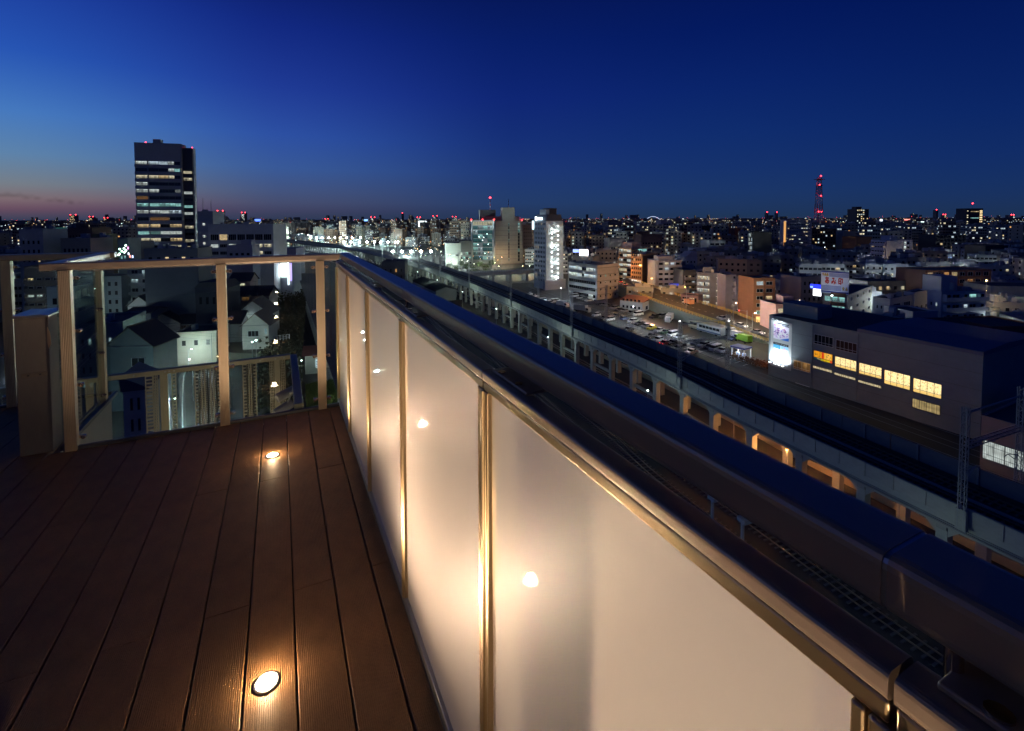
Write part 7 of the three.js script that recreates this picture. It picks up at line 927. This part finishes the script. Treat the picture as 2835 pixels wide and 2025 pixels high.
// ---------------------------------------------------------------- infill: ordinary blocks, nearest ones singly, the rest as the far city
{
  seed = 1234;
  const WALLS = [[0.36, 0.37, 0.4], [0.42, 0.43, 0.44], [0.28, 0.3, 0.33], [0.3, 0.26, 0.22], [0.16, 0.15, 0.16], [0.24, 0.16, 0.12], [0.38, 0.36, 0.3], [0.2, 0.23, 0.25]];
  const WN = ['grey', 'pale grey', 'slate grey', 'tan', 'dark', 'brown', 'beige', 'blue grey'];
  const protos = [];
  for (let k = 0; k < 16; k++) {                                   // prototypes: wall, dark windows, lit windows by colour
    const fl = [3, 4, 5, 6, 7, 8, 9, 10, 3, 4, 5, 11, 6, 12, 2, 2][k], w = rr(9, 17), d = rr(8, 13), H = fl * 3 + 1, c = k % 8, parts = [[], [], [], []], roof = [];
    parts[0].push(boxFT(-w / 2, w / 2, 0, H, -d / 2, d / 2), boxFT(-w / 2, w / 2, H, H + 0.7, d / 2 - 0.3, d / 2), boxFT(-w / 2, w / 2, H, H + 0.7, -d / 2, -d / 2 + 0.3));
    const ribbon = k % 3 === 1, bal = k % 3 === 2;
    for (let t = 0; t < 4; t++) { const W = t % 2 ? d : w, D = t % 2 ? w : d, n = Math.max(2, Math.round(W / (ribbon ? 2 : 3))); for (let i = 0; i < fl; i++) { if (bal && !(t % 2)) parts[0].push(boxFT(-W / 2 + 0.5, W / 2 - 0.5, i * 3 + 0.4, i * 3 + 1.4, D / 2, D / 2 + 0.9).rotateY(t * Math.PI / 2)); for (let j = 0; j < n; j++) { if (t % 2 && !ribbon && j % 2) continue; const g = new THREE.PlaneGeometry(W / n * (ribbon ? 0.8 : 0.4), 1.2).translate(-W / 2 + (j + 0.5) * W / n, i * 3 + 2, D / 2 + 0.05).rotateY(t * Math.PI / 2); const q = rnd(); parts[q < 0.84 ? 1 : q < 0.91 ? 2 : 3].push(g); } } }
    for (let i = 0; i < 3; i++) { const a = rr(1, 3.4), b = rr(1, 3); roof.push(box(a, rr(1, 3), b, rr(-w / 2 + 2, w / 2 - 2), H + 1, rr(-d / 2 + 2, d / 2 - 2))); }
    protos.push({ w, d, H, c, fl, geo: [join(parts[0]), parts[1].length && join(parts[1]), parts[2].length && join(parts[2]), parts[3].length && join(parts[3])], roof: join(roof), mats: [wall(WALLS[c]), darkGlass] });
  }
  const litFar = { w: [lit('warm', 2.2), lit('cream', 2.2), lit('orange', 2)], c: [lit('white', 2.2), lit('cool', 2.2)] };
  // where infill may stand: D from the camera, pixel column; keep clear of what is built
  const clear = (x, z, r) => { for (const b of ALLB) { const dx = b.x - x, dz = b.z - z; if (dx * dx + dz * dz < (b.r + r) ** 2) return false; } return true; };
  const vs = []; for (let s = 0; s < LEN; s += 12) vs.push(S0(s).p);
  const spots = [];
  for (let D = 70; D < 2600; D *= 1.035) {
    const step = 17 + D * 0.004;
    for (let L = -D * 1.2; L < D * 1.2; L += step) {
      const dd = D + rr(-6, 6), ll = L + rr(-3, 3), p = V(0, 0, 0).addScaledVector(FWD, dd).addScaledVector(RGT, ll), px = CX + F * ll / dd;
      if (px < -60 || px > 2900) continue;
      if (vs.some((v) => { const dx = v.x - p.x, dz = v.z - p.z; return dx * dx + dz * dz < 900; })) continue;
      if (p.x > -8 && p.x < 62 + dd * 0.03 && dd < 640) continue;                                       // railway corridor
      if (px > 1090 && px < 1500 && dd < 420) continue;
      if (px > 1430 && px < 1700 && dd < 320) continue; if (px >= 1660 && px < 2150 && dd < 215 - (px - 1900) * 0.12) continue; if (px >= 2100 && dd < 135) continue;
      if (px > 780 && px < 1250 && dd < 700) continue;
      if (px > 300 && px < 770 && dd < 240) continue; if (px <= 300 && dd < 172) continue;
      if (px > 740 && px < 830 && dd < 300) continue;
      if (!clear(p.x, p.z, 8)) continue;
      spots.push({ p, dd, px });
    }
  }
  // heights: keep roofs under the skyline of the photograph, low in front of what must stay visible
  const one = [], many = protos.map(() => []);
  let n1 = 0;
  const sector = (px) => px < 380 ? 'left of the office tower' : px < 780 ? 'right of the office tower' : px < 1300 ? 'beyond the rail yard' : px < 1560 ? 'behind the hotel' : px < 1900 ? 'between the hotel and the dark slab' : px < 2180 ? 'around the red brick tower' : px < 2420 ? 'behind the billboard' : 'at the right of the city';
  const labelCount = new Map();
  spots.forEach((s, i) => {
    const maxH = s.dd < 240 ? (s.px < 780 ? 18 : 11) : s.dd < 420 ? 20 : s.dd < 900 ? 30 : 42;
    let k, tries = 0; do { k = Math.floor(rnd() * protos.length); } while (protos[k].H > maxH && ++tries < 30); if (protos[k].H > maxH) k = 14;
    if (s.dd > 420 && rnd() < 0.15) k = [7, 11, 13, 6][Math.floor(rnd() * 4)];
    const P = protos[k], turn = (s.px < 800 ? 0.1 : -0.35) + (rnd() < 0.2 ? 0.5 : 0) + rr(-0.06, 0.06) - YAW, base = s.px < 742 && s.dd < 330 ? 3 : 0;
    ALLB.push({ x: s.p.x, z: s.p.z, r: 6 });
    if (s.dd < 470 && n1 < 230) {
      n1++;
      const num = { 2: 'two', 3: 'three', 4: 'four', 5: 'five', 6: 'six', 7: 'seven', 8: 'eight', 9: 'nine', 10: 'ten', 11: 'eleven', 12: 'twelve' }[P.fl];
      const lb = `ordinary ${num}-storey ${WN[P.c]} block ${sector(s.px)}`, b = thing('city_block', lb, 'building', [s.p.x, base, s.p.z], turn, `ordinary ${WN[P.c]} blocks ${sector(s.px)}`);
      if (!labelCount.has(lb)) labelCount.set(lb, []); labelCount.get(lb).push([s.px, b]);
      mesh('wall', P.geo[0], P.mats[0], b); mesh('roof_unit', P.roof, clutter[k % 3], b); mesh('dark_window', P.geo[1], darkGlass, b).userData.kind = 'stuff';
      if (P.geo[2]) mesh('lit_window', P.geo[2], rnd() < 0.5 ? lit(pick(['warm', 'cream']), 1.3) : darkGlass, b).userData.kind = 'stuff'; if (P.geo[3]) mesh('lit_window', P.geo[3], rnd() < 0.5 ? lit(pick(['white', 'cool']), 1.3) : darkGlass, b).userData.kind = 'stuff';
    } else many[k].push(new THREE.Matrix4().makeRotationY(turn).setPosition(s.p.x, base, s.p.z));
  });
  const NTH = ['first', 'second', 'third', 'fourth', 'fifth', 'sixth', 'seventh', 'eighth', 'ninth', 'tenth', 'eleventh', 'twelfth', 'thirteenth', 'fourteenth', 'fifteenth', 'sixteenth', 'seventeenth', 'eighteenth', 'nineteenth', 'twentieth', ...['first', 'second', 'third', 'fourth', 'fifth', 'sixth', 'seventh', 'eighth', 'ninth'].map((x) => 'twenty-' + x), 'thirtieth'];
  for (const [lb, list] of labelCount) if (list.length > 1) list.sort((a, b) => a[0] - b[0]).forEach(([, b], i) => { b.userData.label = lb + ', ' + (NTH[i] || 'a later one') + ' from the left'; });
  const far = new THREE.Group(); far.name = 'distant_city'; scene.add(far); tag(far, 'dense mass of distant city blocks filling the plain to the horizon', 'city', null, 'stuff');
  protos.forEach((P, k) => { const m = many[k]; if (!m.length) return; [[P.geo[0], P.mats[0], 'block'], [P.roof, clutter[k % 3], 'roof_unit'], [P.geo[1], darkGlass, 'dark_window'], [P.geo[2], litFar.w[k % 3], 'lit_window'], [P.geo[3], litFar.c[k % 2], 'lit_window']].forEach(([g, mt, n]) => { if (!g) return; const im = new THREE.InstancedMesh(g, mt, m.length); m.forEach((x, i) => im.setMatrixAt(i, x)); im.name = n; im.castShadow = im.receiveShadow = true; far.add(im); }); });
  // street and neon lights between them, out to the horizon; and a far low skyline
  const dot = new THREE.OctahedronGeometry(1, 0), cols = [[glow([0.85, 0.97, 1], 9), 0.42, 'street_light'], [glow([1, 0.68, 0.3], 9), 0.34, 'street_light'], [glow([1, 0.4, 0.1], 8), 0.14, 'street_light'], [glow([0.5, 1, 0.75], 7), 0.06, 'street_light'], [glow([1, 0.06, 0.06], 8), 0.02, 'warning_light'], [glow([0.25, 0.4, 1], 6), 0.02, 'neon_light']];
  const bins = cols.map(() => []);
  for (let i = 0; i < 14000; i++) { const D = 380 * Math.pow(17, Math.pow(rnd(), 0.75)), px = rr(-40, 2880), p = PD(px, D); if (px > 300 && px < 760 && D < 420) continue; if (px > 780 && px < 1120 && D < 640) continue; let q = rnd(), k = 0; while (k < 5 && q > cols[k][1]) { q -= cols[k][1]; k++; } if (k === 4 && D < 900) k = 0; const h = k === 4 ? rr(24, 40) + D * 0.003 * rnd() : D < 900 ? rr(5, 14) : rr(4, 34), r = Math.min(1.9, 0.16 + D * 0.00024) * rr(0.55, 1.2); bins[k].push(new THREE.Matrix4().makeScale(r, r, r).setPosition(p.x, h, p.z)); }
  cols.forEach(([m, , n], k) => { if (!bins[k].length) return; const im = new THREE.InstancedMesh(dot, m, bins[k].length); bins[k].forEach((x, i) => im.setMatrixAt(i, x)); im.name = n; far.add(im); });
  const sky = [], bw = [[], [], []];
  for (let i = 0; i < 1500; i++) { const D = rr(2400, 8000), px = rr(-60, 2900), p = PD(px, D), h = rr(12, 36) + (rnd() < 0.1 ? rr(0, D * 0.012) : 0), w = rr(14, 40); const g = box(w, h, rr(14, 30), 0, h / 2, 0).rotateY(-YAW).translate(p.x, 0, p.z); sky.push(g); for (let k = 0; k < 5; k++) { const W = rr(1.4, 3) * (D / 3500); bw[Math.floor(rnd() * 3)].push(new THREE.PlaneGeometry(W, W * 0.6).rotateY(-YAW).translate(p.x + rr(-w / 3, w / 3) - FWD.x * 16, rr(4, Math.max(5, h - 3)), p.z - FWD.z * 16)); } }
  mesh('skyline_block', join(sky), std([0.12, 0.12, 0.13], 0.9), far); ['warm', 'white', 'cream'].forEach((c, i) => mesh('skyline_window', join(bw[i]), lit(c, 3), far));
  // the towers that stand out on the horizon, one by one
  [[612, 585, 9, 'far tower with red lamp right of the office tower'], [676, 590, 6, 'second far tower with red lamps right of the office tower'], [205, 596, 9, 'far stepped apartment towers at the left horizon'], [255, 601, 6, 'far block with red lamps at the left horizon'], [295, 604, 6, 'far low block with red lamps left of the office tower'], [905, 607, 5, 'far slim tower beyond the rail yard'], [1033, 603, 6, 'far tower cluster left above the rail yard'], [1115, 591, 2.5, 'far radio mast above the rail yard'], [1160, 603, 5, 'far tower right of the radio mast'], [1205, 599, 7, 'far twin towers left of the glass block'], [1258, 601, 6, 'far towers just left of the glass block'], [2122, 589, 2, 'far chimney left of the radio tower'], [2149, 589, 2, 'second far chimney left of the radio tower'], [2590, 582, 3, 'far red lit mast at right'], [2612, 595, 4, 'far tower with red lamp at right'], [2652, 594, 6, 'far wide tower with two red lamps at right'], [2800, 596, 4, 'far mast near the right edge']].forEach(([x, y, w, l], i) => {
    const D = 1500 + (i * 137) % 700, p = PD(x, D), H = HY(x, y, D), W = w * D / F * 1.6, b = thing('skyline_tower', l, w < 3 ? 'mast' : 'tower', [p.x, 0, p.z], -YAW, 'towers on the horizon');
    mesh('wall', boxFT(-W / 2, W / 2, 0, H, -8, 8), std([0.1, 0.1, 0.11], 0.8), b); if (w >= 4) { const g = []; for (let k = 0; k < 26; k++) g.push(new THREE.PlaneGeometry(2.6, 1.8).translate(rr(-W / 2 + 2, W / 2 - 2), rr(H * 0.3, H - 3), 8.1)); mesh('lit_window', join(g), lit(pick(['warm', 'white', 'cream']), 2.6), b).userData.kind = 'stuff'; }
    for (const dx of w < 4 ? [0] : [-W / 2, W / 2]) mesh('warning_light', new THREE.SphereGeometry(1.5, 8, 6).translate(dx, H + 1.5, 4), redGlow, b);
  });
  // lit billboard, stadium and petrol-station glow on the horizon
  [[1169, 620, 22, 16, [0.85, 0.95, 1], 900, 'white lit square billboard beyond the rail yard'], [2440, 617, 6, 20, [0.8, 0.9, 1], 760, 'tall white lit sign at right'], [2560, 616, 90, 5, [0.75, 1, 0.92], 1000, 'long white lit store front on the right skyline'], [2512, 611, 16, 8, [1, 0.25, 0.2], 1000, 'red lit store sign on the right skyline'], [713, 610, 16, 6, [0.1, 0.2, 1], 900, 'blue rooftop sign right of the office tower'], [2450, 638, 40, 4, [1, 0.7, 0.3], 800, 'yellow lit low store at right'], [1013, 610, 10, 5, [0.2, 0.4, 1], 1300, 'small blue sign beyond the yard'], [800, 618, 14, 5, [1, 0.15, 0.15], 1100, 'small red sign beyond the white office']].forEach(([x, y, wp, hp, c, D, l]) => { const p = PD(x, D, HY(x, y, D)), t = thing('lit_sign', l, 'sign', p, -YAW, 'lit signs across the distant city'); const w = wp * D / F, h = hp * D / F; mesh('sign_panel', box(w, h, 0.6), glow(c, 2.6), t); mesh('support', boxFT(-0.5, 0.5, -p.y, -h / 2, -0.8, -0.35), clutter[1], t); });
  // street lamps that light the nearer streets
  seed = 99; const SL = [[1600, 330], [1680, 330], [1850, 330], [1960, 300], [2010, 420], [2100, 360], [2180, 250], [2240, 300], [2320, 260], [2400, 300], [2480, 230], [2560, 260], [2650, 240], [2720, 280], [2800, 230], [2500, 175], [2620, 185], [2780, 150], [2440, 190], [2330, 200], [1900, 420], [1780, 450], [1700, 480], [2050, 520], [2200, 560], [2400, 520], [2600, 560], [2750, 480], [120, 210], [220, 260], [300, 230], [60, 300], [180, 360], [480, 190], [600, 185], [700, 170], [330, 150], [250, 145], [100, 150], [560, 330], [660, 300], [20, 120], [420, 108], [520, 106], [1640, 400], [1740, 370], [1820, 400], [1930, 360], [2060, 330], [2140, 300], [2150, 430], [2280, 360], [2360, 340], [2450, 380], [2520, 300], [2600, 330], [2690, 380], [2780, 340], [2830, 300], [2210, 215], [2290, 225], [2580, 222], [2700, 210], [150, 170], [380, 300], [450, 280], [290, 180], [350, 118], [600, 118], [700, 130], [230, 108], [640, 150]];
  const ord = (i) => ['pale', 'bright', 'soft', 'clear'][i % 4];
  const lampSeen = new Map(); SL.sort((a, b) => a[0] - b[0]).forEach(([x, D], i) => { const p = PD(x, D, x < 742 && D > 136 && D < 330 ? 3 : 0), warm = i % 8 === 1; if (!clear(p.x, p.z, -3)) { p.addScaledVector(RGT, 7); } const near = x < 300 ? 'beyond the left railing' : x < 780 ? 'among the houses below' : x < 2000 ? 'in the blocks right of the hotel' : x < 2400 ? 'near the billboard' : 'in the blocks at the right'; const lb = `${warm ? 'warm' : ord(i) + ' white'} street lamp ${near}, ${['near', 'mid', 'far'][D < 180 ? 0 : D < 320 ? 1 : 2]} row`; lampSeen.set(lb, (lampSeen.get(lb) || 0) + 1); lampPost('street_lamp', lb + (lampSeen.get(lb) > 1 ? ', ' + NTH[lampSeen.get(lb) - 1] + ' from left' : ''), p, 7.5, warm ? warmGlow : whiteGlow, warm ? [1, 0.74, 0.42] : [0.8, 0.94, 1], x > 300 && x < 780 && D < 215 ? 3.5 : D < 215 ? 18 : 85, { r: 0.22, group: 'street lamps among the city blocks' }); });
}
renderer.render(scene, camera);
